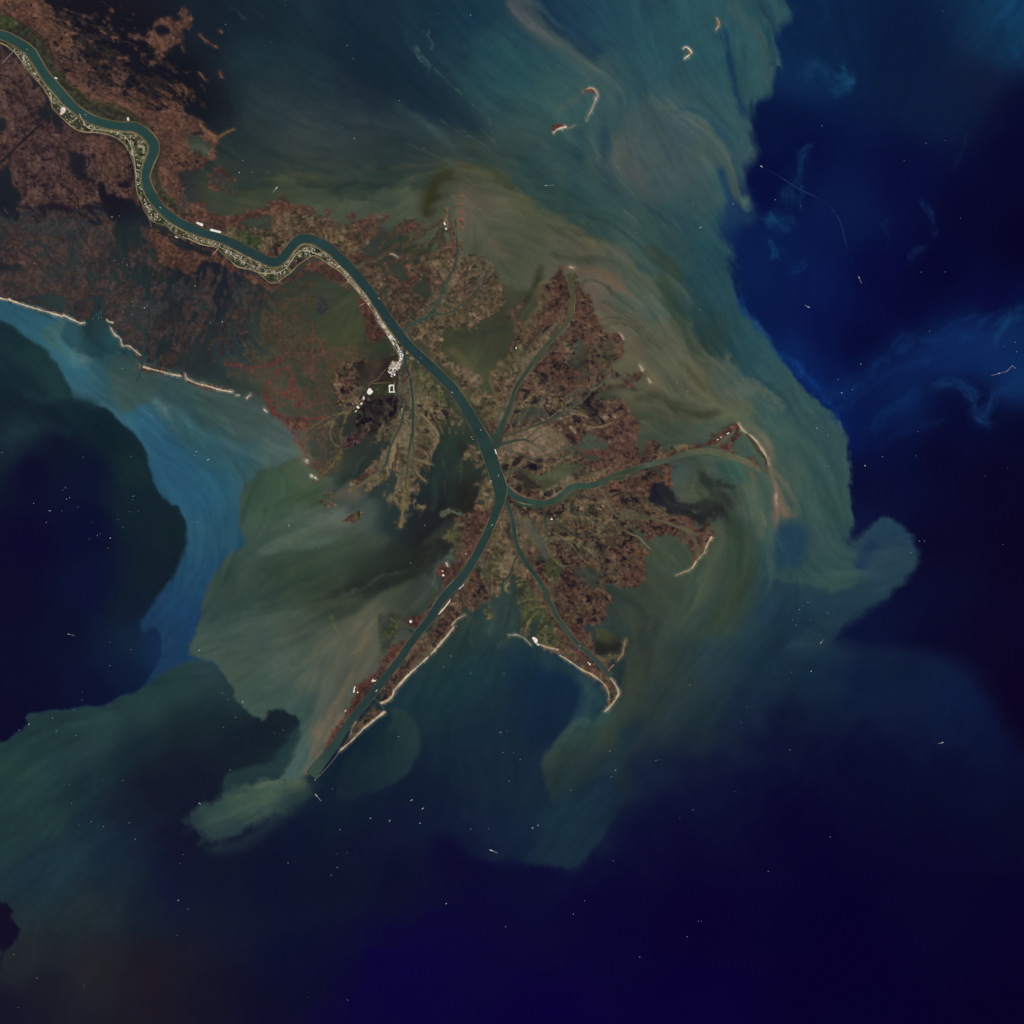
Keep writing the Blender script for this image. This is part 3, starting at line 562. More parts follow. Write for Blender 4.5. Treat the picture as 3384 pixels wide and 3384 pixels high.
_TH = 0.5 * np.arctan2(_coarse(_s2, XH, YH), _coarse(_c2, XH, YH)) + .35 * WX
_DX, _DY = np.cos(_TH).astype(np.float32), np.sin(_TH).astype(np.float32)
_src = fbm(XH, YH, 15, 301, 2) + .8 * fbm(XH, YH, 44, 311, 2) + .5 * fbm(XH, YH, 110, 321, 2)


def lic(src, n, hstep):
    out = src.copy()
    for sg in (1, -1):
        x, y = XH.copy(), YH.copy()
        px, py = sg * _DX, sg * _DY
        for k in range(n):
            x = x + hstep * px
            y = y + hstep * py
            i = np.clip(((x - LO) / (2 * STEP) + .5).astype(np.int32), 0, NH - 1)
            j = np.clip(((y - LO) / (2 * STEP) + .5).astype(np.int32), 0, NH - 1)
            dx, dy = _DX[j, i], _DY[j, i]
            f = np.where(dx * px + dy * py < 0, -1, 1)
            px, py = dx * f, dy * f
            out += src[j, i]
    return out / (2 * n + 1)


STREAK = up(lic(_src, 16, 7.0))
STREAK2 = up(lic(fbm(XH, YH, 70, 331, 2), 24, 9.0))
STREAK /= STREAK.std()
STREAK2 /= STREAK2.std()
FILA = up(lic(fbm(XH, YH, 11, 341, 2), 5, 6.0))
FILA /= FILA.std()
# ----------------------------------------------------------------- the land: marsh, mud flats, shell beaches
COV = np.full((NX, NX), -50.0, np.float32)      # >0 where there is land
LAND = Field()
SAND = np.zeros((NX, NX), np.float32)          # beaches, banks and built ground keep a crisp edge
N30 = fbm(XF, YF, 46, 201, 4)
N14 = fbm(XF + 6 * N30, YF - 6 * N30, 20, 211, 3)
N7 = fbm(XF, YF, 9, 221, 2)
N4 = noise(XF, YF, 4.2, 231)
NPO = fbm(XF + 9 * N14, YF + 9 * N30, 15, 241, 3)
RID = 1 - np.abs(fbm(XF + 10 * N14, YF - 8 * N14, 44, 251, 3)) * 2.6
RID2 = 1 - np.abs(fbm(XF + 8 * N30, YF + 8 * N14, 24, 261, 2)) * 2.4
# kind: two ground colours, light patches, pools, pool level, creek colour, creek strength, grain
KIND = {
 'nw':    ((100,71,58),(79,57,50),(124,90,70),(40,36,40),.58,(54,44,42),.75,.17),
 'nwdim': ((80,60,55),(64,48,48),(96,72,62),(34,29,38),.56,(46,37,42),.8,.16),
 'murk':  ((70,57,53),(55,49,50),(84,66,57),(42,50,52),.42,(54,46,48),.4,.14),
 'haze':  ((58,56,54),(48,52,54),(70,58,54),(42,52,54),.3,(60,56,54),.2,.10),
 'wood':  ((54,54,44),(44,48,40),(64,62,48),(38,40,40),.8,(70,60,50),.15,.20),
 'red':   ((87,61,51),(73,52,46),(112,78,63),(58,46,43),.50,(78,62,52),.4,.20),
 'deepred':((83,51,46),(69,45,42),(106,74,62),(60,42,41),.55,(88,62,54),.35,.20),
 'brown': ((87,64,54),(76,56,49),(108,86,66),(32,28,34),.70,(58,52,45),.5,.17),
 'brownp':((89,65,54),(77,57,49),(110,84,64),(29,24,32),.56,(62,58,49),.4,.19),
 'tan':   ((103,91,69),(79,73,53),(128,114,88),(50,53,45),.50,(64,67,53),.6,.15),
 'tanred':((97,81,62),(79,63,51),(124,104,80),(50,49,42),.44,(70,67,53),.6,.18),
 'mix':   ((96,80,61),(72,64,48),(130,108,86),(36,32,36),.42,(58,61,50),.6,.22),
 'olive': ((82,79,55),(64,67,46),(108,99,72),(44,49,42),.45,(66,70,54),.5,.16),
 'green': ((66,74,46),(52,61,41),(94,92,64),(44,50,42),.55,(72,78,56),.5,.15),
 'mud':   ((62,67,58),(54,61,53),(74,74,62),(48,55,49),.5,(80,79,63),.35,.07),
 'flat':  ((116,99,80),(100,88,68),(132,114,94),(88,82,71),.55,(86,82,66),.5,.10),
 'dark':  ((54,49,44),(38,34,37),(76,68,54),(22,17,28),.22,(60,60,50),.4,.16),
}
KIND.update({
 'nwveil': ((48,40,40),(34,32,37),(74,55,48),(28,27,34),.3,(36,33,38),.5,.14),
 'bveil': ((70,62,50),(60,58,48),(80,66,54),(56,58,46),.4,(66,62,50),.3,.09),
 'veil': ((60,51,49),(46,44,47),(74,60,54),(38,44,48),.42,(48,42,45),.5,.12),
 'urban': ((160,146,124),(104,94,76),(226,212,190),(58,54,46),.42,(150,134,112),.5,.30),
 'darkw': ((66,57,46),(46,41,39),(50,44,38),(28,24,30),.9,(60,54,44),.0,.05),
 'swash': ((72,76,56),(58,64,50),(84,84,62),(50,54,46),.95,(80,79,63),.0,.04)})
CALM = ('brown', 'brownp', 'red', 'deepred', 'nw', 'nwdim', 'murk')
SMOOTH = ('darkw', 'swash', 'mud')
POOLY = ('brown', 'brownp', 'mix', 'red', 'nwdim', 'tanred', 'dark')
NBIG = fbm(XF + 20 * N30, YF, 120, 291, 4)
NP2 = fbm(XF + 5 * N7, YF + 5 * N14, 7.5, 271, 2)
SPK = noise(XF, YF, 3.6, 281) + .5 * N7


def ground(kind, sy, sx):
    a, b, hi, po, pl, cr, co, gr = KIND[kind]
    m = np.clip(.5 + .75 * N30[sy, sx], 0, 1)[..., None]
    c = np.array(a, np.float32) * (1 - m) + np.array(b, np.float32) * m
    if kind in SMOOTH:
        return c * (1 + .07 * STREAK[sy, sx] + gr * N7[sy, sx])[..., None]
    if kind in CALM or kind in ('tan', 'tanred', 'mix'):   # greener and browner stands of marsh
        m = (sstep(.0, .6, NBIG[sy, sx]) * .5 * sstep(1250, 1400, XF[sy, sx]))[..., None]
        c = c + (np.array((80, 74, 55), np.float32) - c) * m
        m = (sstep(.05, .6, -NBIG[sy, sx] + .2 * N30[sy, sx]) * .4)[..., None]
        c = c + (np.array((70, 52, 46), np.float32) - c) * m
    h = (sstep(.25, .75, N14[sy, sx]) * (.32 if kind in CALM else .62))[..., None]
    c = c + (np.array(hi, np.float32) - c) * h
    k = (sstep(.80, .97, RID[sy, sx]) * co)[..., None]
    c = c + (np.array(cr, np.float32) - c) * k
    fl = FILA[sy, sx]
    k = (sstep(.9, 1.9, -fl) * .55 * (co > .3))[..., None]
    c = c + (np.array(cr, np.float32) - c) * k
    k = (sstep(1.0, 2.2, fl) * .45)[..., None]
    c = c + (np.array(hi, np.float32) - c) * k
    c = c * (1 + gr * N7[sy, sx] + .7 * gr * N4[sy, sx])[..., None]
    if kind in POOLY:
        q = (sstep(.38, .54, .9 * NP2[sy, sx] + .45 * N30[sy, sx] - .14) * .8)[..., None]
        c = c + (np.array(po, np.float32) - c) * q
        q = (sstep(.85, 1.15, SPK[sy, sx] + .3 * N14[sy, sx]) * (.3 if kind in CALM else .5))[..., None]
        c = c + (np.array((146, 122, 96), np.float32) - c) * q
    p = (sstep(pl, pl + .14, NPO[sy, sx]) * .9)[..., None]
    return c + (np.array(po, np.float32) - c) * p


def land(pts, kind, rough=5.0, wob=5.0, soft=5.0, smooth=False, cover=True, op=1.0, fil=.35):
    P = spline(pts, True) if smooth else np.array(pts, float)
    w = win(P, soft + 20)
    i0, i1, j0, j1 = w
    d = up(sdf(P, XH[j0:j1, i0:i1] + wob * WX[j0:j1, i0:i1], YH[j0:j1, i0:i1] + wob * WY[j0:j1, i0:i1]))
    sy, sx = LAND.crop(w)
    d0 = d
    d = d + rough * (.8 * NFINE[sy, sx] + .9 * N14[sy, sx] + fil * FILA[sy, sx])
    if kind == 'veil':                           # stays behind the beach
        d = np.minimum(d, d0 + 1)
    a = sstep(-soft / 2, soft / 2, d)[..., None] * op
    if cover:
        a = np.maximum(a, (COV[sy, sx] <= -soft)[..., None] * (d > -25)[..., None])
        COV[sy, sx] = np.maximum(COV[sy, sx], d)
    g = ground(kind, sy, sx)
    LAND.c[sy, sx] += (g - LAND.c[sy, sx]) * a


def cut(pts, rough=4.0, wob=4.0, smooth=True):
    """open water inside the land"""
    P = spline(pts, True) if smooth else np.array(pts, float)
    w = win(P, 20)
    i0, i1, j0, j1 = w
    d = up(sdf(P, XH[j0:j1, i0:i1] + wob * WX[j0:j1, i0:i1], YH[j0:j1, i0:i1] + wob * WY[j0:j1, i0:i1]))
    sy, sx = LAND.crop(w)
    COV[sy, sx] = np.minimum(COV[sy, sx], -(d + rough * (.8 * NFINE[sy, sx] + .6 * N14[sy, sx])))


def shoal(pts, width, col, op=1.0, fray=.3, wob=2.0, seed=5, soft=.7, ends=True):
    """a narrow bar, beach or bank: raises land along a curve and colours it"""
    w0, w1 = width if isinstance(width, (tuple, list)) else (width, width)
    if col[0] > 138:                             # bleached shell sand
        col = tuple(.62 * np.array(col) + .38 * np.array((204, 190, 166)))
        w0, w1 = w0 * .82, w1 * .82
    P = spline(pts, False, 4)
    w = win(P, max(w0, w1) + 10)
    i0, i1, j0, j1 = w
    sy, sx = LAND.crop(w)
    x, y = XF[sy, sx] + wob * up(WX[j0:j1, i0:i1]), YF[sy, sx] + wob * up(WY[j0:j1, i0:i1])
    best = np.full(x.shape, 1e12, np.float32)
    tt = np.zeros(x.shape, np.float32)
    n = len(P) - 1
    for k in range(n):
        d2, t = seg_d2(x, y, P[k], P[k + 1])
        m = d2 < best
        best = np.where(m, d2, best)
        tt = np.where(m, (k + t) / n, tt)
    hw = (w0 + (w1 - w0) * tt) / 2
    hw = hw * (1 + .5 * np.clip(N30[sy, sx] + .4 * N14[sy, sx], -1, 1))
    d = hw - np.sqrt(best) + fray * hw * NFINE[sy, sx]
    a = sstep(-soft * hw, soft * hw * .6, d) * op
    new = (COV[sy, sx] <= 0) & (d > -6)
    a = np.where(new, 1.0, a)[..., None]
    c = np.array(col, np.float32) * (1 + .10 * N7[sy, sx] + .08 * N4[sy, sx])[..., None]
    LAND.c[sy, sx] += (c - LAND.c[sy, sx]) * a
    COV[sy, sx] = np.maximum(COV[sy, sx], d)
    SAND[sy, sx] = np.maximum(SAND[sy, sx], sstep(-1.5, .5, d))


# --- north-west mainland
land([(-260,-260),(170,-260),(150,0),(165,20),(195,42),(215,55),(235,78),(245,100),(256,105),(282,122),(312,133),(312,155),(290,163),(262,172),(280,190),(300,185),(330,200),(345,185),(366,192),(352,212),(385,222),(402,235),(431,252),
 (412,268),(410,285),(425,300),(448,288),(470,280),(497,287),(534,274),(570,272),(600,290),(612,366),(640,385),(662,397),(690,430),(718,447),(735,440),(718,462),(712,490),(716,519),(690,535),(674,553),(640,560),(610,562),(592,575),(595,600),(612,605),(604,635),
 (615,655),(637,671),(650,668),(677,671),(686,696),(711,705),(730,714),(748,714),(773,711),(798,711),(826,699),(857,686),(882,677),(901,665),(929,652),(947,646),(950,661),(975,680),(1009,686),(1034,693),(1040,712),(1085,720),(1120,750),
 (1160,745),(1178,728),(1200,725),(1232,706),(1250,722),(1235,760),(1230,790),(1212,815),(1190,826),(1215,845),(1240,865),(1275,905),(1255,960),(1300,1045),(1180,960),(1060,820),(1000,800),(930,860),(890,860),(700,780),(560,710),(490,620),(500,500),(460,440),(300,400),(150,240),(90,150),(-260,60)], 'nw')
land([(170,190),(240,150),(300,160),(420,255),(520,300),(500,330),(430,330),(340,330),(260,270)], 'nwdim', cover=False, soft=40, op=.7)
land([(410,290),(500,290),(600,300),(600,420),(560,440),(500,400)], 'red', cover=False, soft=60, op=.45)
land([(700,760),(800,740),(960,700),(1050,705),(1180,745),(1230,800),(1210,850),(1100,820),(1000,780),(930,820),(880,840),(760,800)], 'tanred', cover=False, soft=30, rough=10)
land([(770,760),(830,765),(870,800),(850,830),(800,805)], 'green', cover=False, soft=24, rough=8)
land([(890,810),(920,800),(935,790),(910,845),(893,845)], 'dark', cover=False, soft=14, op=.6)
land([(620,640),(700,690),(740,715),(800,712),(880,690),(945,650),(960,680),(880,700),(800,745),(720,745),(650,710)], 'red', cover=False, soft=16, rough=8)
land([(1180,870),(1250,880),(1300,950),(1330,1000),(1280,1010),(1230,940)], 'tanred', cover=False, soft=20)
land([(190,40),(330,90),(400,150),(410,250),(300,190)], 'nwveil', rough=24, wob=20, fil=4, soft=12)
land([(440,270),(540,240),(620,260),(640,330),(560,300),(480,300)], 'nwveil', rough=20, wob=20, fil=4, soft=12)
land([(840,960),(960,950),(1010,1050),(980,1150),(900,1160),(850,1080)], 'bveil', rough=30, wob=16, fil=6, soft=14)
land([(1230,770),(1330,760),(1440,760),(1470,800),(1380,840),(1290,840),(1230,830)], 'bveil', rough=34, wob=16, fil=6, soft=14, op=.6)
# wooded batture inside the river's east bank
land([(-60,60),(0,40),(60,65),(130,125),(175,190),(190,230),(215,245),(230,280),(300,330),(380,345),(440,380),(500,420),(530,480),(520,560),(545,640),(600,690),(640,720),(600,715),(520,640),(500,560),(505,470),(460,430),(350,400),(250,345),(150,220),(80,145),(-60,90)], 'wood', cover=False, soft=10)
land([(-60,45),(0,40),(62,75),(45,100),(0,90),(-60,85)], 'green', cover=False, soft=5)
for p in ([(350,345),(430,380),(520,450)],[(230,280),(290,315),(350,345),(400,350)]):
    shoal(p, 5, (78,66,48), .6)
# islands in the dark sound
for P in ([(415,115),(450,105),(470,120),(495,108),(510,95),(530,70),(550,62),(570,78),(590,70),(600,30),(625,50),(635,80),(610,105),(600,130),(575,145),(545,185),(520,215),(505,222),(490,210),(520,190),(510,160),(490,140),(460,130),(430,130)],
          [(445,160),(470,170),(482,180),(470,190),(455,180)],[(285,45),(315,42),(318,58),(305,66),(290,56)],[(362,22),(378,18),(376,38),(364,36)],[(365,100),(374,60),(366,40)]):
    land(P, 'nw', rough=7, wob=8)
cut([(515,90),(545,85),(560,105),(530,120)])
for p in ([(330,105),(345,112)],[(392,192),(420,191)],[(660,115),(680,135),(700,148),(716,158)],[(726,100),(735,108)],[(728,240),(734,255)],[(600,150),(606,170)],[(600,280),(618,300),(612,330)],[(660,240),(680,265)],[(373,125),(386,124)]):
    shoal(p, 6, (96,66,52), 1, fray=.8)
land([(724,547),(740,560),(773,593),(765,600),(745,590),(725,598),(705,590),(690,580),(705,570)], 'red', rough=4)
land([(690,600),(700,615),(720,620),(735,618),(772,632),(768,640),(730,630),(700,632),(688,618)], 'red', rough=5)
land([(705,575),(740,580),(745,600),(715,612),(700,600)], 'haze', rough=6)
land([(620,450),(660,450),(700,490),(690,520),(650,515),(625,485)], 'mud', cover=False, soft=16, rough=8)
shoal([(712,465),(735,445),(774,427)], 7, (104,78,58))
shoal([(660,410),(690,440),(715,450)], 5, (112,84,62))
# lake with reedy rim
land([(803,738),(830,722),(870,715),(895,725),(896,750),(888,764),(860,755),(820,748)], 'mud', cover=False, soft=6, smooth=True)
# --- islands and broken marsh north of the bend
for P in ([(1147,708),(1165,703),(1184,698),(1178,725),(1160,738),(1168,720),(1150,718)],[(1258,715),(1275,712),(1295,722),(1285,730),(1268,724)],[(1340,738),(1360,732),(1410,738),(1360,745),(1352,762),(1342,758)],[(1070,700),(1090,688),(1100,698),(1085,706)],
          [(1220,765),(1230,762),(1228,785),(1218,780)],[(1325,850),(1350,848),(1342,865),(1352,885),(1335,875)],[(1270,870),(1290,845),(1312,850),(1316,870),(1300,880),(1285,900),(1275,890)]):
    land(P, 'red', rough=5)
shoal([(1290,838),(1305,842),(1315,850)], 5, (140,116,96))
shoal([(1252,715),(1262,716)], 5, (120,110,92))
# --- land round the northern pass
land([(1290,905),(1318,890),(1345,905),(1365,885),(1385,850),(1400,838),(1440,828),(1478,812),(1495,792),(1480,765),(1465,742),(1470,700),(1475,682),(1483,684),(1490,720),(1500,760),(1512,800),(1516,840),(1500,890),(1470,950),(1452,1000),(1430,1040),(1400,1060),(1350,1075),(1335,1095),(1310,1060),(1290,1000),(1262,930)], 'tanred')
land([(1450,835),(1480,810),(1500,790),(1480,765),(1470,720),(1475,690),(1490,700),(1500,760),(1510,800),(1508,850),(1480,840)], 'red', cover=False, soft=12)
land([(1275,900),(1310,885),(1350,900),(1380,930),(1350,970),(1300,950)], 'red', cover=False, soft=18, rough=9)
land([(1336,1098),(1355,1078),(1412,1052),(1438,1018),(1457,980),(1474,945),(1504,890),(1516,840),(1518,808),(1535,784),(1546,792),(1538,815),(1530,835),(1569,838),(1606,850),(1640,885),(1656,919),(1670,944),(1672,980),(1656,1025),(1594,1056),(1545,1085),(1500,1082),(1458,1092),(1446,1130),(1455,1150),
 (1480,1185),(1500,1215),(1555,1205),(1570,1240),(1600,1280),(1612,1310),(1645,1325),(1668,1345),(1662,1380),(1642,1435),(1620,1432),(1592,1385),(1560,1320),(1500,1240),(1440,1180),(1385,1130)], 'tanred', rough=9)
land([(1520,810),(1535,785),(1546,795),(1538,815),(1522,840)], 'red', cover=False, soft=8)
land([(1560,880),(1620,900),(1660,950),(1600,960)], 'brown', cover=False, soft=30, op=.5, rough=10)
land([(1480,1200),(1500,1218),(1555,1205),(1572,1240),(1600,1280),(1570,1275),(1540,1240)], 'flat', cover=False, soft=24, op=.8)
land([(1560,1270),(1600,1285),(1640,1330),(1665,1350),(1650,1400),(1610,1390),(1570,1310)], 'tan', cover=False, soft=20)
land([(1450,1125),(1462,1110),(1475,1125),(1460,1135)], 'flat', cover=False, soft=8, op=.8)
cut([(1365,945),(1400,920),(1420,945),(1425,975),(1395,985),(1365,965)], rough=8)
cut([(1280,860),(1310,870),(1330,885),(1345,920),(1320,930),(1290,890)], rough=8)
for x, y, r in ((1522,678,7),(1525,705,6),(1523,728,8),(1522,752,8),(1527,648,5)):
    land([(x-r*1.3,y),(x,y-r*.8),(x+r*1.3,y),(x,y+r*.8)], 'red', rough=3)
    shoal([(x-r,y-2),(x,y-r*.8),(x+r,y)], 4, (130,92,74))
land([(1473,690),(1478,680),(1484,690),(1480,720),(1484,760),(1472,755),(1466,738)], 'flat', rough=3)
# --- west side of the north-east pass
land([(1664,1360),(1640,1310),(1620,1262),(1627,1225),(1660,1195),(1688,1150),(1700,1110),(1698,1060),(1682,1032),(1700,1020),(1720,992),(1737,985),(1740,1003),(1735,1025),(1765,1020),(1775,985),(1785,955),(1802,940),(1825,930),(1842,908),(1858,885),(1868,908),(1876,935),(1884,965),(1888,1000),(1886,1035),(1870,1065),(1835,1105),(1790,1160),(1740,1225),(1705,1280),(1685,1340),(1668,1385)], 'brown', rough=6)
land([(1665,1370),(1638,1310),(1622,1262),(1640,1220),(1680,1180),(1720,1150),(1790,1100),(1830,1080),(1835,1105),(1790,1160),(1740,1225),(1705,1280),(1690,1340)], 'tanred', cover=False, soft=30, rough=10)
land([(1690,1150),(1730,1130),(1760,1160),(1730,1220),(1690,1230),(1660,1210)], 'tan', cover=False, soft=30, rough=10)
land([(1760,1000),(1790,960),(1810,960),(1800,1030),(1770,1040)], 'olive', cover=False, soft=20, op=.6)
land([(1842,910),(1858,888),(1868,915),(1860,935),(1845,930)], 'red', cover=False, soft=8)
cut([(1700,1040),(1740,1010),(1760,985),(1762,1020),(1730,1060)], rough=5)
# --- the broad brown marsh
land([(1895,905),(1905,905),(1915,912),(1905,925),(1918,938),(1938,968),(1957,1005),(1973,1042),(1990,1058),(1982,1072),(2000,1085),(1990,1098),(2019,1101),(2047,1104),(2063,1126),(2058,1145),(2062,1165),(2040,1195),(2020,1215),(2050,1240),(2100,1245),(2128,1232),(2118,1255),(2085,1262),(2120,1282),(2098,1288),(2050,1272),(2010,1290),(2000,1320),
 (2041,1314),(2066,1328),(2085,1362),(2109,1390),(2116,1424),(2103,1474),(2112,1508),(2128,1476),(2143,1450),(2175,1458),(2184,1493),(2205,1497),(2222,1480),(2236,1490),(2190,1520),(2140,1535),(2060,1555),(2000,1580),(1975,1598),(1910,1600),(1870,1625),(1835,1648),(1795,1655),(1740,1650),(1690,1625),(1665,1590),(1650,1540),(1635,1485),(1660,1470),(1660,1420),(1680,1370),(1700,1310),(1730,1255),(1790,1180),(1840,1120),(1880,1070),(1897,1030),(1900,985),(1898,940)], 'brown', rough=5)
land([(1900,905),(1912,912),(1900,960),(1905,1000),(1895,1040),(1890,1000),(1890,940)], 'olive', cover=False, soft=8)
land([(1700,1340),(1730,1290),(1790,1330),(1800,1400),(1740,1440),(1680,1440)], 'mix', cover=False, soft=30, rough=10)
land([(1760,1300),(1860,1300),(1960,1340),(2020,1380),(2000,1420),(1900,1400),(1830,1370)], 'mix', cover=False, soft=40, rough=12)
land([(1640,1470),(1700,1440),(1780,1400),(1850,1410),(1880,1460),(1860,1500),(1790,1510),(1720,1500),(1650,1500)], 'flat', cover=False, soft=30, rough=10)
land([(1640,1490),(1720,1510),(1800,1520),(1870,1560),(1800,1600),(1760,1640),(1700,1630),(1660,1580)], 'mix', cover=False, soft=30, rough=10)
land([(1780,1620),(1830,1590),(1880,1560),(1940,1560),(1960,1590),(1900,1605),(1860,1630),(1810,1650)], 'flat', cover=False, soft=20, rough=8)
land([(1880,1560),(1950,1545),(2010,1550),(2000,1575),(1950,1590),(1900,1590)], 'tanred', cover=False, soft=16, rough=8)
land([(2100,1520),(2190,1495),(2180,1515),(2100,1540),(2050,1560)], 'tanred', cover=False, soft=16, op=.6)
for P, k in (([(1910,1130),(1935,1115),(1942,1160),(1940,1210),(1915,1235),(1890,1210),(1875,1195),(1900,1170)],'mud'),([(1862,1135),(1885,1125),(1890,1150),(1872,1160)],'olive'),([(1870,1200),(1890,1190),(1890,1225),(1872,1222)],'dark'),([(1885,1060),(1915,1070),(1900,1085),(1880,1075)],'dark'),
    ([(1935,1300),(1960,1300),(1955,1345),(1930,1345)],'dark'),([(1940,1345),(1975,1350),(1970,1375),(1945,1372)],'dark'),([(1750,1525),(1790,1520),(1795,1548),(1755,1550)],'dark'),([(1705,1555),(1740,1560),(1790,1610),(1745,1620),(1718,1595)],'darkw'),
    ([(1780,1235),(1812,1230),(1800,1265),(1785,1270)],'dark'),([(1840,1605),(1855,1595),(1852,1620),(1840,1622)],'dark'),([(1810,1625),(1825,1620),(1820,1640),(1808,1638)],'dark'),([(1845,1190),(1850,1215),(1838,1220)],'dark')):
    land(P, k, cover=False, rough=8, soft=8, op=.85)
land([(1920,1430),(1960,1435),(2000,1460),(2010,1480),(1960,1480),(1925,1500),(1880,1490),(1860,1480),(1920,1470)], 'mud', cover=False, rough=6, soft=10)
land([(1735,1560),(1790,1570),(1850,1530),(1920,1535),(1960,1540),(1900,1555),(1850,1590),(1800,1620),(1785,1600)], 'swash', cover=False, rough=4, soft=14, smooth=True)
land([(1690,1400),(1740,1350),(1810,1360),(1800,1370),(1760,1372),(1710,1395)], 'mud', cover=False, rough=6, soft=10)
land([(1935,1505),(1975,1505),(1985,1515),(1945,1525)], 'mud', cover=False, rough=4, soft=8)
cut([(2000,1300),(2040,1290),(2080,1295),(2060,1305),(2010,1325)], rough=5)
cut([(1985,1260),(2040,1250),(2060,1262),(2010,1275)], rough=5)
land([(1985,1285),(2030,1275),(2080,1272),(2120,1285),(2105,1292),(2060,1284),(2010,1300),(1990,1310)], 'red', rough=4)
land([(2068,1232),(2100,1228),(2130,1230),(2120,1245),(2090,1260)], 'red', rough=5)
# --- outer end of the eastern pass
land([(2200,1500),(2235,1492),(2275,1482),(2290,1470),(2302,1462),(2312,1472),(2340,1462),(2352,1448),(2350,1430),(2365,1435),(2385,1425),(2412,1403),(2440,1397),(2447,1412),(2425,1435),(2400,1450),(2372,1468),(2330,1484),(2280,1492),(2230,1508)], 'red', rough=4)
land([(2230,1475),(2260,1462),(2280,1485),(2240,1490)], 'flat', cover=True, rough=5, op=.7)
land([(2370,1478),(2400,1455),(2440,1430),(2455,1425),(2440,1445),(2420,1460),(2425,1485),(2440,1500),(2410,1500),(2385,1490)], 'deepred', rough=4)
land([(2470,1515),(2490,1512),(2515,1535),(2510,1545),(2480,1530)], 'red', rough=6)
land([(2466,1570),(2480,1560),(2492,1570),(2475,1575)], 'tanred', rough=3)
shoal([(2440,1400),(2460,1425),(2490,1450),(2515,1480),(2530,1505),(2540,1535)], (7,5), (150,128,104))
shoal([(2468,1435),(2490,1465),(2510,1495),(2530,1520),(2533,1560)], 6, (64,58,44))
shoal([(2565,1630),(2566,1650),(2568,1665)], 4, (146,106,88))
# --- south of the eastern pass
land([(1672,1625),(1700,1652),(1760,1672),(1800,1675),(1845,1668),(1885,1640),(1920,1618),(1965,1612),(2000,1603),(2060,1578),(2150,1550),(2205,1533),(2212,1548),(2207,1568),(2216,1600),(2220,1622),(2205,1610),(2190,1590),(2175,1560),(2172,1556),(2186,1580),(2178,1592),(2152,1600),(2138,1620),(2146,1648),(2162,1668),(2205,1698),
 (2262,1706),(2280,1712),(2300,1735),(2330,1735),(2360,1700),(2345,1735),(2355,1755),(2368,1768),(2348,1785),(2332,1815),(2312,1852),(2285,1880),(2288,1850),(2282,1825),(2268,1800),(2240,1772),(2200,1765),(2170,1770),(2125,1800),(2140,1830),(2126,1842),(2137,1862),(2125,1884),(2134,1915),(2116,1937),(2081,1940),(2050,1940),(2016,1934),
 (2007,1955),(2032,1989),(2004,1999),(2007,2024),(1985,2060),(1965,2068),(1940,2062),(1926,2073),(1938,2089),(1963,2111),(1966,2142),(1985,2173),(2010,2160),(2025,2172),(2018,2190),(2008,2212),(1980,2185),(1930,2145),(1890,2095),(1850,2040),(1825,1990),(1810,1950),(1780,1905),(1745,1855),(1715,1805),(1704,1745),(1690,1690)], 'brownp', rough=6)
land([(1700,1670),(1780,1690),(1840,1690),(1900,1650),(1990,1650),(2010,1700),(2040,1730),(1990,1760),(1930,1740),(1860,1760),(1820,1740),(1760,1740),(1720,1720)], 'mix', cover=False, soft=30, rough=10)
land([(1720,1730),(1800,1740),(1880,1760),(1960,1800),(2000,1830),(1960,1850),(1900,1840),(1850,1830),(1800,1800),(1750,1810),(1730,1790)], 'mix', cover=False, soft=40, rough=12)
land([(1880,1780),(1960,1800),(1990,1840),(1920,1830)], 'olive', cover=False, soft=40, op=.6, rough=10)
land([(1890,1870),(1960,1870),(1990,1900),(1960,1940),(1920,1930),(1895,1900)], 'mud', cover=False, soft=30, rough=12)
land([(1760,1725),(1780,1720),(1780,1770),(1810,1820),(1800,1850),(1770,1850),(1780,1810),(1750,1770)], 'mud', cover=False, soft=12, rough=6)
land([(1815,1830),(1850,1860),(1860,1875),(1835,1922),(1795,1900),(1800,1880)], 'green', cover=False, soft=5, rough=3, op=.8)
land([(1840,1925),(1880,1910),(1950,1960),(1980,2010),(1960,2030),(1920,2000),(1880,1970)], 'brownp', cover=False, soft=20)
land([(1715,1830),(1760,1870),(1820,1940),(1850,2000),(1900,2090),(1980,2180),(2000,2200),(1960,2130),(1900,2040),(1860,1960),(1800,1890)], 'red', cover=False, soft=20, op=.6)
land([(1932,1970),(1962,1978),(1950,1998),(1938,1990)], 'dark', cover=False, soft=5, op=.8)
land([(2180,1700),(2270,1712),(2330,1740),(2360,1760),(2330,1800),(2290,1790),(2240,1740)], 'brown', cover=False, soft=20)
land([(2230,1755),(2270,1790),(2290,1830),(2285,1870),(2300,1800),(2260,1755)], 'red', cover=False, soft=14)
land([(2140,1640),(2190,1690),(2220,1710),(2180,1690),(2150,1670)], 'olive', cover=False, soft=20)
cut([(1972,2075),(2000,2078),(2030,2090),(2062,2115),(2055,2150),(2048,2165),(2010,2155),(1985,2170),(1968,2140),(1966,2110)], rough=3)
cut([(2085,1745),(2120,1760),(2135,1790),(2165,1820),(2200,1860),(2180,1850),(2130,1810),(2100,1775)], rough=4)
shoal([(2352,1775),(2338,1800),(2325,1830),(2305,1850),(2285,1880),(2262,1892),(2235,1902)], (6,6), (172,144,112))
shoal([(2068,2112),(2063,2135),(2058,2160),(2040,2182)], 8, (124,112,84))
shoal([(1975,2175),(2000,2178),(2020,2170),(2040,2168)], 12, (92,84,60), fray=.8)
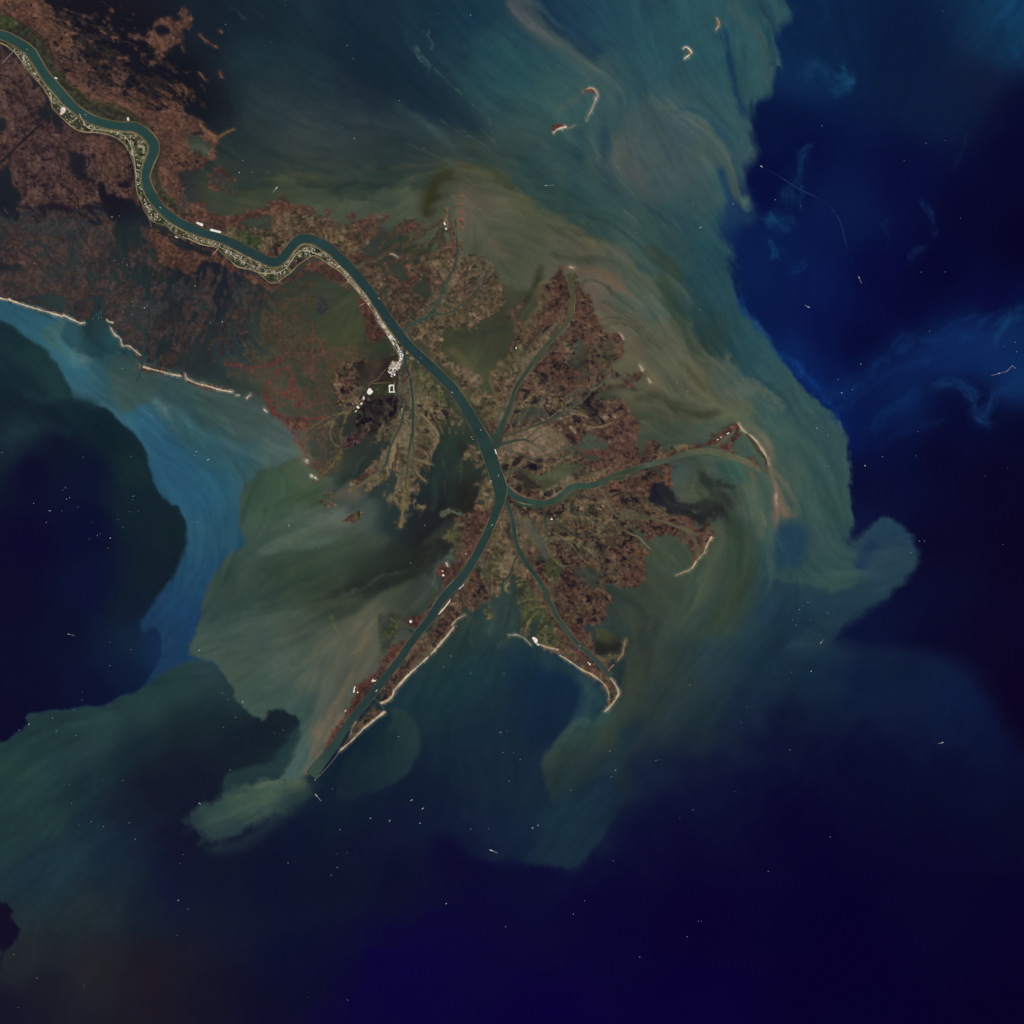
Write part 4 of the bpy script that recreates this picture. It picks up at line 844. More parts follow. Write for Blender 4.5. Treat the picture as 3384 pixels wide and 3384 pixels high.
# --- between the two southern passes
land([(1662,1665),(1675,1672),(1688,1725),(1694,1775),(1706,1815),(1735,1868),(1775,1920),(1798,1965),(1815,2010),(1845,2055),(1875,2098),(1908,2138),(1960,2185),(2003,2225),(2018,2240),(2036,2268),(2044,2288),(2034,2308),(2014,2332),(1998,2352),(2010,2335),(2014,2308),(2008,2285),(1994,2265),(1978,2245),(1950,2230),(1920,2212),(1890,2192),(1862,2172),(1840,2157),(1815,2142),(1785,2132),(1766,2122),
 (1745,2110),(1728,2092),(1720,2080),(1718,2050),(1724,2015),(1735,1995),(1716,1975),(1708,1945),(1690,1905),(1672,1925),(1660,1955),(1645,1975),(1625,1965),(1612,1990),(1592,2005),(1560,2012),(1530,2008),(1500,2062),(1497,2071),(1472,2106),(1444,2140),(1416,2171),(1382,2202),(1351,2230),(1326,2255),(1304,2280),(1298,2295),(1280,2314),(1258,2325),(1248,2314),(1262,2285),(1310,2225),(1370,2140),(1440,2050),(1500,1965),(1550,1900),(1600,1815),(1630,1750),(1650,1690)], 'tanred', rough=6)
land([(1690,1930),(1740,1930),(1790,1990),(1820,2040),(1830,2100),(1790,2120),(1740,2100),(1720,2050),(1725,2000)], 'green', cover=False, soft=16, rough=8)
land([(1700,1920),(1740,1915),(1760,1960),(1740,1990),(1715,1960)], 'olive', cover=False, soft=10, rough=8)
land([(1780,2060),(1830,2080),(1850,2140),(1800,2130),(1770,2100)], 'olive', cover=False, soft=16, rough=8)
land([(1635,1840),(1690,1820),(1715,1850),(1690,1890),(1650,1880)], 'flat', cover=False, soft=20, rough=8)
land([(1740,1900),(1780,1950),(1810,2010),(1860,2080),(1900,2140),(1870,2120),(1830,2060),(1790,2000),(1750,1940)], 'red', cover=False, soft=14, op=.7)
land([(1890,2130),(1960,2190),(2000,2230),(1960,2215),(1910,2170)], 'red', cover=False, soft=12)
land([(1560,1880),(1620,1880),(1640,1930),(1600,1980),(1560,1990),(1530,1960)], 'brownp', cover=False, soft=24, rough=10)
land([(1580,1900),(1640,1780),(1660,1830),(1640,1900),(1610,1930)], 'olive', cover=False, soft=24, op=.6, rough=10)
land([(1480,2020),(1540,1980),(1530,2010),(1490,2060),(1440,2120),(1380,2180),(1320,2240),(1270,2300),(1300,2240),(1380,2140)], 'brown', cover=False, soft=14, op=.7)
land([(1380,2150),(1420,2130),(1400,2170),(1350,2220),(1310,2260),(1340,2210)], 'deepred', cover=False, soft=14, op=.6, rough=8)
land([(1345,2185),(1375,2165),(1360,2200),(1335,2220)], 'dark', cover=False, soft=6, op=.7)
land([(1280,2285),(1292,2278),(1275,2302),(1262,2318),(1262,2305)], 'dark', cover=False, soft=5, op=.8)
land([(1990,2245),(2020,2250),(2035,2280),(2025,2310),(2015,2325),(2022,2280)], 'deepred', cover=False, soft=6, op=.8)
cut([(1640,1985),(1655,1970),(1662,1940),(1680,1925),(1700,1960),(1712,1990),(1705,2030),(1700,2080),(1660,2080),(1630,2060)], rough=4)
cut([(1585,2000),(1610,1985),(1625,1990),(1610,2020),(1625,2045),(1600,2060),(1588,2030)], rough=4)
land([(1600,2020),(1620,2010),(1632,2030),(1622,2045),(1605,2042)], 'olive', rough=4)
cut([(1750,2090),(1755,2070),(1775,2045),(1795,2030),(1785,2050),(1770,2080),(1768,2100),(1755,2105)], rough=2)
shoal([(1680,2099),(1700,2098),(1720,2104),(1740,2118),(1755,2132)], 6, (140,122,98))
shoal([(1765,2118),(1785,2130),(1815,2140),(1845,2148)], 6, (150,124,100))
shoal([(1850,2166),(1870,2178),(1900,2198),(1925,2214),(1950,2225),(1975,2240)], 5.5, (166,142,112))
shoal([(1960,2233),(1985,2250),(2002,2268),(2012,2292),(2014,2310)], 5, (140,118,92))
shoal([(2018,2240),(2036,2266),(2046,2288),(2038,2308),(2018,2334),(1998,2352)], 6, (176,142,116))
shoal([(1537,2031),(1509,2047),(1491,2065)], 5, (156,122,96))
shoal([(1498,2071),(1472,2106),(1444,2140),(1416,2171),(1382,2202),(1351,2230),(1326,2255),(1304,2280),(1299,2296),(1280,2314),(1256,2324)], 5.5, (186,156,126))
# --- west bank of the south-western pass
land([(1574,1600),(1582,1625),(1572,1650),(1580,1668),(1565,1687),(1520,1700),(1490,1715),(1500,1735),(1475,1758),(1460,1768),(1487,1799),(1502,1836),(1515,1858),(1493,1868),(1456,1870),(1446,1895),(1456,1917),(1468,1937),(1447,1966),(1416,2016),(1395,2035),(1345,2040),(1335,2060),(1365,2078),(1372,2092),(1345,2115),(1290,2138),(1275,2172),(1254,2182),(1256,2199),(1265,2210),(1246,2225),(1217,2242),(1199,2256),(1176,2262),(1165,2286),(1172,2300),(1152,2326),(1138,2346),
 (1142,2364),(1118,2394),(1099,2429),(1084,2457),(1074,2482),(1090,2478),(1120,2435),(1165,2365),(1215,2290),(1275,2215),(1330,2145),(1390,2065),(1450,1985),(1500,1918),(1555,1850),(1595,1775),(1625,1715),(1645,1670),(1640,1620),(1612,1560)], 'brown', rough=5)
land([(1575,1600),(1612,1570),(1640,1620),(1642,1665),(1600,1690),(1575,1660)], 'tan', cover=False, soft=12, rough=10)
land([(1580,1680),(1620,1690),(1600,1760),(1570,1810),(1540,1780),(1560,1710)], 'red', cover=False, soft=30, rough=10, op=.7)
land([(1460,1765),(1500,1720),(1540,1720),(1520,1780),(1500,1840),(1490,1800)], 'olive', cover=False, soft=24, rough=10)
land([(1447,1895),(1460,1870),(1480,1880),(1475,1930),(1460,1925)], 'deepred', cover=False, soft=8)
land([(1480,1880),(1510,1870),(1530,1880),(1490,1930),(1475,1920)], 'red', cover=False, soft=12)
land([(1340,2050),(1400,2020),(1420,2030),(1390,2075),(1360,2075)], 'deepred', cover=False, soft=10, op=.8)
land([(1250,2030),(1290,2020),(1340,2040),(1310,2060),(1325,2075),(1300,2110),(1290,2140),(1270,2165),(1255,2120),(1252,2070)], 'mud', rough=5)
land([(1290,2060),(1320,2070),(1310,2100),(1280,2110),(1262,2100)], 'green', cover=False, soft=14, rough=8)
land([(1295,2040),(1340,2030),(1350,2050),(1320,2055)], 'olive', cover=False, soft=10, rough=8)
land([(1175,2265),(1245,2226),(1262,2200),(1290,2150),(1320,2140),(1270,2210),(1200,2300),(1150,2360),(1100,2440),(1080,2480),(1090,2450),(1140,2360),(1165,2300)], 'deepred', cover=False, soft=8)
# --- isolated spit south of the cut
land([(1236,2326),(1264,2349),(1268,2353),(1242,2374),(1211,2399),(1186,2423),(1165,2445),(1137,2467),(1124,2483),(1121,2475),(1158,2425),(1174,2394),(1205,2360)], 'tanred', rough=2)
land([(1180,2405),(1210,2380),(1225,2375),(1190,2410),(1165,2435),(1160,2430)], 'dark', cover=False, soft=5, op=.7)
land([(1125,2478),(1150,2440),(1165,2440),(1140,2465)], 'deepred', cover=False, soft=5)
shoal([(1270,2353),(1242,2376),(1211,2401),(1186,2425),(1165,2447),(1137,2469),(1122,2484)], (7.5,5), (196,168,138))
shoal([(1159,2428),(1162,2408),(1178,2385)], 4, (140,120,88))
# --- fan west of the river, below the town
land([(1337,1180),(1398,1222),(1448,1262),(1478,1305),(1508,1358),(1533,1405),(1560,1455),(1588,1515),(1605,1555),(1600,1562),(1580,1534),(1558,1512),(1548,1484),(1536,1466),(1530,1435),(1515,1402),(1490,1394),(1478,1412),(1453,1410),(1454,1430),(1447,1462),(1412,1499),(1381,1508),(1428,1530),(1418,1552),(1384,1538),(1391,1567),(1412,1593),(1395,1600),(1372,1580),
 (1362,1590),(1397,1617),(1391,1650),(1365,1638),(1375,1660),(1400,1670),(1391,1697),(1372,1672),(1338,1690),(1318,1672),(1290,1642),(1316,1640),(1320,1595),(1313,1564),(1301,1548),(1300,1540),(1285,1558),(1270,1586),(1235,1597),(1198,1612),(1172,1616),(1165,1585),(1195,1580),(1220,1545),(1251,1517),(1263,1490),(1270,1470),(1242,1468),(1229,1440),(1242,1406),(1273,1390),(1290,1360),(1290,1320),(1310,1300),(1325,1250)], 'tan', rough=8, wob=9, fil=1.3)
land([(1180,1320),(1330,1310),(1330,1350),(1290,1420),(1240,1470),(1180,1440)], 'dark', cover=False, soft=30, rough=16, op=.75, fil=1.2)
land([(1300,1540),(1345,1500),(1420,1490),(1430,1550),(1400,1620),(1330,1600)], 'tanred', cover=False, soft=24, rough=14, op=.7, fil=1.5)
land([(1340,1190),(1400,1230),(1450,1275),(1480,1330),(1440,1330),(1390,1290),(1330,1290),(1320,1250)], 'olive', cover=False, soft=30, rough=10)
land([(1380,1340),(1450,1330),(1500,1370),(1480,1400),(1440,1400),(1390,1400)], 'mix', cover=False, soft=30, rough=10)
land([(1345,1200),(1370,1230),(1355,1290),(1325,1270)], 'brown', cover=False, soft=16)
land([(1490,1380),(1540,1440),(1590,1530),(1600,1555),(1560,1500),(1520,1430)], 'brown', cover=False, soft=10)
land([(1160,1580),(1185,1575),(1240,1540),(1260,1520),(1262,1540),(1220,1570),(1180,1600)], 'red', cover=False, soft=8)
for P in ([(1308,1735),(1318,1700),(1335,1700),(1340,1725),(1322,1742)],[(1148,1718),(1175,1695),(1190,1700),(1190,1730),(1165,1735)],[(1078,1635),(1095,1630),(1092,1650)],[(1060,1650),(1080,1645),(1100,1665),(1080,1672)]):
    land(P, 'mix', rough=8)
land([(1145,1715),(1165,1700),(1172,1720),(1160,1730)], 'red', cover=False, soft=8)
shoal([(1465,1700),(1490,1690),(1520,1700)], 14, (80,84,70), fray=.5)
# --- network of canals and reefs west of the town
NET = [(745,1195),(830,1203),(905,1178),(912,1090),(900,1000),(960,1000),(985,1080),(1060,1130),(1100,1150),(1200,1140),(1245,1230),(1232,1310),(1195,1345),(1120,1372),(1060,1390),(1120,1420),(1140,1480),(1110,1550),(1050,1585),(1035,1560),(1005,1500),(985,1450),(950,1410),(925,1380),(890,1340),(870,1290),(880,1255),(850,1250),(760,1225)]
_P = np.array(NET, float)
_w = win(_P, 30)
_sy, _sx = LAND.crop(_w)
_d = up(sdf(_P, XH[_w[2]:_w[3], _w[0]:_w[1]], YH[_w[2]:_w[3], _w[0]:_w[1]])) + 14 * NFINE[_sy, _sx] + 12 * N30[_sy, _sx]
_r = np.maximum(RID[_sy, _sx], RID2[_sy, _sx] - .05)
_v = np.where(_d > 0, (_r - .72) * 16, -20) * sstep(-10, 40, _d)
_mix = np.clip(.4 + N30[_sy, _sx], 0, 1)[..., None]
_c = np.array((92,64,54), np.float32) * (1 - _mix) + np.array((84,70,56), np.float32) * _mix
_c = _c * (1 + .12 * N7[_sy, _sx])[..., None]
_new = (COV[_sy, _sx] <= 0)[..., None]
LAND.c[_sy, _sx] = np.where(_new, _c, LAND.c[_sy, _sx])
COV[_sy, _sx] = np.maximum(COV[_sy, _sx], np.where(_d > -8, _v, -50))
for p, w, c in (([(925,1380),(1000,1386),(1060,1386),(1090,1380)],7,(96,56,48)),([(905,1258),(888,1262),(874,1285),(876,1310),(888,1332),(905,1350),(922,1376)],10,(92,54,48)),([(930,1392),(960,1420),(985,1452),(1002,1490)],7,(96,60,54)),
    ([(1000,1440),(1040,1405),(1090,1378),(1150,1360),(1190,1335)],6,(92,78,58)),([(1012,1452),(1050,1420),(1100,1385)],5,(98,74,58)),([(1160,1345),(1140,1390),(1125,1440),(1130,1480),(1100,1530),(1060,1575)],9,(86,78,52)),([(1098,1400),(1090,1440),(1105,1470),(1125,1475)],7,(92,86,62)),
    ([(1036,1070),(1035,1150),(1040,1230)],5,(98,64,54)),([(930,1165),(990,1165),(1040,1180),(1090,1165),(1160,1140)],4,(92,66,56)),([(908,1050),(925,1110),(935,1170),(925,1195)],14,(76,60,50)),([(915,1225),(950,1215),(970,1245),(955,1290),(940,1300)],14,(96,58,50)),
    ([(755,1205),(800,1208),(850,1215),(900,1205),(930,1185)],14,(84,56,54)),([(1040,1255),(1055,1290),(1040,1335),(1010,1345)],6,(96,62,54)),([(990,1290),(1000,1320),(985,1345)],10,(92,58,52)),([(930,1310),(960,1312),(985,1300)],8,(88,60,54)),
    ([(1060,1120),(1080,1180)],5,(100,62,52))):
    shoal(p, w, c, fray=.9, wob=6)
land([(925,1382),(1010,1388),(1040,1400),(1000,1420),(960,1415)], 'red', rough=8)
land([(1110,1230),(1150,1195),(1200,1215),(1225,1270),(1215,1325),(1160,1345),(1120,1330),(1095,1285)], 'mix', rough=12)
land([(1125,1250),(1160,1230),(1180,1280),(1160,1310),(1130,1290)], 'brownp', cover=False, soft=20, rough=8)
land([(1175,1200),(1240,1185),(1290,1180),(1318,1172),(1322,1200),(1310,1260),(1290,1330),(1250,1350),(1215,1330),(1195,1260)], 'darkw', rough=6)
land([(1225,1272),(1298,1266),(1300,1310),(1235,1300)], 'green', cover=False, soft=6, op=.8)
land([(1215,1320),(1300,1310),(1330,1320),(1320,1380),(1290,1395),(1250,1400),(1235,1440),(1170,1420),(1180,1360)], 'dark', rough=8, op=.9)
land([(1130,1460),(1170,1420),(1210,1430),(1190,1470),(1150,1480)], 'nwdim', rough=10)
# --- marsh west of the river road
land([(-260,650),(60,690),(200,690),(300,700),(380,740),(400,860),(470,760),(500,800),(560,900),(640,930),(700,960),(690,1060),(640,1150),(600,1235),(520,1218),(470,1175),(420,1130),(365,1070),(280,1060),(205,1044),(60,1000),(0,985),(-260,940)], 'veil', rough=26, wob=22, fil=6, soft=10)
land([(620,900),(760,880),(860,940),(840,1080),(760,1180),(690,1200),(640,1100)], 'veil', rough=30, wob=24, fil=6, soft=10)
land([(-260,130),(0,150),(60,200),(140,300),(170,370),(215,405),(320,447),(400,480),(430,520),(448,600),(460,670),(470,690),(455,690),(440,660),(412,662),(385,650),(370,635),(345,675),(320,676),(270,676),(262,690),(180,662),(120,680),(70,675),(40,640),(-260,645)], 'nwdim', rough=5)
land([(330,450),(410,490),(440,560),(450,640),(430,650),(390,600),(340,560),(310,480)], 'nw', cover=False, soft=40, op=.8)
land([(90,400),(190,420),(200,480),(100,470)], 'nwdim', cover=False, soft=30)
for P in ([(165,345),(190,360),(200,400),(212,470),(232,495),(285,520),(272,590),(250,580),(230,555),(222,490),(175,400)],[(255,565),(290,570),(290,592),(262,590)],[(115,370),(160,350),(175,400),(150,400)],[(0,390),(18,395),(15,430),(0,440)]):
    cut(P, rough=5)
cut([(325,610),(340,605),(370,650),(420,660),(460,690),(478,710),(470,720),(420,700),(375,690),(340,675)], rough=4)
cut([(10,560),(30,545),(35,580),(45,620),(65,640),(60,670),(-40,690),(-40,620)], rough=4)
cut([(390,605),(430,600),(432,620),(400,622)], rough=6)
land([(-260,700),(60,715),(150,735),(230,715),(300,745),(250,790),(150,800),(60,770),(-260,790)], 'haze', rough=12, wob=12, op=.8)
land([(-260,745),(50,738),(110,760),(150,780),(190,785),(235,728),(245,722),(232,755),(205,790),(250,790),(290,770),(338,740),(362,750),(372,790),(384,825),(370,850),(330,845),(300,860),(290,900),(270,915),(300,935),(350,905),(385,935),(400,960),(375,990),(340,970),(300,985),(255,1005),(232,1030),(205,1042),(130,1015),(105,985),(60,1000),(0,985),(-260,905)], 'murk', rough=9, wob=10)
land([(225,750),(240,790),(215,850),(190,870),(150,900),(180,930),(240,900),(290,880),(260,830),(262,790)], 'haze', cover=False, soft=30, rough=10)
land([(-100,800),(50,790),(110,860),(70,900),(-100,860)], 'nwdim', cover=False, soft=50, op=.5, rough=10)
cut([(110,985),(130,970),(170,968),(210,985),(218,1010),(200,1030),(140,1012)], rough=4)
cut([(-60,850),(0,860),(40,880),(55,870),(70,880),(40,895),(-60,890)], rough=4)
land([(360,880),(420,910),(435,930),(400,925),(385,900)], 'murk', rough=8)
land([(460,740),(480,760),(500,800),(520,850),(530,890),(500,890),(470,860),(455,850),(480,800)], 'murk', rough=8)
land([(356,1030),(375,1010),(400,1000),(430,1010),(480,990),(520,1000),(560,980),(560,1020),(500,1050),(490,1090),(480,1130),(465,1170),(440,1150),(400,1120),(372,1070)], 'haze', rough=10)
land([(355,1060),(370,1025),(395,1010),(400,1040),(430,1080),(470,1110),(470,1165),(440,1155),(405,1130)], 'murk', rough=6, op=.8)
land([(465,1210),(500,1210),(560,1225),(600,1240),(640,1260),(720,1280),(768,1292),(700,1292),(620,1262),(600,1235),(540,1235),(480,1225)], 'red', rough=4)
land([(490,745),(530,760),(585,778),(620,800),(660,812),(700,822),(728,845),(760,875),(795,905),(880,930),(905,950),(890,960),(860,945),(800,920),(745,885),(690,858),(660,870),(655,890),(625,905),(590,895),(560,880),(525,860),(505,815)], 'red', rough=6)
cut([(560,790),(600,795),(660,820),(700,830),(690,845),(640,830),(600,825),(570,800)], rough=4)
land([(720,835),(765,875),(795,900),(850,915),(905,948),(950,925),(1000,890),(1030,862),(1060,868),(1110,892),(1145,925),(1162,950),(1148,958),(1100,930),(1050,905),(1020,895),(985,918),(940,945),(893,962),(850,938),(790,908)], 'red', rough=4)
land([(1180,995),(1206,984),(1222,1010),(1240,1048),(1262,1085),(1278,1110),(1231,1135),(1216,1112),(1203,1050),(1192,1012)], 'deepred', rough=2, wob=2)
for P in ([(590,640),(640,660),(620,700),(580,690)],[(560,930),(600,920),(640,960),(600,1000),(560,980)],[(880,980),(930,970),(940,1010),(900,1020)],[(1040,970),(1075,990),(1070,1040),(1045,1010)],[(640,980),(700,970),(690,1010),(640,1010)],[(770,930),(830,960),(800,1010),(760,980)]):
    land(P, 'haze', rough=14, wob=14, op=.7)
shoal([(-60,975),(0,986),(25,990),(32,988)], 4.6, (196,172,146))
shoal([(30,990),(60,1002),(120,1020),(170,1035),(205,1046)], 4.6, (196,172,146))
shoal([(210,1042),(225,1050),(250,1060),(270,1068),(280,1066)], 6, (206,186,160))
shoal([(352,1056),(360,1064),(372,1066)], 5, (180,160,136))
shoal([(367,1085),(378,1105),(395,1118),(405,1142),(425,1142),(445,1158),(465,1172)], 5, (160,134,110))
shoal([(466,1210),(510,1222),(560,1235),(600,1242)], 4.6, (196,168,142))
shoal([(612,1234),(620,1252),(650,1266),(700,1280),(735,1290),(768,1294)], 5, (194,166,140))
shoal([(782,1305),(792,1307)], 4, (150,120,100))
shoal([(815,1316),(825,1306)], 6, (190,160,140))
shoal([(872,1352),(882,1359)], 6, (180,150,128))
for x, y in ((1014,1522),(1042,1578),(1030,1572)):
    shoal([(x-2,y),(x+2,y+1)], 5, (190,180,150))
# --- barrier islands of the northern sound
shoal([(1932,301),(1945,291),(1960,290),(1970,300),(1976,318),(1970,332),(1964,345),(1955,365),(1945,380),(1938,400)], (8,3), (150,120,98))
shoal([(1935,300),(1950,297),(1960,302)], 8, (96,62,54))
shoal([(1830,432),(1836,422),(1850,417),(1860,418)], 12, (84,50,44))
shoal([(1828,440),(1840,430),(1858,422),(1872,421)], 5, (210,190,168))
shoal([(1880,425),(1895,418),(1905,410)], 3, (120,108,90))
shoal([(1968,320),(1970,332)], 6, (206,190,170))
shoal([(2370,60),(2376,75),(2372,88),(2366,98)], (7,5), (150,122,100))
shoal([(2373,64),(2372,80)], 7, (130,96,80))
shoal([(2260,160),(2268,154),(2280,162),(2286,174),(2278,182),(2268,190),(2262,196)], (7,3), (200,184,160))
shoal([(2275,165),(2280,176)], 5, (96,84,64))
shoal([(2050,1105),(2056,1113),(2062,1124)], 4, (176,136,114))
shoal([(2112,1208),(2118,1216),(2126,1226)], 4, (160,130,106))
shoal([(2142,1252),(2150,1265)], 4, (176,150,130))
shoal([(1882,881),(1898,886)], 4, (176,140,114))
# small light scars, banks of the minor channels
for p, w, c in (([(1472,1862),(1478,1872)],6,(210,190,160)),([(1890,1320),(1860,1350),(1830,1370),(1800,1392)],5,(112,98,76)),([(1865,1345),(1880,1360),(1905,1370)],4,(130,114,94)),([(1840,1382),(1860,1386)],5,(140,122,98)),
    ([(1925,1400),(1960,1412),(2000,1405),(2025,1395)],6,(116,100,76)),([(1885,1412),(1900,1430)],7,(140,124,98)),([(1700,1500),(1760,1512),(1810,1505),(1860,1488)],5,(76,80,60)),([(1910,1455),(1870,1480),(1830,1505),(1790,1512)],4,(84,84,66)),
    ([(1625,1230),(1620,1262),(1635,1300),(1660,1340)],6,(116,92,70)),([(1610,1305),(1635,1318),(1655,1345)],5,(116,100,72)),([(1660,1590),(1700,1622),(1740,1645)],5,(120,100,76)),([(1800,1655),(1850,1630),(1890,1600)],5,(130,108,84)),
    ([(1702,1652),(1730,1665),(1755,1668)],6,(140,118,90)),([(1930,1750),(1990,1770),(2050,1760)],4,(92,88,70)),([(1830,1760),(1880,1790),(1920,1840),(1950,1860)],4,(104,96,74)),([(1800,1800),(1830,1850),(1858,1872)],4,(96,96,74)),([(1858,1872),(1900,1868)],3,(100,96,76)),
    ([(1800,1900),(1830,1922),(1850,1905)],4,(100,96,68)),([(2080,1570),(2070,1565)],4,(110,100,70)),([(1700,1960),(1730,1940),(1760,1930)],4,(50,54,40)),([(1712,1990),(1750,1980),(1790,1985)],4,(100,92,66)),([(1725,2000),(1760,1990),(1800,1996)],4,(54,56,42)),
    ([(1735,2030),(1765,2010),(1800,2005)],5,(112,96,70)),([(1640,1870),(1650,1855),(1660,1840)],4,(74,74,56)),([(1680,1960),(1672,1945),(1680,1930)],5,(120,104,80)),([(1770,2090),(1800,2060),(1830,2040)],4,(50,54,44)),([(1735,2080),(1750,2050),(1780,2020)],6,(116,102,74)),
    ([(1390,1370),(1420,1400),(1450,1440)],6,(124,108,80)),([(1400,1340),(1440,1390),(1465,1430)],4,(92,80,60)),([(1330,1350),(1322,1410),(1300,1460),(1285,1500)],5,(140,120,92)),([(1300,1470),(1296,1510),(1285,1545)],12,(132,108,80)),([(1360,1200),(1352,1260),(1370,1330),(1374,1400)],4,(110,96,74)),
    ([(1430,1535),(1400,1525),(1370,1515)],5,(120,110,84)),([(1410,1595),(1390,1575),(1370,1555)],5,(116,106,78)),([(1340,1600),(1335,1640),(1332,1680),(1325,1740)],10,(112,100,66)),([(2250,1740),(2290,1760),(2330,1775)],5,(84,82,64))):
    shoal(p, w, c, .85, fray=.5, wob=4)
# ----------------------------------------------------------------- rivers (centre lines and widths, map units) and the levee line
RIVER = [(-120,85,28),(0,115,28),(42,132,28),(96,165,27),(120,198,27),(149,248,27),(199,306,27),(231,343,27),(264,371,26),(304,394,26),(357,411,25),(404,418,26),(444,420,28),(482,442,29),(507,474,30),(508,502,30),(492,540,28),(481,577,26),(483,600,26),(493,628,28),(508,657,28),(528,684,28),(559,712,28),(593,736,28),
 (634,755,27),(671,770,27),(718,784,26),(764,801,27),(811,825,28),(857,848,28),(888,863,28),(913,866,28),(934,852,27),(946,838,27),(959,820,27),(977,800,27),(997,789,28),(1019,788,28),(1043,795,28),(1071,810,29),(1099,827,30),(1115,845,30),(1146,873,30),(1174,904,30),(1199,935,30),(1224,966,30),(1248,1001,29),(1270,1035,29),(1292,1066,29),(1314,1097,29),(1338,1128,30),(1362,1154,30),
 (1393,1183,31),(1430,1217,31),(1461,1248,31),(1492,1279,31),(1517,1314,32),(1539,1348,33),(1558,1379,35),(1576,1413,36),(1595,1447,42),(1610,1481,46),(1620,1512,44),(1632,1547,44),(1645,1584,44),(1654,1616,44),(1653,1645,34),(1646,1674,28),(1633,1709,27),(1617,1749,26),(1599,1789,26),(1577,1830,26),(1555,1867,26),(1534,1901,26),(1502,1935,26),(1475,1963,26),(1447,2001,26),(1420,2046,25),(1385,2087,24),(1354,2130,24),(1326,2171,23),
 (1298,2208,23),(1270,2242,23),(1245,2276,23),(1217,2311,23),(1189,2345,24),(1158,2382,24),(1134,2419,25),(1110,2457,28),(1084,2490,32),(1056,2525,36),(1028,2562,40)]
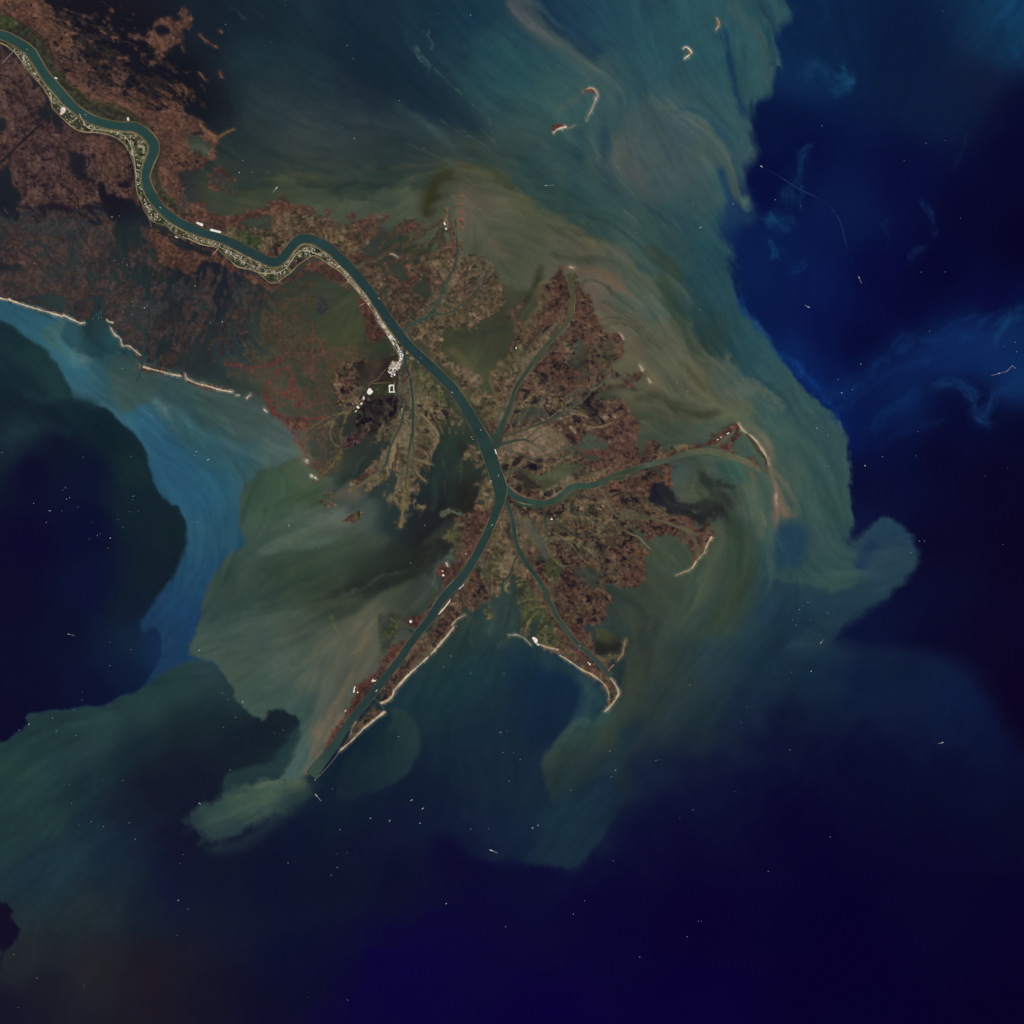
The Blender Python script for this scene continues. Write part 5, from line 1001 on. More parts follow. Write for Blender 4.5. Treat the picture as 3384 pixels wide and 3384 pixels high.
PASSES = [   # (centre line with widths, colour)
 ([(1658,1600,34),(1676,1620,28),(1693,1636,24),(1724,1651,20),(1761,1659,20),(1799,1662,20),(1833,1654,20),(1858,1635,21),(1883,1614,23),(1911,1605,24),(1942,1605,22),(1970,1600,20),(2001,1586,19),(2032,1570,19),(2063,1561,19),(2097,1550,19),(2143,1536,19),(2190,1525,20),(2233,1511,20),(2280,1496,21),(2326,1490,23),(2366,1495,25),(2413,1508,24),(2453,1521,23),(2488,1538,22),(2512,1560,14)], [(1660,1600,42,68,66),(1900,1606,46,72,66),(2060,1560,54,72,62),(2200,1522,66,82,72),(2350,1490,82,92,78),(2500,1550,86,92,78)]),
 ([(1660,1640,16),(1675,1662,14),(1687,1691,14),(1696,1729,15),(1701,1766,14),(1707,1800,14),(1721,1828,14),(1737,1856,15),(1755,1884,15),(1774,1908,16),(1793,1936,16),(1808,1971,16),(1824,2005,16),(1842,2039,16),(1867,2076,16),(1889,2104,16),(1914,2132,16),(1942,2157,16),(1970,2182,16),(1994,2207,17),(2018,2234,22)], [(1690,1700,40,66,64),(2000,2210,48,68,66)]),
 ([(1628,1458,20),(1640,1444,18),(1657,1410,16),(1673,1373,14),(1691,1326,14),(1701,1289,14),(1719,1258,14),(1744,1224,14),(1775,1177,14),(1809,1137,14),(1840,1106,14),(1865,1078,14),(1880,1054,14),(1890,1030,14),(1893,999,14),(1894,974,15),(1890,946,16),(1884,922,18),(1880,905,20)], [(1650,1420,44,68,64),(1720,1258,48,68,62),(1850,1100,60,74,62),(1895,980,72,76,56),(1885,915,70,74,58)]),
 ([(1622,1482,22),(1645,1472,14),(1673,1464,9),(1704,1456,8),(1735,1453,8),(1750,1458,5)], [(1650,1470,44,66,62),(1740,1455,54,66,56)]),
 ([(1652,1444,6),(1697,1432,6),(1735,1419,7),(1766,1407,8),(1803,1394,8),(1834,1378,8),(1860,1372,4)], [(1700,1430,60,70,56),(1830,1380,54,68,62)]),
 ([(1322,1100,9),(1336,1090,9),(1351,1072,8),(1379,1063,8),(1413,1047,9),(1435,1019,8),(1453,985,8),(1466,948,8),(1484,914,8),(1500,886,8),(1509,848,8),(1511,817,8),(1508,780,8),(1500,746,8),(1495,709,8),(1494,675,10),(1498,645,16)], [(1340,1085,44,74,72),(1500,880,46,70,68),(1496,680,72,82,72)]),
 ([(1413,1048,5),(1450,1039,5),(1484,1035,5),(1503,1022,5),(1528,1004,5),(1559,979,5),(1584,951,5),(1602,925,5),(1606,890,4)], [(1420,1046,50,72,68),(1600,930,52,62,60)]),
 ([(1420,1044,3),(1470,1000,3),(1520,965,3),(1560,940,3),(1590,905,3),(1598,860,3)], [(1420,1044,60,66,54),(1590,880,62,68,56)]),
 ([(1338,1152,8),(1337,1174,8),(1341,1211,8),(1353,1242,8),(1359,1280,9),(1364,1317,9),(1365,1357,9),(1365,1398,9),(1362,1436,9),(1354,1475,9),(1349,1506,9),(1347,1547,8),(1342,1590,7),(1340,1620,6)], [(1340,1180,32,54,58),(1360,1350,42,68,66),(1345,1580,66,72,60)]),
 ([(1302,1296,4),(1318,1308,5),(1341,1328,6),(1333,1362,7),(1325,1402,8),(1307,1440,8),(1291,1477,9),(1282,1511,9),(1270,1542,9),(1242,1567,8),(1204,1592,8),(1172,1616,10)], [(1320,1310,44,60,58),(1290,1480,54,72,66),(1180,1610,92,88,76)]),
 ([(1792,1670,8),(1799,1701,8),(1805,1735,7),(1811,1766,6),(1814,1797,6),(1820,1828,5),(1839,1850,4),(1858,1871,4)], [(1795,1680,44,66,60),(1815,1800,62,72,60),(1850,1865,84,84,68)]),
 ([(1965,1606,6),(1988,1621,6),(2004,1648,7),(2016,1679,8),(2035,1701,8),(2057,1712,8),(2097,1713,8),(2149,1714,8),(2199,1726,8),(2242,1742,8),(2289,1760,7)], [(1980,1615,84,90,72),(2060,1712,70,78,66),(2280,1758,86,86,72)]),
 ([(2035,1715,5),(2052,1742,6),(2085,1765,6),(2110,1775,5),(2134,1800,5),(2150,1815,4)], [(2050,1740,56,68,60),(2110,1775,104,100,80)]),
 ([(1697,1640,6),(1712,1665,8),(1740,1671,9),(1780,1677,9),(1800,1672,8)], [(1700,1650,42,66,62),(1790,1675,46,68,62)]),
 ([(1713,1832,4),(1702,1850,5),(1692,1880,6),(1680,1905,6),(1665,1918,8),(1660,1940,9),(1662,1970,10)], [(1700,1850,50,58,52),(1662,1960,42,62,60)]),
 ([(2366,1476,12),(2388,1456,14),(2413,1438,13),(2428,1424,6)], [(2380,1465,84,90,76),(2425,1430,76,84,72)]),
 ([(1576,1866,5),(1592,1885,6),(1606,1912,5),(1616,1945,5),(1625,1975,4)], [(1580,1870,44,62,60),(1620,1960,64,68,56)]),
 ([(1378,2094,7),(1345,2080,8),(1318,2065,7),(1290,2042,5)], [(1375,2092,42,64,64),(1295,2045,74,76,66)]),
 ([(1236,2306,6),(1250,2322,7),(1270,2342,9)], [(1240,2310,44,66,64),(1270,2342,48,68,66)]),
 ([(178,190,4),(150,140,4),(120,105,4),(60,70,4),(0,30,4),(-40,10,4)], [(150,140,44,44,42),(0,30,50,44,42)]),
 ([(178,190,4),(215,220,4),(240,232,4)], [(178,190,48,42,42),(240,232,52,44,42)]),
 ([(-40,560,7),(0,536,7),(60,480,8),(130,415,7)], [(0,536,36,36,40),(130,415,30,29,38)]),
 ([(-20,245,4),(30,255,4),(70,300,4),(92,360,4),(120,395,4)], [(30,255,44,38,42),(120,395,40,34,40)]),
 ([(518,766,4),(555,780,5),(590,792,6),(640,815,8)], [(518,766,30,36,40),(640,815,30,34,44)]),
 ([(185,520,4),(200,560,4),(198,600,4),(235,630,5),(255,655,5),(262,700,5)], [(190,540,44,38,42),(262,700,40,40,42)]),
 ([(492,1010,6),(492,1060,7),(482,1110,7),(470,1180,8),(466,1225,6),(450,1260,5)], [(492,1030,38,52,58),(466,1220,40,64,74)]),
]
LEVEE = [(-60,118),(0,141),(31,158),(62,189),(96,239),(140,286),(168,332),(174,357),(211,394),(242,422),(273,435),(326,439),(373,450),(410,475),(432,512),(444,553),(449,602),(453,634),(466,665),(484,699),(497,724),(516,736),(553,748),(578,773),(593,783),(624,789),(655,804),(686,812),(714,817),(736,839),(764,863),(786,882),(842,894),(873,919),(894,935),
 (916,933),(935,919),(963,898),(984,876),(1012,857),(1034,845),(1059,854),(1099,882),(1124,898),(1161,938),(1199,985),(1230,1025),(1248,1066),(1280,1109),(1311,1159),(1322,1178)]


def offset(line, k, side, extra=0.0):
    """a curve beside a river: side -1 = right bank seen downstream, +1 = left bank; k = fraction of the width"""
    L = np.array(line, float)
    P = spline(L[:, :2], False, 3)
    W = np.interp(np.linspace(0, len(L) - 1, len(P)), np.arange(len(L)), L[:, 2])
    T = np.gradient(P, axis=0)
    T /= np.linalg.norm(T, axis=1)[:, None] + 1e-9
    Nn = np.stack([T[:, 1], -T[:, 0]], 1)
    return P + Nn * (W * k + extra)[:, None] * side


# strip of farms and towns between the west bank and the back levee
WB = offset(RIVER, .5, -1, 3)
WB = WB[(np.arange(len(WB)) < 156)]
STRIP = np.vstack([WB, np.array(LEVEE)[::-1]])
_w = win(STRIP, 20)
_sy, _sx = LAND.crop(_w)
_x, _y = XF[_sy, _sx], YF[_sy, _sx]
_d = up(sdf(STRIP, XH[_w[2]:_w[3], _w[0]:_w[1]], YH[_w[2]:_w[3], _w[0]:_w[1]]))
_best = np.full(_x.shape, 1e12, np.float32)
_s = np.zeros(_x.shape, np.float32)
_acc = 0.0
for _k in range(len(WB) - 1):
    _L = float(np.hypot(*(WB[_k + 1] - WB[_k])))
    _d2, _t = seg_d2(_x, _y, WB[_k], WB[_k + 1])
    _m = _d2 < _best
    _best = np.where(_m, _d2, _best)
    _s = np.where(_m, _acc + _t * _L, _s)
    _acc += _L
_s = _s + 3 * noise(_x, _y, 40, 501)
_plot = np.floor(_s / 8.5).astype(int)
_off = np.sqrt(_best)
_plot2 = _plot * 3 + np.floor(_off / 13 + .5 * (_plot % 2)).astype(int)
_rnd = np.random.RandomState(12)
_pal = np.array([(54,64,44),(46,54,40),(66,74,50),(58,66,44),(96,94,68),(78,80,56),(40,44,38),(110,104,80),(62,70,46),(84,74,56),(50,60,40),(52,58,44)], np.float32)
_c = _pal[_rnd.randint(0, len(_pal), 4000)[_plot2 % 4000]]
_c = .92 * _c * (1 + .16 * N7[_sy, _sx])[..., None]
_ln = np.maximum((np.abs((_s / 8.5) % 1 - .5) >.43), np.abs(_off - 13) < 1.1)
_c = np.where((_ln & (N14[_sy, _sx] > -.05))[..., None], np.array((104,98,76), np.float32), _c)
_sp = (N7[_sy, _sx] + .5 * N4[_sy, _sx] > .68)
_c = np.where(_sp[..., None], np.array((150,142,118), np.float32), _c)
_dens = sstep(1090, 1300, _s) * 0
_a = sstep(-2, 2, _d)[..., None]
LAND.c[_sy, _sx] += (_c - LAND.c[_sy, _sx]) * np.maximum(_a, (COV[_sy, _sx] <= 0)[..., None] * (_d > -6)[..., None])
COV[_sy, _sx] = np.maximum(COV[_sy, _sx], _d + 2)
SAND[_sy, _sx] = np.maximum(SAND[_sy, _sx], sstep(-3, 0, _d))
land([(955,880),(985,855),(1005,850),(1015,865),(985,885),(965,895)], 'dark', cover=False, soft=3, rough=1, wob=1)
land([(885,915),(905,905),(918,915),(910,928),(890,928)], 'green', cover=False, soft=3, rough=1, wob=1)
LAND.area([(455,620),(462,608),(466,612),(464,628)], (66,120,54), soft=3, wob=0)
TOWN = [(1272,1096),(1296,1112),(1306,1118),(1316,1140),(1330,1160),(1337,1168),(1328,1192),(1329,1206),(1312,1225),(1302,1250),(1290,1246),(1281,1226),(1290,1200),(1300,1190),(1318,1196),(1322,1178),(1308,1150),(1288,1124)]
land(TOWN, 'urban', rough=2, wob=2, soft=4)
land([(1232,1018),(1250,1035),(1290,1095),(1306,1118),(1290,1124),(1266,1090),(1236,1038)], 'urban', rough=2, wob=2, soft=4, cover=False)
land([(1090,862),(1140,892),(1190,945),(1240,1020),(1290,1100),(1272,1096),(1225,1020),(1175,955),(1130,905),(1085,872)], 'urban', rough=3, wob=2, soft=5, cover=False, op=.7)
land([(740,815),(800,850),(860,885),(850,895),(780,868),(735,830)], 'urban', rough=3, wob=2, soft=5, cover=False, op=.3)
land([(30,150),(80,180),(130,250),(110,245),(60,190)], 'urban', rough=3, wob=2, soft=5, cover=False, op=.3)

# --- banks, swales and ponds of the central marsh
_G, _T, _D, _O, _R, _V = (58, 68, 58), (116, 102, 80), (33, 29, 34), (80, 80, 56), (92, 58, 50), (84, 82, 74)
for _c, _w, _p in ((_T,9,[(1700,1284),(1682,1338),(1660,1415)]),(_T,14,[(1780,1164),(1736,1207),(1714,1262)]),(_T,9,[(1790,1120),(1823,1088),(1867,1044)]),(_O,22,[(1682,1098),(1660,1164),(1649,1240)]),(_O,18,[(1605,1153),(1616,1240),(1638,1306)]),(_O,16,[(1760,1020),(1740,1060),(1725,1110)]),
   (_D,13,[(1794,1240),(1800,1250),(1790,1262)]),(_D,9,[(1762,1315),(1770,1322),(1780,1318)]),(_D,26,[(1940,1352),(1956,1358),(1966,1372)]),(_D,14,[(1966,1334),(1980,1342),(1996,1350)]),(_D,14,[(1880,1440),(1890,1448),(1898,1462)]),(_D,9,[(1944,1530),(1952,1540)]),(_D,6,[(1834,1028),(1837,1036)]),
   (_D,10,[(1860,1352),(1875,1340),(1890,1335)]),(_D,9,[(1906,1420),(1915,1415)]),(_D,8,[(1990,1440),(2005,1446)]),(_D,8,[(2020,1365),(2040,1352),(2055,1340)]),
   (_G,10,[(1845,1284),(1900,1306),(1932,1284)]),(_G,12,[(1954,1284),(2020,1251),(2085,1240)]),(_G,18,[(1976,1316),(2041,1294),(2107,1284)]),(_G,9,[(1900,1260),(1930,1240),(1955,1225)]),(_G,9,[(2000,1235),(2030,1250),(2060,1250)]),(_V,24,[(1790,1310),(1780,1345),(1760,1380)]),(_V,16,[(1880,1360),(1900,1345),(1915,1320)]),
   (_T,5,[(1649,1453),(1714,1436),(1780,1404),(1834,1382),(1911,1338),(1976,1284),(2020,1240)]),(_G,5,[(1834,1378),(1900,1345),(1960,1300),(2005,1262)]),(_G,6,[(1735,1453),(1758,1464),(1780,1480)]),(_G,5,[(1757,1462),(1780,1445),(1800,1432)]),(_G,6,[(1660,1480),(1747,1513),(1812,1524),(1889,1502),(1932,1480)]),(_T,5,[(1740,1522),(1812,1532),(1889,1510)]),
   (_T,12,[(1886,1412),(1896,1424)]),(_T,10,[(1864,1392),(1872,1398)]),(_T,10,[(1980,1165),(1995,1160)]),(_R,8,[(1976,1262),(2041,1257),(2107,1273)]),(_R,8,[(1932,1186),(1943,1131),(1976,1088)]),(_R,10,[(1900,1480),(1960,1500),(2040,1490)]),(_G,12,[(2010,1130),(2030,1160),(2010,1200)]),(_O,10,[(1960,1150),(1990,1170),(1985,1200)]),
   (_V,22,[(1747,1731),(1769,1785),(1802,1840)]),(_O,6,[(1867,1687),(1932,1698),(1998,1731)]),(_T,4,[(1860,1700),(1930,1712),(1990,1745)]),(_O,6,[(1845,1731),(1932,1763),(2020,1785)]),(_G,5,[(1840,1745),(1930,1775),(2010,1800)]),(_T,4,[(1834,1763),(1911,1796),(1976,1840)]),(_G,5,[(1880,1680),(1960,1720),(2030,1750)]),
   (_D,18,[(1976,1800),(1990,1812),(1985,1826)]),(_D,12,[(1998,1846),(2010,1856)]),(_D,12,[(1930,1762),(1940,1770)]),(_D,10,[(1824,1650),(1832,1658)]),(_D,10,[(2040,1800),(2055,1812)]),(_D,9,[(2080,1830),(2095,1838)]),(_D,10,[(1900,1830),(1912,1822)]),(_D,8,[(1850,1790),(1858,1800)]),(_D,9,[(2060,1770),(2072,1776)]),
   (_D,10,[(1925,1640),(1950,1650)]),(_D,8,[(2050,1660),(2060,1668)]),(_D,7,[(2085,1640),(2090,1650)]),(_D,9,[(1880,1890),(1890,1905)]),(_D,9,[(1900,1930),(1915,1950)]),(_D,12,[(1870,1930),(1890,1950)]),(_O,14,[(1700,1700),(1720,1720),(1740,1710)]),
   (_O,14,[(1480,1780),(1510,1800),(1530,1830)]),(_T,8,[(1500,1740),(1530,1730)]),(_D,9,[(1590,1930),(1600,1940)]),(_D,8,[(1560,1920),(1575,1925)]),(_D,8,[(1440,2085),(1450,2095)]),(_D,7,[(1485,2035),(1495,2045)])):
    LAND.stroke(_p, _w, _c, .78, fray=.45, wob=7, seed=int(_p[0][0]), ends=False)
for _c, _w, _p in (((122,106,80),12,[(1282,1468),(1260,1523),(1238,1577)]),((122,106,80),14,[(1314,1436),(1295,1501),(1282,1566)]),((122,106,80),12,[(1358,1479),(1349,1566),(1342,1612)]),((122,106,80),11,[(1412,1414),(1447,1458),(1439,1492)]),((122,106,80),8,[(1358,1512),(1412,1532),(1423,1547)]),((122,106,80),8,[(1347,1547),(1404,1586),(1412,1601)]),((122,106,80),9,[(1303,1643),(1327,1665),(1371,1654)]),((122,106,80),9,[(1314,1675),(1332,1719),(1323,1746)]),((122,106,80),8,[(1271,1392),(1254,1436),(1260,1468)]),((122,106,80),7,[(1380,1370),(1412,1392),(1423,1419)]),((122,106,80),6,[(1385,1436),(1423,1447),(1451,1479)]),((122,106,80),6,[(1445,1349),(1472,1392),(1494,1436)]),
   ((36,31,35),16,[(1211,1338),(1249,1370),(1273,1329),(1306,1316)]),((36,31,35),16,[(1249,1362),(1238,1414),(1205,1468)]),((36,31,35),9,[(1194,1392),(1184,1447)]),((36,31,35),10,[(1303,1321),(1314,1349),(1298,1381)]),((36,31,35),7,[(1374,1419),(1388,1436),(1412,1431)]),((36,31,35),6,[(1271,1436),(1258,1479),(1249,1523)]),((36,31,35),5,[(1314,1468),(1306,1523),(1298,1566)]),((36,31,35),5,[(1327,1523),(1358,1545),(1382,1577)]),((36,31,35),5,[(1380,1468),(1412,1490),(1425,1523)]),((36,31,35),6,[(1227,1436),(1205,1501),(1162,1545)]),((36,31,35),9,[(1358,1637),(1380,1648),(1374,1670)]),((36,31,35),6,[(1423,1370),(1445,1414),(1456,1447)]),((36,31,35),6,[(1173,1436),(1156,1479),(1129,1523)]),((36,31,35),6,[(1184,1370),(1162,1392),(1140,1436)]),
   ((84,80,56),9,[(1140,1436),(1118,1490),(1091,1534)]),((84,80,56),8,[(1162,1468),(1129,1523),(1096,1566)]),((84,80,56),7,[(1096,1414),(1140,1381),(1194,1359)]),((84,80,56),12,[(1227,1468),(1249,1447),(1271,1419)])):
    LAND.stroke(_p, _w, _c, .75, fray=.4, wob=6, seed=int(_p[0][1]), ends=False)
# --- small creeks that leave the passes and follow the currents through the marsh
_rc = np.random.RandomState(77)


def _dir(x, y):
    i = int(np.clip((x - LO) / (2 * STEP), 0, NH - 1))
    j = int(np.clip((y - LO) / (2 * STEP), 0, NH - 1))
    return float(_TH[j, i])


def creek(x, y, a, n, w, col, bank):
    pts = [(x, y)]
    br = []
    for k in range(n):
        th = _dir(x, y)
        if math.cos(th - a) < 0:
            th += math.pi
        d = math.atan2(math.sin(th - a), math.cos(th - a))
        a += .18 * d + _rc.normal(0, .22)
        x += 6 * math.cos(a)
        y += 6 * math.sin(a)
        pts.append((x, y))
        if k > 3 and _rc.rand() < .10:
            br.append((x, y, a + _rc.choice([-1, 1]) * _rc.uniform(.5, 1.0), int((n - k) * .6)))
    if len(pts) > 3:
        if bank is not None:
            LAND.stroke(pts, (w * 2.6, w * 1.6), bank, .4, wob=0, fray=.4, ends=False)
        LAND.stroke(pts, (w, w * .5), col, .8, wob=0, fray=.25, ends=False)
    for b in br:
        if b[3] > 3 and w > 2.4:
            creek(b[0], b[1], b[2], b[3], w * .75, col, bank)


for _ln, _pl, _n in ((PASSES[0][0], 1, 16), (PASSES[1][0], 1, 15), (PASSES[2][0], 1, 14), (PASSES[4][0], 1, 7), (PASSES[3][0], 1, 4), (PASSES[8][0], 1, 14), (PASSES[9][0], 1, 8), (PASSES[10][0], 1, 7), (PASSES[11][0], 1, 8), (PASSES[5][0], 1, 8), (PASSES[6][0], 1, 6), (RIVER[58:84], 1, 18), (RIVER[42:56], 1, 8)):
    _L = np.array(_ln, float)
    for _q in range(_n):
        _k = _rc.randint(0, len(_L) - 1)
        _f = _rc.rand()
        _x, _y = _L[_k, :2] * (1 - _f) + _L[_k + 1, :2] * _f
        _t = math.atan2(*(_L[_k + 1, :2] - _L[_k, :2])[::-1])
        creek(_x, _y, _t + _rc.choice([-1, 1]) * _rc.uniform(.6, 1.3), _rc.randint(8, 26), _rc.uniform(3.0, 5.6), tuple(np.array((54, 66, 58)) + _rc.randint(-6, 8)), (118, 102, 78))
for _q in range(60):                             # creeks of the north-west and western marsh
    _x, _y = (_rc.uniform(150, 700), _rc.uniform(60, 560)) if _q < 24 else (_rc.uniform(0, 460), _rc.uniform(180, 700)) if _q < 44 else (_rc.uniform(0, 420), _rc.uniform(760, 1000))
    creek(_x, _y, _rc.uniform(0, 6.28), _rc.randint(8, 24), _rc.uniform(2.6, 4.4), (44, 37, 39), None)
_turb = sstep(14, 70, SEA.c[..., 1])
# eddies: the plume edges are drawn out into filaments along the current
_px, _py = up(-_DY), up(_DX)
_n = np.sqrt(_px ** 2 + _py ** 2) + 1e-6
_calm = 1 - .65 * sstep(-1000, -700, -XF) * sstep(950, 1150, YF)
_dp = _calm * np.clip(6.5 * STREAK + 3.0 * FILA, -20, 20) * (.45 + .55 * _turb) / _n
_da = _calm * (3.2 * NFINE + 2.5 * N7) * (.5 + .5 * _turb) / _n
_sx2 = np.clip((XF + _px * _dp + _py * _da - LO) / STEP, 0, NX - 1.01)
_sy2 = np.clip((YF + _py * _dp - _px * _da - LO) / STEP, 0, NX - 1.01)
_i, _j = _sx2.astype(np.int32), _sy2.astype(np.int32)
_u, _v = (_sx2 - _i)[..., None], (_sy2 - _j)[..., None]
SEA.c = (SEA.c[_j, _i] * (1 - _u) + SEA.c[_j, _i + 1] * _u) * (1 - _v) + (SEA.c[_j + 1, _i] * (1 - _u) + SEA.c[_j + 1, _i + 1] * _u) * _v
for k, (p, w, c, o) in enumerate(SWIRLS):
    SEA.stroke(p, w * .6, c, o * .6, fray=.5, seed=810 + k, wob=4)
for k, (p, w, c, o) in enumerate([([(2535,1500),(2552,1560),(2562,1620),(2570,1690),(2560,1745)],9,(126,102,84),.7),([(2452,1425),(2495,1455),(2530,1500)],8,(122,106,84),.5),([(2550,1540),(2590,1600),(2625,1665)],7,(112,100,80),.4),
   ([(2380,1560),(2440,1590),(2480,1660),(2490,1740)],5,(84,92,78),.5),([(2330,1540),(2360,1590),(2420,1640),(2460,1720)],6,(84,90,76),.5),([(1930,420),(1990,520),(2060,610),(2170,690),(2290,790)],6,(84,96,90),.4),([(2120,330),(2210,372),(2310,420),(2390,500),(2440,620)],6,(90,98,88),.45),
   ([(1730,40),(1820,130),(1930,200),(2030,270),(2090,380)],8,(88,96,94),.4),([(1330,470),(1430,510),(1520,550)],5,(76,84,78),.4),([(2150,1010),(2230,1120),(2310,1240)],8,(94,96,78),.4),([(2100,1290),(2190,1330),(2290,1350),(2400,1350)],6,(94,98,78),.4)]):
    SEA.stroke(p, w, c, o, fray=.5, seed=850 + k, wob=5)
_turb = sstep(14, 70, SEA.c[..., 1])
_f = (.02 * FILA + .034 * STREAK + .03 * STREAK2) * (.25 + .75 * _turb)
SEA.c *= 1 + _f[..., None] * np.array((1.35, 1.0, .75), np.float32)
SEA.c *= 1 + .018 * NFINE[..., None] * np.array((1, 1, 1), np.float32)
SEA.c = np.clip(SEA.c, 0, 255)
_g = (COV > -2)[..., None] * (.03 * np.clip(STREAK, -2, 2))[..., None]
LAND.c *= 1 + _g
# shallow margins: drowned marsh shows through the water, silt lies over the marsh edge
_known = (LAND.c.sum(-1) > 5)
_soft = _known * sstep(-9, .5, COV + 2.5 * NFINE) * (1 - .4 * SAND)
_a = (.42 * _soft)[..., None]
SEA.c += (LAND.c - SEA.c) * _a
_b = ((COV > -3) * (1 - sstep(-1, 7, COV + 3 * N14)) * (1 - SAND) * .55)[..., None]
LAND.c += (SEA.c - LAND.c) * _b
# ================================================================= from survey to meshes
def to_albedo(rgb):
    """measured top-of-air colour (0..255) -> reflectance of the surface"""
    c = np.clip(np.asarray(rgb, np.float32) / 255.0, 0, 1)
    lin = np.where(c <= 0.04045, c / 12.92, ((c + 0.055) / 1.055) ** 2.4)
    return np.clip((lin - .0008) / np.array(LIGHT, np.float32), 0, 0.85)


def wxy(x, y):
    return (x - MID) * U, (MID - y) * U


def prop(o, label=None, cat=None, group=None, kind=None):
    if label:
        o["label"] = label
    if cat:
        o["category"] = cat
    if group:
        o["group"] = group
    if kind:
        o["kind"] = kind
    return o


def raw_mesh(name, co, quads, cols=None, smooth=True):
    me = bpy.data.meshes.new(name)
    n, f = len(co), len(quads)
    k = quads.shape[1]
    me.vertices.add(n)
    me.vertices.foreach_set("co", np.ascontiguousarray(co, np.float32).ravel())
    me.loops.add(f * k)
    me.loops.foreach_set("vertex_index", np.ascontiguousarray(quads, np.int32).ravel())
    me.polygons.add(f)
    me.polygons.foreach_set("loop_start", np.arange(0, f * k, k, dtype=np.int32))
    me.polygons.foreach_set("loop_total", np.full(f, k, np.int32))
    me.polygons.foreach_set("use_smooth", np.full(f, smooth, bool))
    if cols is not None:
        at = me.color_attributes.new("ground", 'FLOAT_COLOR', 'POINT')
        rgba = np.ones((n, 4), np.float32)
        rgba[:, :3] = cols
        at.data.foreach_set("color", rgba.ravel())
    me.update()
    return me


def obj(name, me, mats, parent=None):
    o = bpy.data.objects.new(name, me)
    for m in (mats if isinstance(mats, (list, tuple)) else [mats]):
        if me is not None and len(me.materials) < 8 and m.name not in [x.name for x in me.materials]:
            me.materials.append(m)
    COL.objects.link(o)
    if parent:
        o.parent = parent
    return o


# ----------------------------------------------------------------- materials
def ground_material(name, amp, scale, rough=0.8, spec=0.05):
    m = bpy.data.materials.new(name)
    m.use_nodes = True
    nt = m.node_tree
    b = nt.nodes["Principled BSDF"]
    b.inputs["Roughness"].default_value = rough
    b.inputs["Specular IOR Level"].default_value = spec
    a = nt.nodes.new("ShaderNodeVertexColor")
    a.layer_name = "ground"
    tc = nt.nodes.new("ShaderNodeTexCoord")
    n1 = nt.nodes.new("ShaderNodeTexNoise")
    n1.inputs["Scale"].default_value = scale
    n1.inputs["Detail"].default_value = 4.0
    n1.inputs["Roughness"].default_value = 0.65
    mr = nt.nodes.new("ShaderNodeMapRange")
    mr.inputs["From Min"].default_value = 0.25
    mr.inputs["From Max"].default_value = 0.75
    mr.inputs["To Min"].default_value = 1 - amp
    mr.inputs["To Max"].default_value = 1 + amp
    mx = nt.nodes.new("ShaderNodeVectorMath")
    mx.operation = 'SCALE'
    nt.links.new(tc.outputs["Object"], n1.inputs["Vector"])
    nt.links.new(n1.outputs[0], mr.inputs["Value"])
    nt.links.new(a.outputs["Color"], mx.inputs[0])
    nt.links.new(mr.outputs[0], mx.inputs["Scale"])
    nt.links.new(mx.outputs[0], b.inputs["Base Color"])
    return m


def paint_material(name, rgb, amp=0.12, scale=6.0, rough=0.6, spec=0.2):
    m = bpy.data.materials.new(name)
    m.use_nodes = True
    nt = m.node_tree
    b = nt.nodes["Principled BSDF"]
    b.inputs["Roughness"].default_value = rough
    b.inputs["Specular IOR Level"].default_value = spec
    n1 = nt.nodes.new("ShaderNodeTexNoise")
    n1.inputs["Scale"].default_value = scale
    n1.inputs["Detail"].default_value = 3.0
    tc = nt.nodes.new("ShaderNodeTexCoord")
    cr = nt.nodes.new("ShaderNodeValToRGB")
    cr.color_ramp.elements[0].position = 0.3
    cr.color_ramp.elements[1].position = 0.7
    cr.color_ramp.elements[0].color = tuple(c * (1 - amp) for c in rgb) + (1,)
    cr.color_ramp.elements[1].color = tuple(min(c * (1 + amp), .85) for c in rgb) + (1,)
    nt.links.new(tc.outputs["Object"], n1.inputs["Vector"])
    nt.links.new(n1.outputs[0], cr.inputs[0])
    nt.links.new(cr.outputs[0], b.inputs["Base Color"])
    return m


M_SEA = ground_material("silty_water", 0.09, 0.7, 0.55, 0.01)
M_LAND = ground_material("marsh_ground", 0.16, 1.1, 0.9, 0.02)
M_RIVER = ground_material("river_water", 0.05, 0.5, 0.5, 0.01)
M_EARTH = ground_material("earthwork", 0.14, 1.4, 0.9, 0.02)

# ----------------------------------------------------------------- the sea: one sheet out to the horizon
far = np.array([40, 110, 250, 600, 1500, 4000, 12000, 40000, 90000], float)
gx = np.concatenate([LO - far[::-1], AH, HI + (AH[-1] - HI) + far])
ix = np.clip(np.arange(len(gx)) - len(far), 0, NH - 1)
n = len(gx)
SX, SY = np.meshgrid(gx, gx)
wx_, wy_ = wxy(SX, SY)
co = np.stack([wx_, wy_, np.zeros_like(wx_)], -1).reshape(-1, 3)
k = np.arange(n * n).reshape(n, n)
quads = np.stack([k[:-1, :-1], k[1:, :-1], k[1:, 1:], k[:-1, 1:]], -1).reshape(-1, 4)
sea_col = SEA.c[::2, ::2][np.ix_(ix, ix)].reshape(-1, 3)
prop(obj("sea", raw_mesh("sea", co, quads, to_albedo(sea_col)), M_SEA), kind="structure")

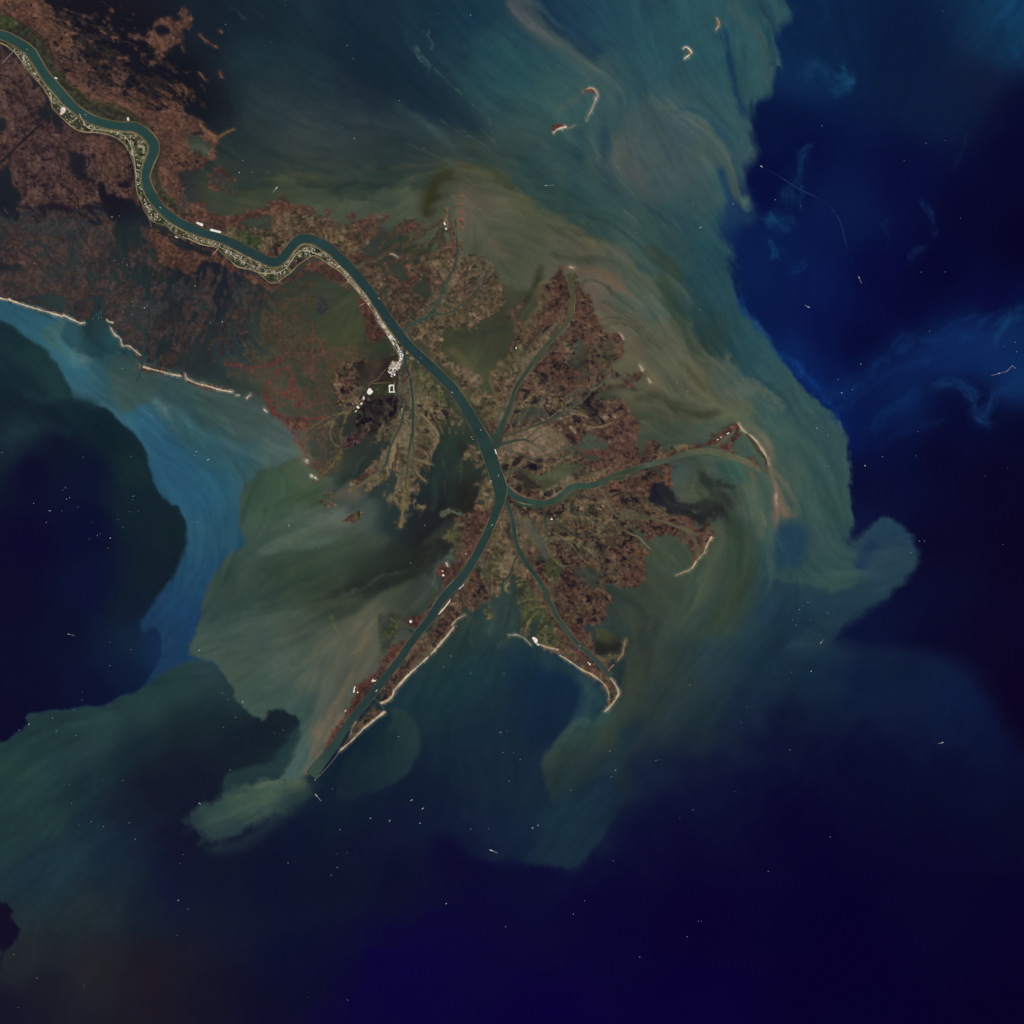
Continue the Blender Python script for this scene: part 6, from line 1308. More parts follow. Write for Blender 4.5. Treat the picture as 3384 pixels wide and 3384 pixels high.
# ----------------------------------------------------------------- the land: marsh plain and the separate islands
ISLANDS = [   # outline box, name, label
 ((1912, 282, 1992, 408), "barrier_island", "crescent shaped sandy island curling round open water in the northern sound"),
 ((1815, 402, 1910, 450), "barrier_island", "short brown marsh island with one white beach, below the crescent island"),
 ((2250, 145, 2296, 204), "barrier_island", "tiny bright hook shaped sand island in the teal northern water"),
 ((2352, 50, 2390, 108), "barrier_island", "narrow upright sand islet, northernmost of the islands"),
 ((1112, 2324, 1278, 2490), "sand_spit_island", "long marsh island with a bright white seaward beach beside the south-western ship channel"),
 ((405, 20, 640, 225), "marsh_island", "ragged reddish marsh island enclosing a pond in the dark north-western bay"),
 ((282, 40, 322, 70), "marsh_island", "small red brown marsh islet just off the north-western mainland"),
 ((360, 15, 380, 44), "marsh_island", "tiny tan marsh islet alone in the darkest bay water near the top edge"),
 ((1505, 668, 1540, 687), "spoil_island", "northernmost of the small round islets beside the northern pass"),
 ((1505, 697, 1540, 714), "spoil_island", "second small round islet from the north beside the northern pass"),
 ((1505, 716, 1540, 740), "spoil_island", "third small round islet from the north beside the northern pass"),
 ((1505, 742, 1540, 766), "spoil_island", "southernmost of the small round islets beside the northern pass"),
 ((1146, 1692, 1192, 1738), "marsh_island", "round brown and olive marsh island in the pale western plume"),
 ((1300, 1698, 1345, 1745), "marsh_island", "dim olive islet off the tip of the tan mud fan"),
 ((2462, 1562, 2496, 1580), "marsh_island", "small reddish islet inside the mouth of the eastern pass"),
 ((-230, 970, 36, 1004), "barrier_beach", "thin pale beach strip leaving the left edge of the scene"),
 ((866, 1346, 888, 1364), "sand_islet", "tiny pale sand islet off the canal marsh on the western shore"),
 ((812, 1302, 830, 1320), "sand_islet", "bright broken sand islet at the end of the western beach line"),
 ((2280, 1772, 2360, 1890), "barrier_beach_none", ""),
]
ISLANDS = [i for i in ISLANDS if i[2]]
cell = np.maximum.reduce([COV[:-1, :-1], COV[1:, :-1], COV[1:, 1:], COV[:-1, 1:]]) > -1.0
rough_z = .006 * fbm(XF, YF, 14, 401, 2)
Z = np.clip(COV * .006, -.03, .022) + np.where(COV > 2, rough_z, 0)
lx, ly = wxy(XF, YF)
idx = np.arange(NX * NX).reshape(NX, NX)
cx = (AX[:-1] + AX[1:]) / 2
CXX, CYY = np.meshgrid(cx, cx)


def land_object(name, mask):
    j, i = np.nonzero(mask)
    q = np.stack([idx[j, i], idx[j + 1, i], idx[j + 1, i + 1], idx[j, i + 1]], -1)
    used, inv = np.unique(q.ravel(), return_inverse=True)
    co = np.stack([lx.ravel()[used], ly.ravel()[used], Z.ravel()[used]], -1)
    return obj(name, raw_mesh(name, co, inv.reshape(-1, 4), to_albedo(LAND.c.reshape(-1, 3)[used])), M_LAND)


for (x0, y0, x1, y1), name, label in ISLANDS:
    mk = cell & (CXX > x0) & (CXX < x1) & (CYY > y0) & (CYY < y1)
    cell &= ~mk
    if mk.any():
        prop(land_object(name, mk), label, "beach" if "beach" in name else "island")
prop(land_object("marsh", cell), kind="structure")


# ----------------------------------------------------------------- ribbons: rivers, banks, levees, roads, jetties
def ribbon(name, P, W, section, col, mat, parent=None, grain=.06):
    """P map points, W widths (map units), section [(u -1..1, z)], col: rgb or per-point rgb"""
    P = np.asarray(P, float)
    T = np.gradient(P, axis=0)
    T /= np.linalg.norm(T, axis=1)[:, None] + 1e-9
    Nn = np.stack([T[:, 1], -T[:, 0]], 1)
    W = np.broadcast_to(np.asarray(W, float), (len(P),))
    m = len(section)
    rows = []
    for u, z in section:
        q = P + Nn * (W * .5 * u)[:, None]
        a, b = wxy(q[:, 0], q[:, 1])
        rows.append(np.stack([a, b, np.full(len(P), z)], -1))
    co = np.stack(rows, 1)
    c = np.broadcast_to(np.asarray(col, np.float32), (len(P), 3)) if np.ndim(col) == 1 else np.asarray(col, np.float32)
    c = np.repeat(c[:, None], m, 1)
    rs = np.random.RandomState(len(P) + m)
    g = rs.rand(len(P), 1)
    g = 1 + grain * (2 * (np.convolve(g[:, 0], [.25, .5, .25], 'same')[:, None, None] * .6 + .4 * rs.rand(len(P), m, 1)) - 1)
    c = to_albedo(c * g)
    k = np.arange(len(P) * m).reshape(len(P), m)
    q = np.stack([k[:-1, :-1], k[:-1, 1:], k[1:, 1:], k[1:, :-1]], -1).reshape(-1, 4)
    me = raw_mesh(name, co.reshape(-1, 3), q[:, ::-1], c.reshape(-1, 3))
    return obj(name, me, mat, parent)


def dense(line, n=4):
    L = np.array(line, float)
    P = spline(L[:, :2], False, n)
    W = np.interp(np.linspace(0, len(L) - 1, len(P)), np.arange(len(L)), L[:, 2]) if L.shape[1] > 2 else None
    return P, W


Z_RIVER = .040
P, W = dense(RIVER)
prop(ribbon("river", P, W, [(-1, Z_RIVER), (-.5, Z_RIVER), (0, Z_RIVER), (.5, Z_RIVER), (1, Z_RIVER)], mixfield([(0,115,41,70,66),(500,480,39,67,65),(900,860,39,62,62),(1300,1090,37,58,60),(1560,1400,39,60,59),(1655,1620,41,62,57),(1450,2000,39,60,59),(1200,2330,41,60,60),(1090,2480,46,66,64),(1030,2560,58,78,70)], P[:, 0].astype(np.float32), P[:, 1].astype(np.float32), 60) * (1 + .05 * fbm(P[:, 0].astype(np.float32), P[:, 1].astype(np.float32), 120, 471, 3))[:, None], M_RIVER, grain=.07), kind="structure")
for q, (line, col) in enumerate(PASSES):
    P, W = dense(line)
    W = W * (.86 if W.max() > 8 else .95)
    c = mixfield(col, P[:, 0].astype(np.float32), P[:, 1].astype(np.float32), 30) * np.array((1.08, 1.0, .94))
    c = c * (1 + .08 * fbm(P[:, 0].astype(np.float32), P[:, 1].astype(np.float32), 40, 481, 3))[:, None]
    z = Z_RIVER - .001 - .0003 * q
    prop(ribbon("river_channel", P, W, [(-1, z), (-.4, z), (.4, z), (1, z)], c, M_RIVER, grain=.10), kind="structure")


def varied(P, a, b, seed):
    t = .5 + .8 * fbm(P[:, 0].astype(np.float32), P[:, 1].astype(np.float32), 50, seed, 3)
    t = np.clip(t, 0, 1)[:, None]
    return np.array(a, np.float32) * (1 - t) + np.array(b, np.float32) * t


ROOF = lambda h: [(-1, .02), (-.45, .02 + h), (.45, .02 + h), (1, .02)]
for side in (-1, 1):
    Pb = offset(RIVER, .5, side, 1.2)
    Pb = Pb[:-14]
    prop(ribbon("river_bank", Pb, 2.1, ROOF(.032), varied(Pb, (72, 64, 50), (122, 100, 78), 411 + side), M_EARTH, grain=.2), kind="structure")
for line in (PASSES[0][0][2:17], PASSES[1][0][1:], PASSES[2][0][2:16]):
    for side in (-1, 1):
        Pb = offset(line, .43, side, 1.0)
        prop(ribbon("river_bank", Pb, 1.6, ROOF(.03), varied(Pb, (74, 60, 48), (118, 94, 72), 421 + side), M_EARTH, grain=.2), kind="structure")

Plev, _ = dense(LEVEE, 3)
prop(ribbon("levee", Plev, 3.3, ROOF(.06), varied(Plev, (104, 88, 68), (164, 142, 110), 431), M_EARTH, grain=.15),
     "long pale tan levee bank winding along the inland edge of the farm strip", "levee")
Pw = offset(RIVER, .5, -1, 5.5)[6:150]
prop(ribbon("levee", Pw, 3.0, ROOF(.055), varied(Pw, (96, 94, 66), (140, 128, 96), 441), M_EARTH, grain=.15),
     "narrow olive and tan levee running close along the river's western bank", "levee")
Pe = offset(RIVER, .5, 1, 3.6)[:60]
prop(ribbon("levee", Pe, 2.2, ROOF(.05), varied(Pe, (90, 84, 62), (124, 110, 84), 443), M_EARTH, grain=.15),
     "thin tan levee between the river's eastern bank and the dark wooded strip", "levee")
ROADS = [([(262,376),(280,410),(300,425),(340,430),(390,440),(415,452),(432,480),(440,510),(446,545),(452,590)],2.2,(170,160,134)),
         ([(836,893),(860,902),(905,903),(930,896),(950,880),(965,858),(980,838),(1000,828),(1030,832),(1060,846)],2.4,(176,164,134)),
         ([(560,738),(600,758),(640,786),(690,806),(720,812),(770,845),(820,872),(860,888)],1.6,(150,138,110)),
         ([(1080,858),(1130,890),(1170,930),(1210,978),(1250,1045),(1290,1105),(1320,1150)],1.6,(160,146,118)),
         ([(1275,1220),(1262,1236),(1248,1253),(1230,1262),(1218,1278)],2.2,(112,84,70)),([(1232,1267),(1290,1264)],1.8,(112,100,62)),
         ([(9,208),(28,187),(48,165)],2.6,(118,108,104)),([(96,250),(80,268),(70,282)],1.4,(96,80,70)),([(500,750),(492,720),(478,700),(468,668)],2.0,(120,92,72)),
         ([(1150,1345),(1120,1372),(1080,1410)],1.8,(110,96,74)),([(1204,1002),(1186,1012)],1.8,(150,124,104))]
for p, w, c in ROADS:
    P, _ = dense(p, 5)
    prop(ribbon("road", P, w, [(-1, .058), (1, .058)], np.array(c, np.float32), M_EARTH, grain=.2), kind="structure")
JET = [([(1124,2482),(1093,2522),(1065,2553),(1046,2572)], 2.2, (104,92,78), "long thin stone jetty on the seaward side of the south-western pass mouth"),
       ([(1073,2484),(1056,2506),(1040,2528),(1022,2559)], 2.0, (84,78,66), "dark thin jetty on the western side of the south-western pass mouth"),
       ([(2029,2196),(2019,2206),(2009,2217)], 5.0, (150,110,92), "short broad reddish jetty pointing at the southern pass"),
       ([(722,819),(712,832),(703,842)], 4.2, (168,130,110), "pale stubby pier jutting south from the back levee into dark water")]
for p, w, c, lab in JET:
    P, _ = dense(p, 5)
    prop(ribbon("jetty", P, w, [(-1, -.01), (-.6, .05), (.6, .05), (1, -.01)], np.array(c, np.float32), M_EARTH, grain=.25), lab, "jetty")
# ================================================================= things standing on land and water
class Mesh:
    """collects boxes, prisms and cones into one mesh"""

    def __init__(self):
        self.v, self.f, self.m = [], [], []

    def prism(self, base, z0, z1, mat=0, scale=1.0, top=None):
        n, b = len(base), len(self.v)
        cx = sum(p[0] for p in base) / n
        cy = sum(p[1] for p in base) / n
        t = top or [(cx + (p[0] - cx) * scale, cy + (p[1] - cy) * scale) for p in base]
        self.v += [(p[0], p[1], z0) for p in base] + [(p[0], p[1], z1) for p in t]
        self.f.append(tuple(b + n + i for i in range(n)))
        for i in range(n):
            j = (i + 1) % n
            self.f.append((b + i, b + j, b + n + j, b + n + i))
        self.m += [mat] * (n + 1)

    def box(self, x0, x1, y0, y1, z0, z1, mat=0, scale=1.0):
        self.prism([(x0, y0), (x1, y0), (x1, y1), (x0, y1)], z0, z1, mat, scale)

    def gable(self, x0, x1, y0, y1, z0, z1, over=.02, mat=0):
        b = len(self.v)
        ym = (y0 + y1) / 2
        x0, x1, y0, y1 = x0 - over, x1 + over, y0 - over, y1 + over
        self.v += [(x0, y0, z0), (x1, y0, z0), (x1, y1, z0), (x0, y1, z0), (x0, ym, z1), (x1, ym, z1)]
        self.f += [(b, b + 1, b + 5, b + 4), (b + 2, b + 3, b + 4, b + 5), (b, b + 4, b + 3), (b + 1, b + 2, b + 5), (b + 3, b + 2, b + 1, b)]
        self.m += [mat] * 5

    def ring(self, x, y, r, n=10):
        return [(x + r * math.cos(2 * math.pi * i / n), y + r * math.sin(2 * math.pi * i / n)) for i in range(n)]

    def build(self, name, mats, parent=None, loc=None, rz=0.0):
        me = bpy.data.meshes.new(name)
        me.from_pydata(self.v, [], self.f)
        for m in mats:
            me.materials.append(m)
        me.polygons.foreach_set("material_index", self.m)
        me.update()
        o = bpy.data.objects.new(name, me)
        COL.objects.link(o)
        if parent:
            o.parent = parent
        if loc:
            o.location = loc
        o.rotation_euler.z = rz
        return o


def empty(name, loc, rz=0.0):
    o = bpy.data.objects.new(name, None)
    o.empty_display_size = 0.5
    COL.objects.link(o)
    o.location = loc
    o.rotation_euler.z = rz
    return o


def copy_tree(o, parent=None):
    c = o.copy()
    COL.objects.link(c)
    c.parent = parent
    for ch in list(o.children):
        copy_tree(ch, c)
    return c


def along(v):
    """map direction -> world angle"""
    return math.atan2(-v[1], v[0])


RND = random.Random(7)
M_WHITE = paint_material("white_roof", (.80, .78, .73))
M_CREAM = paint_material("cream_roof", (.62, .57, .47))
M_GREY = paint_material("grey_roof", (.42, .42, .40))
M_RUST = paint_material("rusty_roof", (.42, .26, .20))
M_WALL = paint_material("wall", (.45, .43, .39))
M_DECK = paint_material("ship_deck", (.62, .60, .56))
M_HULL = paint_material("hull_steel", (.22, .10, .09))
M_HATCH = paint_material("hatch_steel", (.70, .68, .64))
M_HOUSE = paint_material("ship_house", (.80, .80, .78))
M_RIG = paint_material("rig_deck", (.72, .71, .68))
M_RIGD = paint_material("rig_steel", (.40, .36, .30))
M_FOAM = paint_material("foam", (.16, .21, .25), .35, 2.0)
M_GRAVEL = paint_material("white_gravel", (.70, .66, .59), .28, 1.2, .9, .05)
M_SHELL = paint_material("shell_sand", (.60, .50, .40), .18, 1.2, .9, .05)
M_MUD = paint_material("yellow_mud", (.20, .135, .065), .25, .8, .9, .05)
M_PINK = paint_material("pinkish_gravel", (.56, .42, .38), .22, 1.2, .9, .05)


# ----------------------------------------------------------------- yards, pads and spoil mounds
def yard(name, cat, pts, label, mat=M_GRAVEL, h=.05, heaps=0, hole=None, base=.045):
    cxm = sum(p[0] for p in pts) / len(pts)
    cym = sum(p[1] for p in pts) / len(pts)
    X0, Y0 = wxy(cxm, cym)
    out = []
    P = []
    for k in range(len(pts)):
        a, b = pts[k], pts[(k + 1) % len(pts)]
        L = math.hypot(b[0] - a[0], b[1] - a[1])
        m = max(1, int(L / 3))
        for t in range(m):
            f = t / m
            j = .35 if t else 0
            P.append((a[0] + (b[0] - a[0]) * f + RND.uniform(-j, j), a[1] + (b[1] - a[1]) * f + RND.uniform(-j, j)))
    P = [((p[0] - cxm) * U, -(p[1] - cym) * U) for p in P]
    if sum(P[i - 1][0] * P[i][1] - P[i][0] * P[i - 1][1] for i in range(len(P))) < 0:
        P = P[::-1]
    mb = Mesh()
    mb.prism(P, 0, h, 0, .97)
    o = prop(mb.build(name, [mat], None, (X0, Y0, base)), label, cat)
    for q in range(heaps):
        i = RND.randrange(len(P))
        f = RND.uniform(.2, .6)
        r = RND.uniform(.25, .5)
        hp = Mesh()
        c = [(x + RND.uniform(-.06, .06), y + RND.uniform(-.06, .06)) for x, y in hp.ring(0, 0, r, 11)]
        hp.prism(c, 0, .06, 0, .6)
        hp.prism([(x * .6, y * .6) for x, y in c], .06, .09, 0, .3)
        hp.build("stockpile", [RND.choice([M_CREAM, M_GRAVEL, M_GREY])], o, (P[i][0] * f, P[i][1] * f, h))
    return o


yard("storage_yard", "yard", [(648.4,738.5),(650.8,732.5),(671.7,739.8),(669.3,748.4)], "bright white four sided storage yard on the river's eastern bank, upstream one", M_GRAVEL, heaps=4)
yard("storage_yard", "yard", [(693,758),(700,756),(713,760),(731,764.5),(729,770.5),(708,766),(695,763)], "long broken white storage yard on the river's eastern bank, downstream one", M_GRAVEL, heaps=6)
yard("gravel_pad", "pad", [(1212,1297),(1218,1284),(1225,1283),(1233,1294),(1228,1301),(1219,1305)], "largest bright white gravel pad beside the dark marsh south-west of the harbour", M_GRAVEL, heaps=2)
yard("gravel_pad", "pad", [(1190,1334),(1196,1329.5),(1198.5,1333),(1192.5,1338.5)], "small white gravel pad between the large pad and the end of the road", M_GRAVEL)
yard("gravel_pad", "pad", [(1177,1344.5),(1183,1340),(1188.5,1348),(1184,1351)], "second small white gravel pad farther down the road from the large pad", M_GRAVEL)
yard("gravel_pad", "pad", [(1172,1361),(1178,1355),(1180,1357),(1175,1362)], "outermost thin white gravel pad at the very end of the road", M_CREAM)
yard("gravel_pad", "pad", [(1199,1311),(1203,1308),(1206,1317),(1201,1322),(1198,1318)], "tan gravel pad just below the largest white pad", M_SHELL)
yard("dock_basin", "dock", [(1284.5,1274),(1288,1271),(1303,1271),(1303,1274.5),(1290,1276),(1288.5,1293.5),(1296,1294),(1296.5,1297),(1285.5,1297)], "white ring of quays round a dark dock basin, western side", M_GRAVEL, h=.07)
yard("dock_basin", "dock", [(1299,1275),(1302.5,1275),(1303,1292),(1306,1297),(1297,1297),(1297,1293.5),(1300,1292)], "white quay closing the dark dock basin on its eastern side", M_GRAVEL, h=.07)
yard("industrial_yard", "yard", [(199,362),(206,352),(213,356),(218,364),(214,372),(203,380),(197,377),(201,370)], "pinkish white industrial yard on the river's western bank beside a dark lake", M_PINK, heaps=3)
yard("industrial_yard", "yard", [(208,353),(213,355),(217,362),(212,366),(207,360)], "brightest white corner of the pinkish industrial yard", M_GRAVEL, base=.1)
yard("sand_mound", "mound", [(1757.5,2108),(1762,2104),(1770,2107),(1777,2114),(1775,2124),(1769,2126),(1764,2117)], "bright white sand mound on the bay shore between the two southern passes", M_GRAVEL, h=.1, heaps=2)
yard("sand_mound", "mound", [(1775,2126),(1784,2131),(1779,2134),(1771,2129)], "pale sand tail running from the bright mound to the beach", M_SHELL)
yard("sand_mound", "mound", [(1461,1900),(1465,1897),(1469,1900),(1466,1905),(1462,1904)], "cream sand mound in red marsh west of the ship channel", M_GRAVEL, h=.1)
yard("sand_mound", "mound", [(1459,1885),(1464,1884),(1466,1888),(1461,1890)], "pinkish sand mound just north of the cream one", M_PINK, h=.08)
yard("sand_pad", "pad", [(1942,2188),(1945,2187.5),(1946,2192),(1943,2193)], "pale sand pad by the southern pass, western one of a close pair", M_GRAVEL)
yard("sand_pad", "pad", [(1947,2192),(1952,2193),(1951,2199),(1947,2197)], "pale sand pad by the southern pass, eastern one of a close pair", M_GRAVEL)
yard("river_landing", "landing", [(1634,1484),(1637.5,1485),(1642,1499),(1639,1501)], "white landing strip on the river bank just below the channel fork", M_GRAVEL)
yard("spoil_strip", "spoil bank", [(1489,1978),(1481,1990),(1470,2004),(1459,2015),(1448,2031),(1452,2030),(1465,2016),(1478,2000),(1487,1988)], "ragged white spoil strip along the eastern side of the ship channel", M_SHELL)
yard("spoil_strip", "spoil bank", [(1535,1927),(1527,1937),(1515,1947),(1520,1946),(1531,1936)], "short cream beach bar on the inner bend of the ship channel", M_GRAVEL)
yard("shell_mound", "mound", [(1819,1718),(1823,1711),(1828,1718)], "small white triangular shell mound east of the pass fork", M_GRAVEL)
yard("shell_pad", "pad", [(2401,1433),(2408,1429),(2411,1431),(2404,1436)], "white shell pad on red marsh near the eastern point", M_GRAVEL)
yard("shell_pad", "pad", [(2369,1453),(2373,1450),(2375,1453),(2371,1455)], "small white shell pad beside the northern arm of the eastern pass", M_GRAVEL)
yard("shell_mound", "mound", [(2379,1446),(2384,1442),(2385,1447)], "thin grey white shell mound between two pads near the eastern point", M_CREAM)
yard("spoil_mound", "mound", [(1352,2052),(1357,2048),(1362,2052),(1361,2058),(1355,2059)], "cream ring shaped mound in dark red marsh above the side cut", M_CREAM)
yard("spoil_mound", "mound", [(1227,2249),(1233,2243),(1236,2248),(1245,2246),(1240,2252),(1231,2254)], "pale branching spoil mound in dark red marsh west of the ship channel", M_CREAM)
yard("spoil_mound", "mound", [(1166,2290),(1170,2270),(1175,2266),(1173,2276),(1172,2288)], "pale spoil mound on the outer edge of the dark red marsh", M_CREAM)
yard("spoil_mound", "mound", [(1179,2287),(1183,2285),(1185,2289),(1181,2291)], "tiny round pale mound inside the dark red marsh", M_GRAVEL)
yard("spoil_mound", "mound", [(1138,2350),(1143,2344),(1145,2349),(1140,2353)], "pinkish mound on the western edge of the ship channel marsh", M_PINK)
yard("camp_pad", "pad", [(180,257),(184,254),(190,259),(187,262)], "white pad by itself on the wooded eastern bank, upper reach", M_GRAVEL)
yard("camp_pad", "pad", [(419,394),(421,387),(426,388),(427,398),(422,400)], "pale pad on the eastern bank where the river turns south", M_CREAM)
yard("camp_pad", "pad", [(577,783),(580,781),(588,785),(586,787)], "white pad at the bend of the back levee beside a dark canal", M_GRAVEL)
yard("camp_pad", "pad", [(1466,736),(1470,733),(1473,742),(1469,744)], "bright shell pad on the western spit of the northern pass", M_GRAVEL)
yard("camp_pad", "pad", [(1470,756),(1475,752),(1478,757),(1473,760)], "cream shell pad at the foot of the northern spit", M_CREAM)
yard("camp_pad", "pad", [(1704,1148),(1707,1146),(1708,1151),(1705,1154)], "single white pad in tan marsh west of the north-east pass", M_GRAVEL)
yard("mud_mound", "mound", [(1450,1122),(1456,1115),(1464,1116),(1467,1123),(1460,1129),(1453,1127)], "round yellow tan mud mound in the olive bay east of the river", M_MUD)

# ----------------------------------------------------------------- buildings of the farm strip and the harbour town
ROOFS = [M_WHITE, M_WHITE, M_CREAM, M_GREY, M_WHITE, M_RUST]
PROTO = []
for q in range(9):
    Lx, Ly = [(1.2,.62),(1.0,.5),(1.5,.7),(.9,.6),(1.25,.8),(.85,.42),(1.1,.9),(1.7,.6),(.8,.5)][q]
    mb = Mesh()
    mb.box(-Lx / 2, Lx / 2, -Ly / 2, Ly / 2, 0, .09, 0)
    mb.gable(-Lx / 2, Lx / 2, -Ly / 2, Ly / 2, .091, .17, .03, 1)
    if q in (2, 4, 7):
        mb.box(Lx / 2, Lx / 2 + .35, -Ly * .3, Ly * .3, 0, .07, 0)
        mb.gable(Lx / 2 + .02, Lx / 2 + .35, -Ly * .3, Ly * .3, .071, .12, .02, 1)
    o = mb.build("building", [M_WALL, ROOFS[q % 6]])
    PROTO.append(o)
_used = set()
SPOTS = []                                     # (map x, map y, angle, group key)
Wp = offset(RIVER, .5, -1, 8)
Tn = np.gradient(Wp, axis=0)
Tn /= np.linalg.norm(Tn, axis=1)[:, None]
LEVP = np.array(LEVEE, float)
LP, _ = dense([p + (0,) for p in LEVEE], 5)
CLUST = [   # map box, how many, key
 ((20,135,135,250),34,"upper"),((95,200,215,345),16,"upper"),((170,330,240,400),14,"upper"),((240,380,340,450),20,"upper"),((340,420,470,560),18,"bend"),
 ((440,540,480,660),12,"bend"),((465,650,560,745),22,"bend"),((555,715,720,815),18,"middle"),((715,780,860,895),34,"middle"),((860,850,1000,915),12,"middle"),((1000,800,1110,890),22,"middle"),
 ((1100,840,1230,1000),34,"lower"),((1190,950,1290,1080),22,"lower")]
_seen = []


def free(x, y, r):
    for a, b in _seen:
        if (a - x) ** 2 + (b - y) ** 2 < r * r:
            return False
    _seen.append((x, y))
    return True


for (x0, y0, x1, y1), cnt, key in CLUST:
    cand = [i for i in range(len(Wp)) if x0 < Wp[i][0] < x1 and y0 < Wp[i][1] < y1 and i < 156]
    tries = 0
    got = 0
    while got < cnt and tries < 4000 and cand:
        tries += 1
        i = RND.choice(cand)
        f = RND.random()
        dx, dy = Tn[i]
        nx_, ny_ = -dy, dx
        d = np.hypot(LP[:, 0] - Wp[i][0], LP[:, 1] - Wp[i][1]).min()
        if d < 7:
            continue
        t = RND.choice([.12, .3, .32, .55, .58, .8]) * (d - 5) + RND.uniform(-1.2, 1.2)
        x = Wp[i][0] + nx_ * t + dx * RND.uniform(-4, 4)
        y = Wp[i][1] + ny_ * t + dy * RND.uniform(-4, 4)
        if np.hypot(LP[:, 0] - x, LP[:, 1] - y).min() < 4.2 or not free(x, y, 4.0):
            continue
        SPOTS.append((x, y, along((dx, dy)) + RND.choice([0, math.pi / 2]), key))
        got += 1
tp = np.array(TOWN, float)
got = 0
while got < 78:
    x, y = RND.uniform(1276, 1338), RND.uniform(1098, 1254)
    if sdf(tp, np.array([x]), np.array([y]))[0] > 1.5 and free(x, y, 3.3):
        SPOTS.append((x, y, math.radians(RND.choice([-52, 38])) if y < 1185 else math.radians(RND.choice([-32, 58])), "town"))
        got += 1
for x, y in ((1644,1503),(1647,1509),(1650,1514),(1652,1520),(1656,1528),(1302,1262),(1303,1267),(1379,1193),(1383,1197),(1355,1246),(1559,1444),(1563,1452),(1622,1590),(1625,1596),(1815,1762),(1540,1830)):
    SPOTS.append((x, y, RND.uniform(0, 3), "camp"))
BLAB = {
 "upper": ("pale roofed building among the small fields upstream of the river's first southward turn", "buildings of the upper farm strip"),
 "bend": ("pale roofed building on the narrow strip where the river turns south", "buildings of the narrow bend strip"),
 "middle": ("pale roofed building among the striped fields round the river's double bend", "buildings of the double bend strip"),
 "lower": ("small bright building in the thin line of lots below the double bend", "buildings of the lower strip"),
 "town": ("bright building packed into the harbour town at the river's western fork", "buildings of the harbour town"),
 "camp": ("lone small building on the marshy bank of a channel", "lone channel bank buildings")}
for q, (x, y, a, key) in enumerate(SPOTS):
    p = RND.randrange(9)
    o = PROTO[p] if p not in _used else PROTO[p].copy()
    if p in _used:
        COL.objects.link(o)
    _used.add(p)
    X0, Y0 = wxy(x, y)
    o.location = (X0, Y0, .06)
    o.rotation_euler.z = a
    s = RND.uniform(.55, .9) * (1.5 if key == "town" else 1.0)
    o.scale = (s, s, 1)
    prop(o, BLAB[key][0], "building", BLAB[key][1])
for p in range(9):
    if p not in _used:
        bpy.data.objects.remove(PROTO[p])


# ----------------------------------------------------------------- ships
def make_ship():
    root = empty("ship", (0, 0, 0))
    h = Mesh()
    plan = [(-1.45, -.24), (-1.2, -.28), (.9, -.28), (1.25, -.17), (1.5, 0), (1.25, .17), (.9, .28), (-1.2, .28), (-1.45, .24)]
    h.prism([(x * .96, y * .85) for x, y in plan], -.06, .10, 0, top=plan)
    h.build("hull", [M_HULL], root)
    d = Mesh()
    d.prism([(x * .97, y * .9) for x, y in plan], .101, .112, 0)
    d.build("deck", [M_DECK], root)
    for q in range(5):
        c = Mesh()
        x = -.72 + q * .40
        c.box(x, x + .32, -.2, .2, .113, .14, 0, .94)
        c.build("hatch_cover", [M_HATCH], root)
    b = Mesh()
    b.box(-1.32, -.98, -.24, .24, .113, .26, 0)
    b.box(-1.2, -1.02, -.28, .28, .261, .30, 0)
    hs = b.build("deckhouse", [M_HOUSE], root)
    f = Mesh()
    f.prism(f.ring(-1.24, 0, .06, 8), .301, .38, 0, .85)
    f.build("funnel", [M_RUST], hs)
    return root


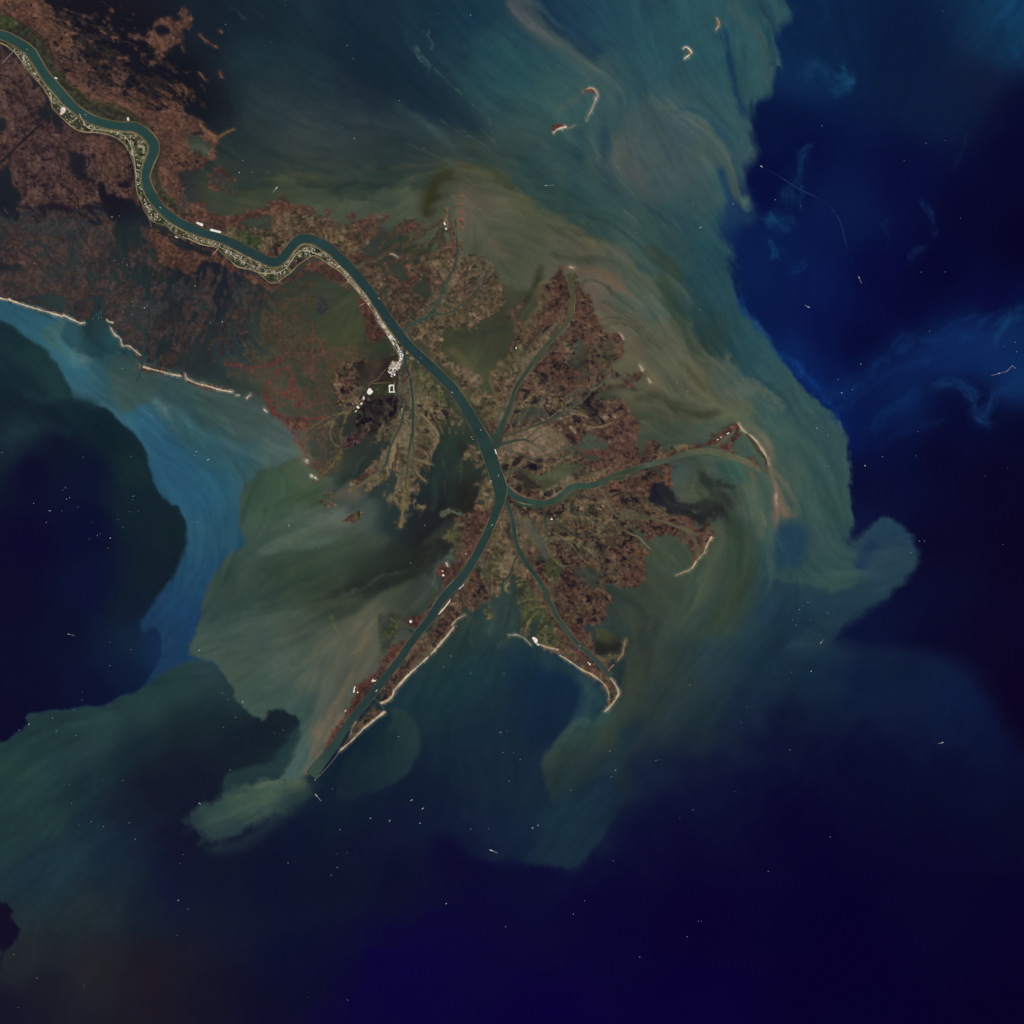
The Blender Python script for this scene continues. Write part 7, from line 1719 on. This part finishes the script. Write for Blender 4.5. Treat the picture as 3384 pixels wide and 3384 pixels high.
SHIP = make_ship()
SHIPS = [   # map x, y, heading (map dx, dy), size, wake length, label
 (89,163,(3,2),.8,0,"small pale ship highest up the river"),
 (283,379,(3,2),.8,0,"small grey ship below the pinkish industrial yard on the river"),
 (530,686,(2,2),1.0,0,"white ship in the river upstream of the white storage yards"),
 (1252,986,(1,2),1.1,0,"white ship in the river midway along the lower strip"),
 (1494,1297,(2,3),1.1,0,"white ship in the river between the harbour town and the pass fork"),
 (1390,1183,(2,2),.6,0,"tiny ship in the river just below the harbour town"),
 (1589,1421,(1,2),.9,0,"pale ship in the river just above the pass fork"),
 (1647,1572,(1,3),1.0,0,"white ship in the broad river where it splits three ways"),
 (1626,1735,(-1,2),1.1,0,"brightest white ship in the upper south-western channel"),
 (1244,2283,(-1.6,2.2),1.6,0,"long white ship in the lower south-western channel"),
 (1915,2135,(2,2),.9,0,"pale ship in the lower southern pass"),
 (914,621,(1.5,-2),1.8,14,"white ship with a streaky wake in the green water north of the river"),
 (1171,457,(1.4,-2),.9,0,"faint ship in the grey northern sound"),
 (1555,50,(1,1.5),.8,0,"faint ship near the top edge, in dark blue green water"),
 (1804,613,(-3,.2),1.2,24,"white ship with a faint straight wake south of the crescent island"),
 (2315,752,(3,-1),1.2,0,"white ship in the teal water off the eastern front"),
 (2423,674,(2,.8),.8,0,"faint ship in the blue gap beside the pale tongue"),
 (2516,550,(-3,-2),1.5,0,"white ship leading a very long thin wake across the dark eastern water"),
 (2839,917,(-1,-2.2),1.2,18,"small ship at the lower end of the very long thin wake"),
 (2672,1015,(3,1.4),1.4,10,"bright ship alone in the dark eastern water"),
 (2845,1203,(2,2),.8,0,"faint grey ship in the darkest eastern water"),
 (3301,1234,(3,-1),1.2,22,"ship trailing a crooked pale line near the right edge"),
 (3114,2454,(3,-1),1.4,10,"bright ship alone in the far south-eastern deep"),
 (2713,2124,(-1,1.4),1.2,10,"white ship on the southern edge of the eastern plume"),
 (165,1688,(3,0),1.1,0,"short ship among platforms in the dark western gulf"),
 (227,2096,(-3,-.6),1.1,16,"ship with a short wake in the dark water below the western platforms"),
 (649,1492,(2,-1),.9,0,"upper ship of the small group in the bright blue band"),
 (688,1519,(2,-1),1.2,0,"largest ship of the small group in the bright blue band"),
 (658,2149,(2,-1.4),1.1,0,"pale ship at the lower end of the bright blue band"),
 (660,2655,(2,1),1.2,0,"white ship at the tip of the south-western plume"),
 (1045,2628,(-2,-2.2),1.8,20,"long white ship with a wake just off the south-western jetties"),
 (802,2318,(1,-2),1.0,0,"pale ship by the notch of the dark south-western eddy"),
 (1360,2644,(2,-1.2),1.3,0,"bright ship, northern one of a pair below the round eddy"),
 (1397,2672,(2,-1.3),1.3,0,"bright ship, southern one of a pair below the round eddy"),
 (1224,2704,(2,-1),1.0,0,"faint ship west of the pair below the round eddy"),
 (1288,2712,(1.5,-2),1.1,0,"brownish ship between the faint ship and the bright pair"),
 (1623,2810,(-3,-1),2.0,16,"largest brightest ship with a wake, on the southern front"),
 (1760,2735,(2,-1.2),1.1,0,"western ship of a close pair above the southern lobe"),
 (1778,2727,(2,-1.2),1.0,0,"eastern ship of a close pair above the southern lobe"),
 (1655,2420,(2,-1.4),.9,0,"faint ship in the middle of the southern bay"),
 (2034,2545,(2,-1),.8,0,"faint ship south of the southern pass mouth"),
]
for q, (x, y, h, s, wk, lab) in enumerate(SHIPS):
    o = SHIP if q == 0 else copy_tree(SHIP)
    X0, Y0 = wxy(x, y)
    o.location = (X0, Y0, Z_RIVER + .005 if q < 11 else .004)
    o.rotation_euler.z = along(h)
    o.scale = (s * .66,) * 3
    prop(o, lab, "ship", "ships on the water")
for o in [o for o in COL.objects if o.name.split(".")[0] == "ship" and o.parent is None]:
    for x, y, h, s, wk, lab in SHIPS:
        if lab == o["label"] and wk:
            w = Mesh()
            L = wk * U / (s * .66)
            nseg = 10
            prev = None
            for t in range(nseg + 1):
                u = t / nseg
                wd = (.16 + .3 * u) * (1 - .55 * u)
                yy = .25 * math.sin(2.2 * u)
                row = ((-1.5 - L * u, yy - wd), (-1.5 - L * u, yy + wd))
                if prev:
                    b = len(w.v)
                    w.v += [(prev[0][0], prev[0][1], .006), (prev[1][0], prev[1][1], .006), (row[1][0], row[1][1], .006), (row[0][0], row[0][1], .006)]
                    w.f.append((b, b + 3, b + 2, b + 1))
                    w.m.append(0)
                prev = row
            w.build("wake", [M_FOAM], o)

# the very long wake of the eastern ship: a thin band of disturbed water
P, _ = dense([(2520,552,0),(2581,587,0),(2644,626,0),(2712,658,0),(2755,697,0),(2780,743,0),(2799,814,0),(2834,905,0)], 8)
prop(ribbon("wake_track", P, np.linspace(1.5, .8, len(P)), [(-1, .012), (1, .012)], varied(P, (16, 28, 76), (52, 70, 112), 455), M_SEA, grain=.3), kind="structure")
P, _ = dense([(3304,1233,0),(3327,1227,0),(3345,1209,0),(3352,1215,0),(3358,1216,0)], 8)
prop(ribbon("wake_track", P, 2.2, [(-1, .012), (1, .012)], varied(P, (60, 70, 100), (120, 120, 130), 456), M_SEA, grain=.3), kind="structure")


# ----------------------------------------------------------------- oil and gas platforms
def make_platform(s):
    m = Mesh()
    for a in (-1, 1):
        for b in (-1, 1):
            m.prism(m.ring(a * .34 * s, b * .34 * s, .05 * s, 6), -.1, .16, 1)
    m.box(-.5 * s, .5 * s, -.5 * s, .5 * s, .161, .20, 0)
    m.box(-.4 * s, .1 * s, -.4 * s, .05 * s, .201, .27, 0)
    m.box(.15 * s, .42 * s, -.42 * s, -.1 * s, .201, .25, 0)
    m.prism([(.1 * s, .1 * s), (.36 * s, .1 * s), (.36 * s, .36 * s), (.1 * s, .36 * s)], .201, .62, 1, .25)
    m.prism(m.ring(-.62 * s, .42 * s, .2 * s, 8), .24, .26, 0)
    m.box(-.56 * s, -.4 * s, .36 * s, .46 * s, .201, .239, 1)
    return m.build("platform", [M_RIG, M_RIGD])


PLAT = [make_platform(s) for s in (.31, .45, .72)]
DOTS = {   # key -> (label, [(x, y, brightness class)])
 "west": ("small pale oil platform in the dark western gulf", [(217,1612,1),(207,1620,0),(220,1649,1),(230,1645,1),(111,1663,1),(258,1676,0),(204,1688,0),(153,1727,1),(304,1725,0),(322,1769,1),(295,1781,0),(365,1778,2),(357,1811,0),(332,1763,0),(413,1780,0),(407,1742,0),(390,1717,0),(440,1640,1),(439,1650,0),(427,1691,0),(458,1689,0),(275,1511,0),(433,1508,0),(6,1495,1),(363,2123,0),(433,2146,0),(363,2199,1),(272,2286,0),(273,2313,0)]),
 "blue": ("oil platform in the bright blue and green water of the west", [(643,1506,1),(500,1374,1),(405,1217,1),(653,1727,1),(955,1737,2),(1056,1809,0),(1168,2157,1),(752,1450,0),(1150,2004,0)]),
 "swplume": ("oil platform in the grey green south-western plume", [(244,2347,0),(174,2373,1),(96,2393,2),(63,2412,1),(186,2416,1),(252,2431,1),(734,2289,1),(754,2312,1),(779,2370,1),(739,2403,0),(803,2323,1),(229,2593,0),(237,2654,1),(340,2579,0)]),
 "south": ("oil platform in the dim south-western water", [(760,2544,1),(907,2422,0),(936,2412,0),(406,2579,1),(302,2715,1),(259,2727,0),(342,2732,1),(427,2719,1),(447,2773,1),(606,2824,0),(594,2854,0),(952,2852,1),(589,2975,2),(622,3004,1),(586,3091,0),(46,3154,1),(122,3232,1),(278,3257,0),(60,3330,0)]),
 "passes": ("oil platform off the mouths of the southern passes", [(1042,2577,2),(1098,2606,1),(1124,2742,1),(1147,2818,0),(1115,2867,1),(1094,2893,1),(1465,2204,1),(1555,2225,1),(1666,2225,1),(1606,2252,0),(1676,2415,0),(1661,2488,1),(1698,2488,0),(1719,2509,1),(1683,2581,1),(1317,2434,1),(1388,2720,2),(1125,2742,0),(1555,2740,1),(1614,2739,0),(1886,2611,1),(2020,2567,1),(2015,2482,1),(1490,2168,1),(1762,2740,0)]),
 "deep": ("oil platform alone in the deep blue southern gulf", [(1020,3296,1),(1149,3305,1),(1475,2986,2),(1671,3062,1),(1896,3021,1),(1932,2976,1),(2027,2845,1),(2271,3096,1),(2114,3162,1),(2290,2676,1),(2247,2703,0),(2428,2616,0),(2449,2388,0),(2468,2336,0),(2611,2478,1),(2744,2765,1),(2539,2879,1),(2308,3044,1),(2317,3044,0),(1114,2821,0)]),
 "east": ("oil platform off the eastern passes", [(2681,2218,2),(2615,2222,0),(2280,2264,1),(2769,1254,1),(2782,1298,2),(2817,1288,1),(2700,1415,2),(2737,1439,1),(2916,1509,1),(2859,1539,2),(2737,1542,1),(2273,1294,1),(2237,1265,1),(3034,1426,0),(3027,1506,0),(3039,1788,1),(3055,1788,1),(3010,1827,1),(3314,1799,0),(3330,1547,0),(3257,1572,0),(2670,1990,1),(2642,2014,1),(2736,2025,1),(2631,2066,1),(2619,2047,0),(2678,2047,0),(3355,1131,1),(3360,1162,1),(3317,1144,0),(2168,2513,1),(2179,2511,0)]),
 "north": ("oil platform in the blue and teal waters of the north-east", [(2717,415,1),(3060,473,1),(3123,465,0),(2988,531,0),(2562,660,1),(2645,681,0),(2367,708,0),(2313,1024,1),(3175,722,0),(3044,899,0),(3125,899,0),(3072,1094,1),(3116,36,0),(2291,673,0),(2042,555,1),(2082,561,0),(1719,705,0),(1794,694,1),(2105,768,1)]),
 "sound": ("oil platform in the shallow north-western sound", [(898,139,0),(1148,150,1),(1168,194,0),(1320,332,1),(1131,419,0),(1401,491,1),(802,531,1),(833,569,1),(791,570,2),(887,570,0),(1586,691,1),(942,17,0),(1448,45,0),(746,80,1),(783,627,0),(1359,790,1),(1575,1084,1)]),
 "marsh": ("oil platform standing in the murky marsh lakes west of the river", [(645,945,2),(735,1063,2),(696,1066,1),(370,717,2),(394,714,1),(113,870,1),(421,876,1),(356,896,0),(306,1053,1),(325,1051,1),(335,1050,1),(478,1017,2),(438,997,1),(407,1031,1),(626,859,1),(1404,1736,1),(1357,1860,1),(378,860,1),(405,867,0),(487,1010,1),(440,1010,1),(437,1040,1)])}
_first = [True] * 3
for key, (lab, pts) in DOTS.items():
    for x, y, c in pts:
        if _first[c]:
            o = PLAT[c]
            _first[c] = False
        else:
            o = PLAT[c].copy()
            COL.objects.link(o)
        X0, Y0 = wxy(x, y)
        o.location = (X0, Y0, 0)
        o.rotation_euler.z = RND.uniform(0, 1.5)
        prop(o, lab, "oil platform", lab.replace("small pale ", "").replace("oil platform ", "oil platforms "))
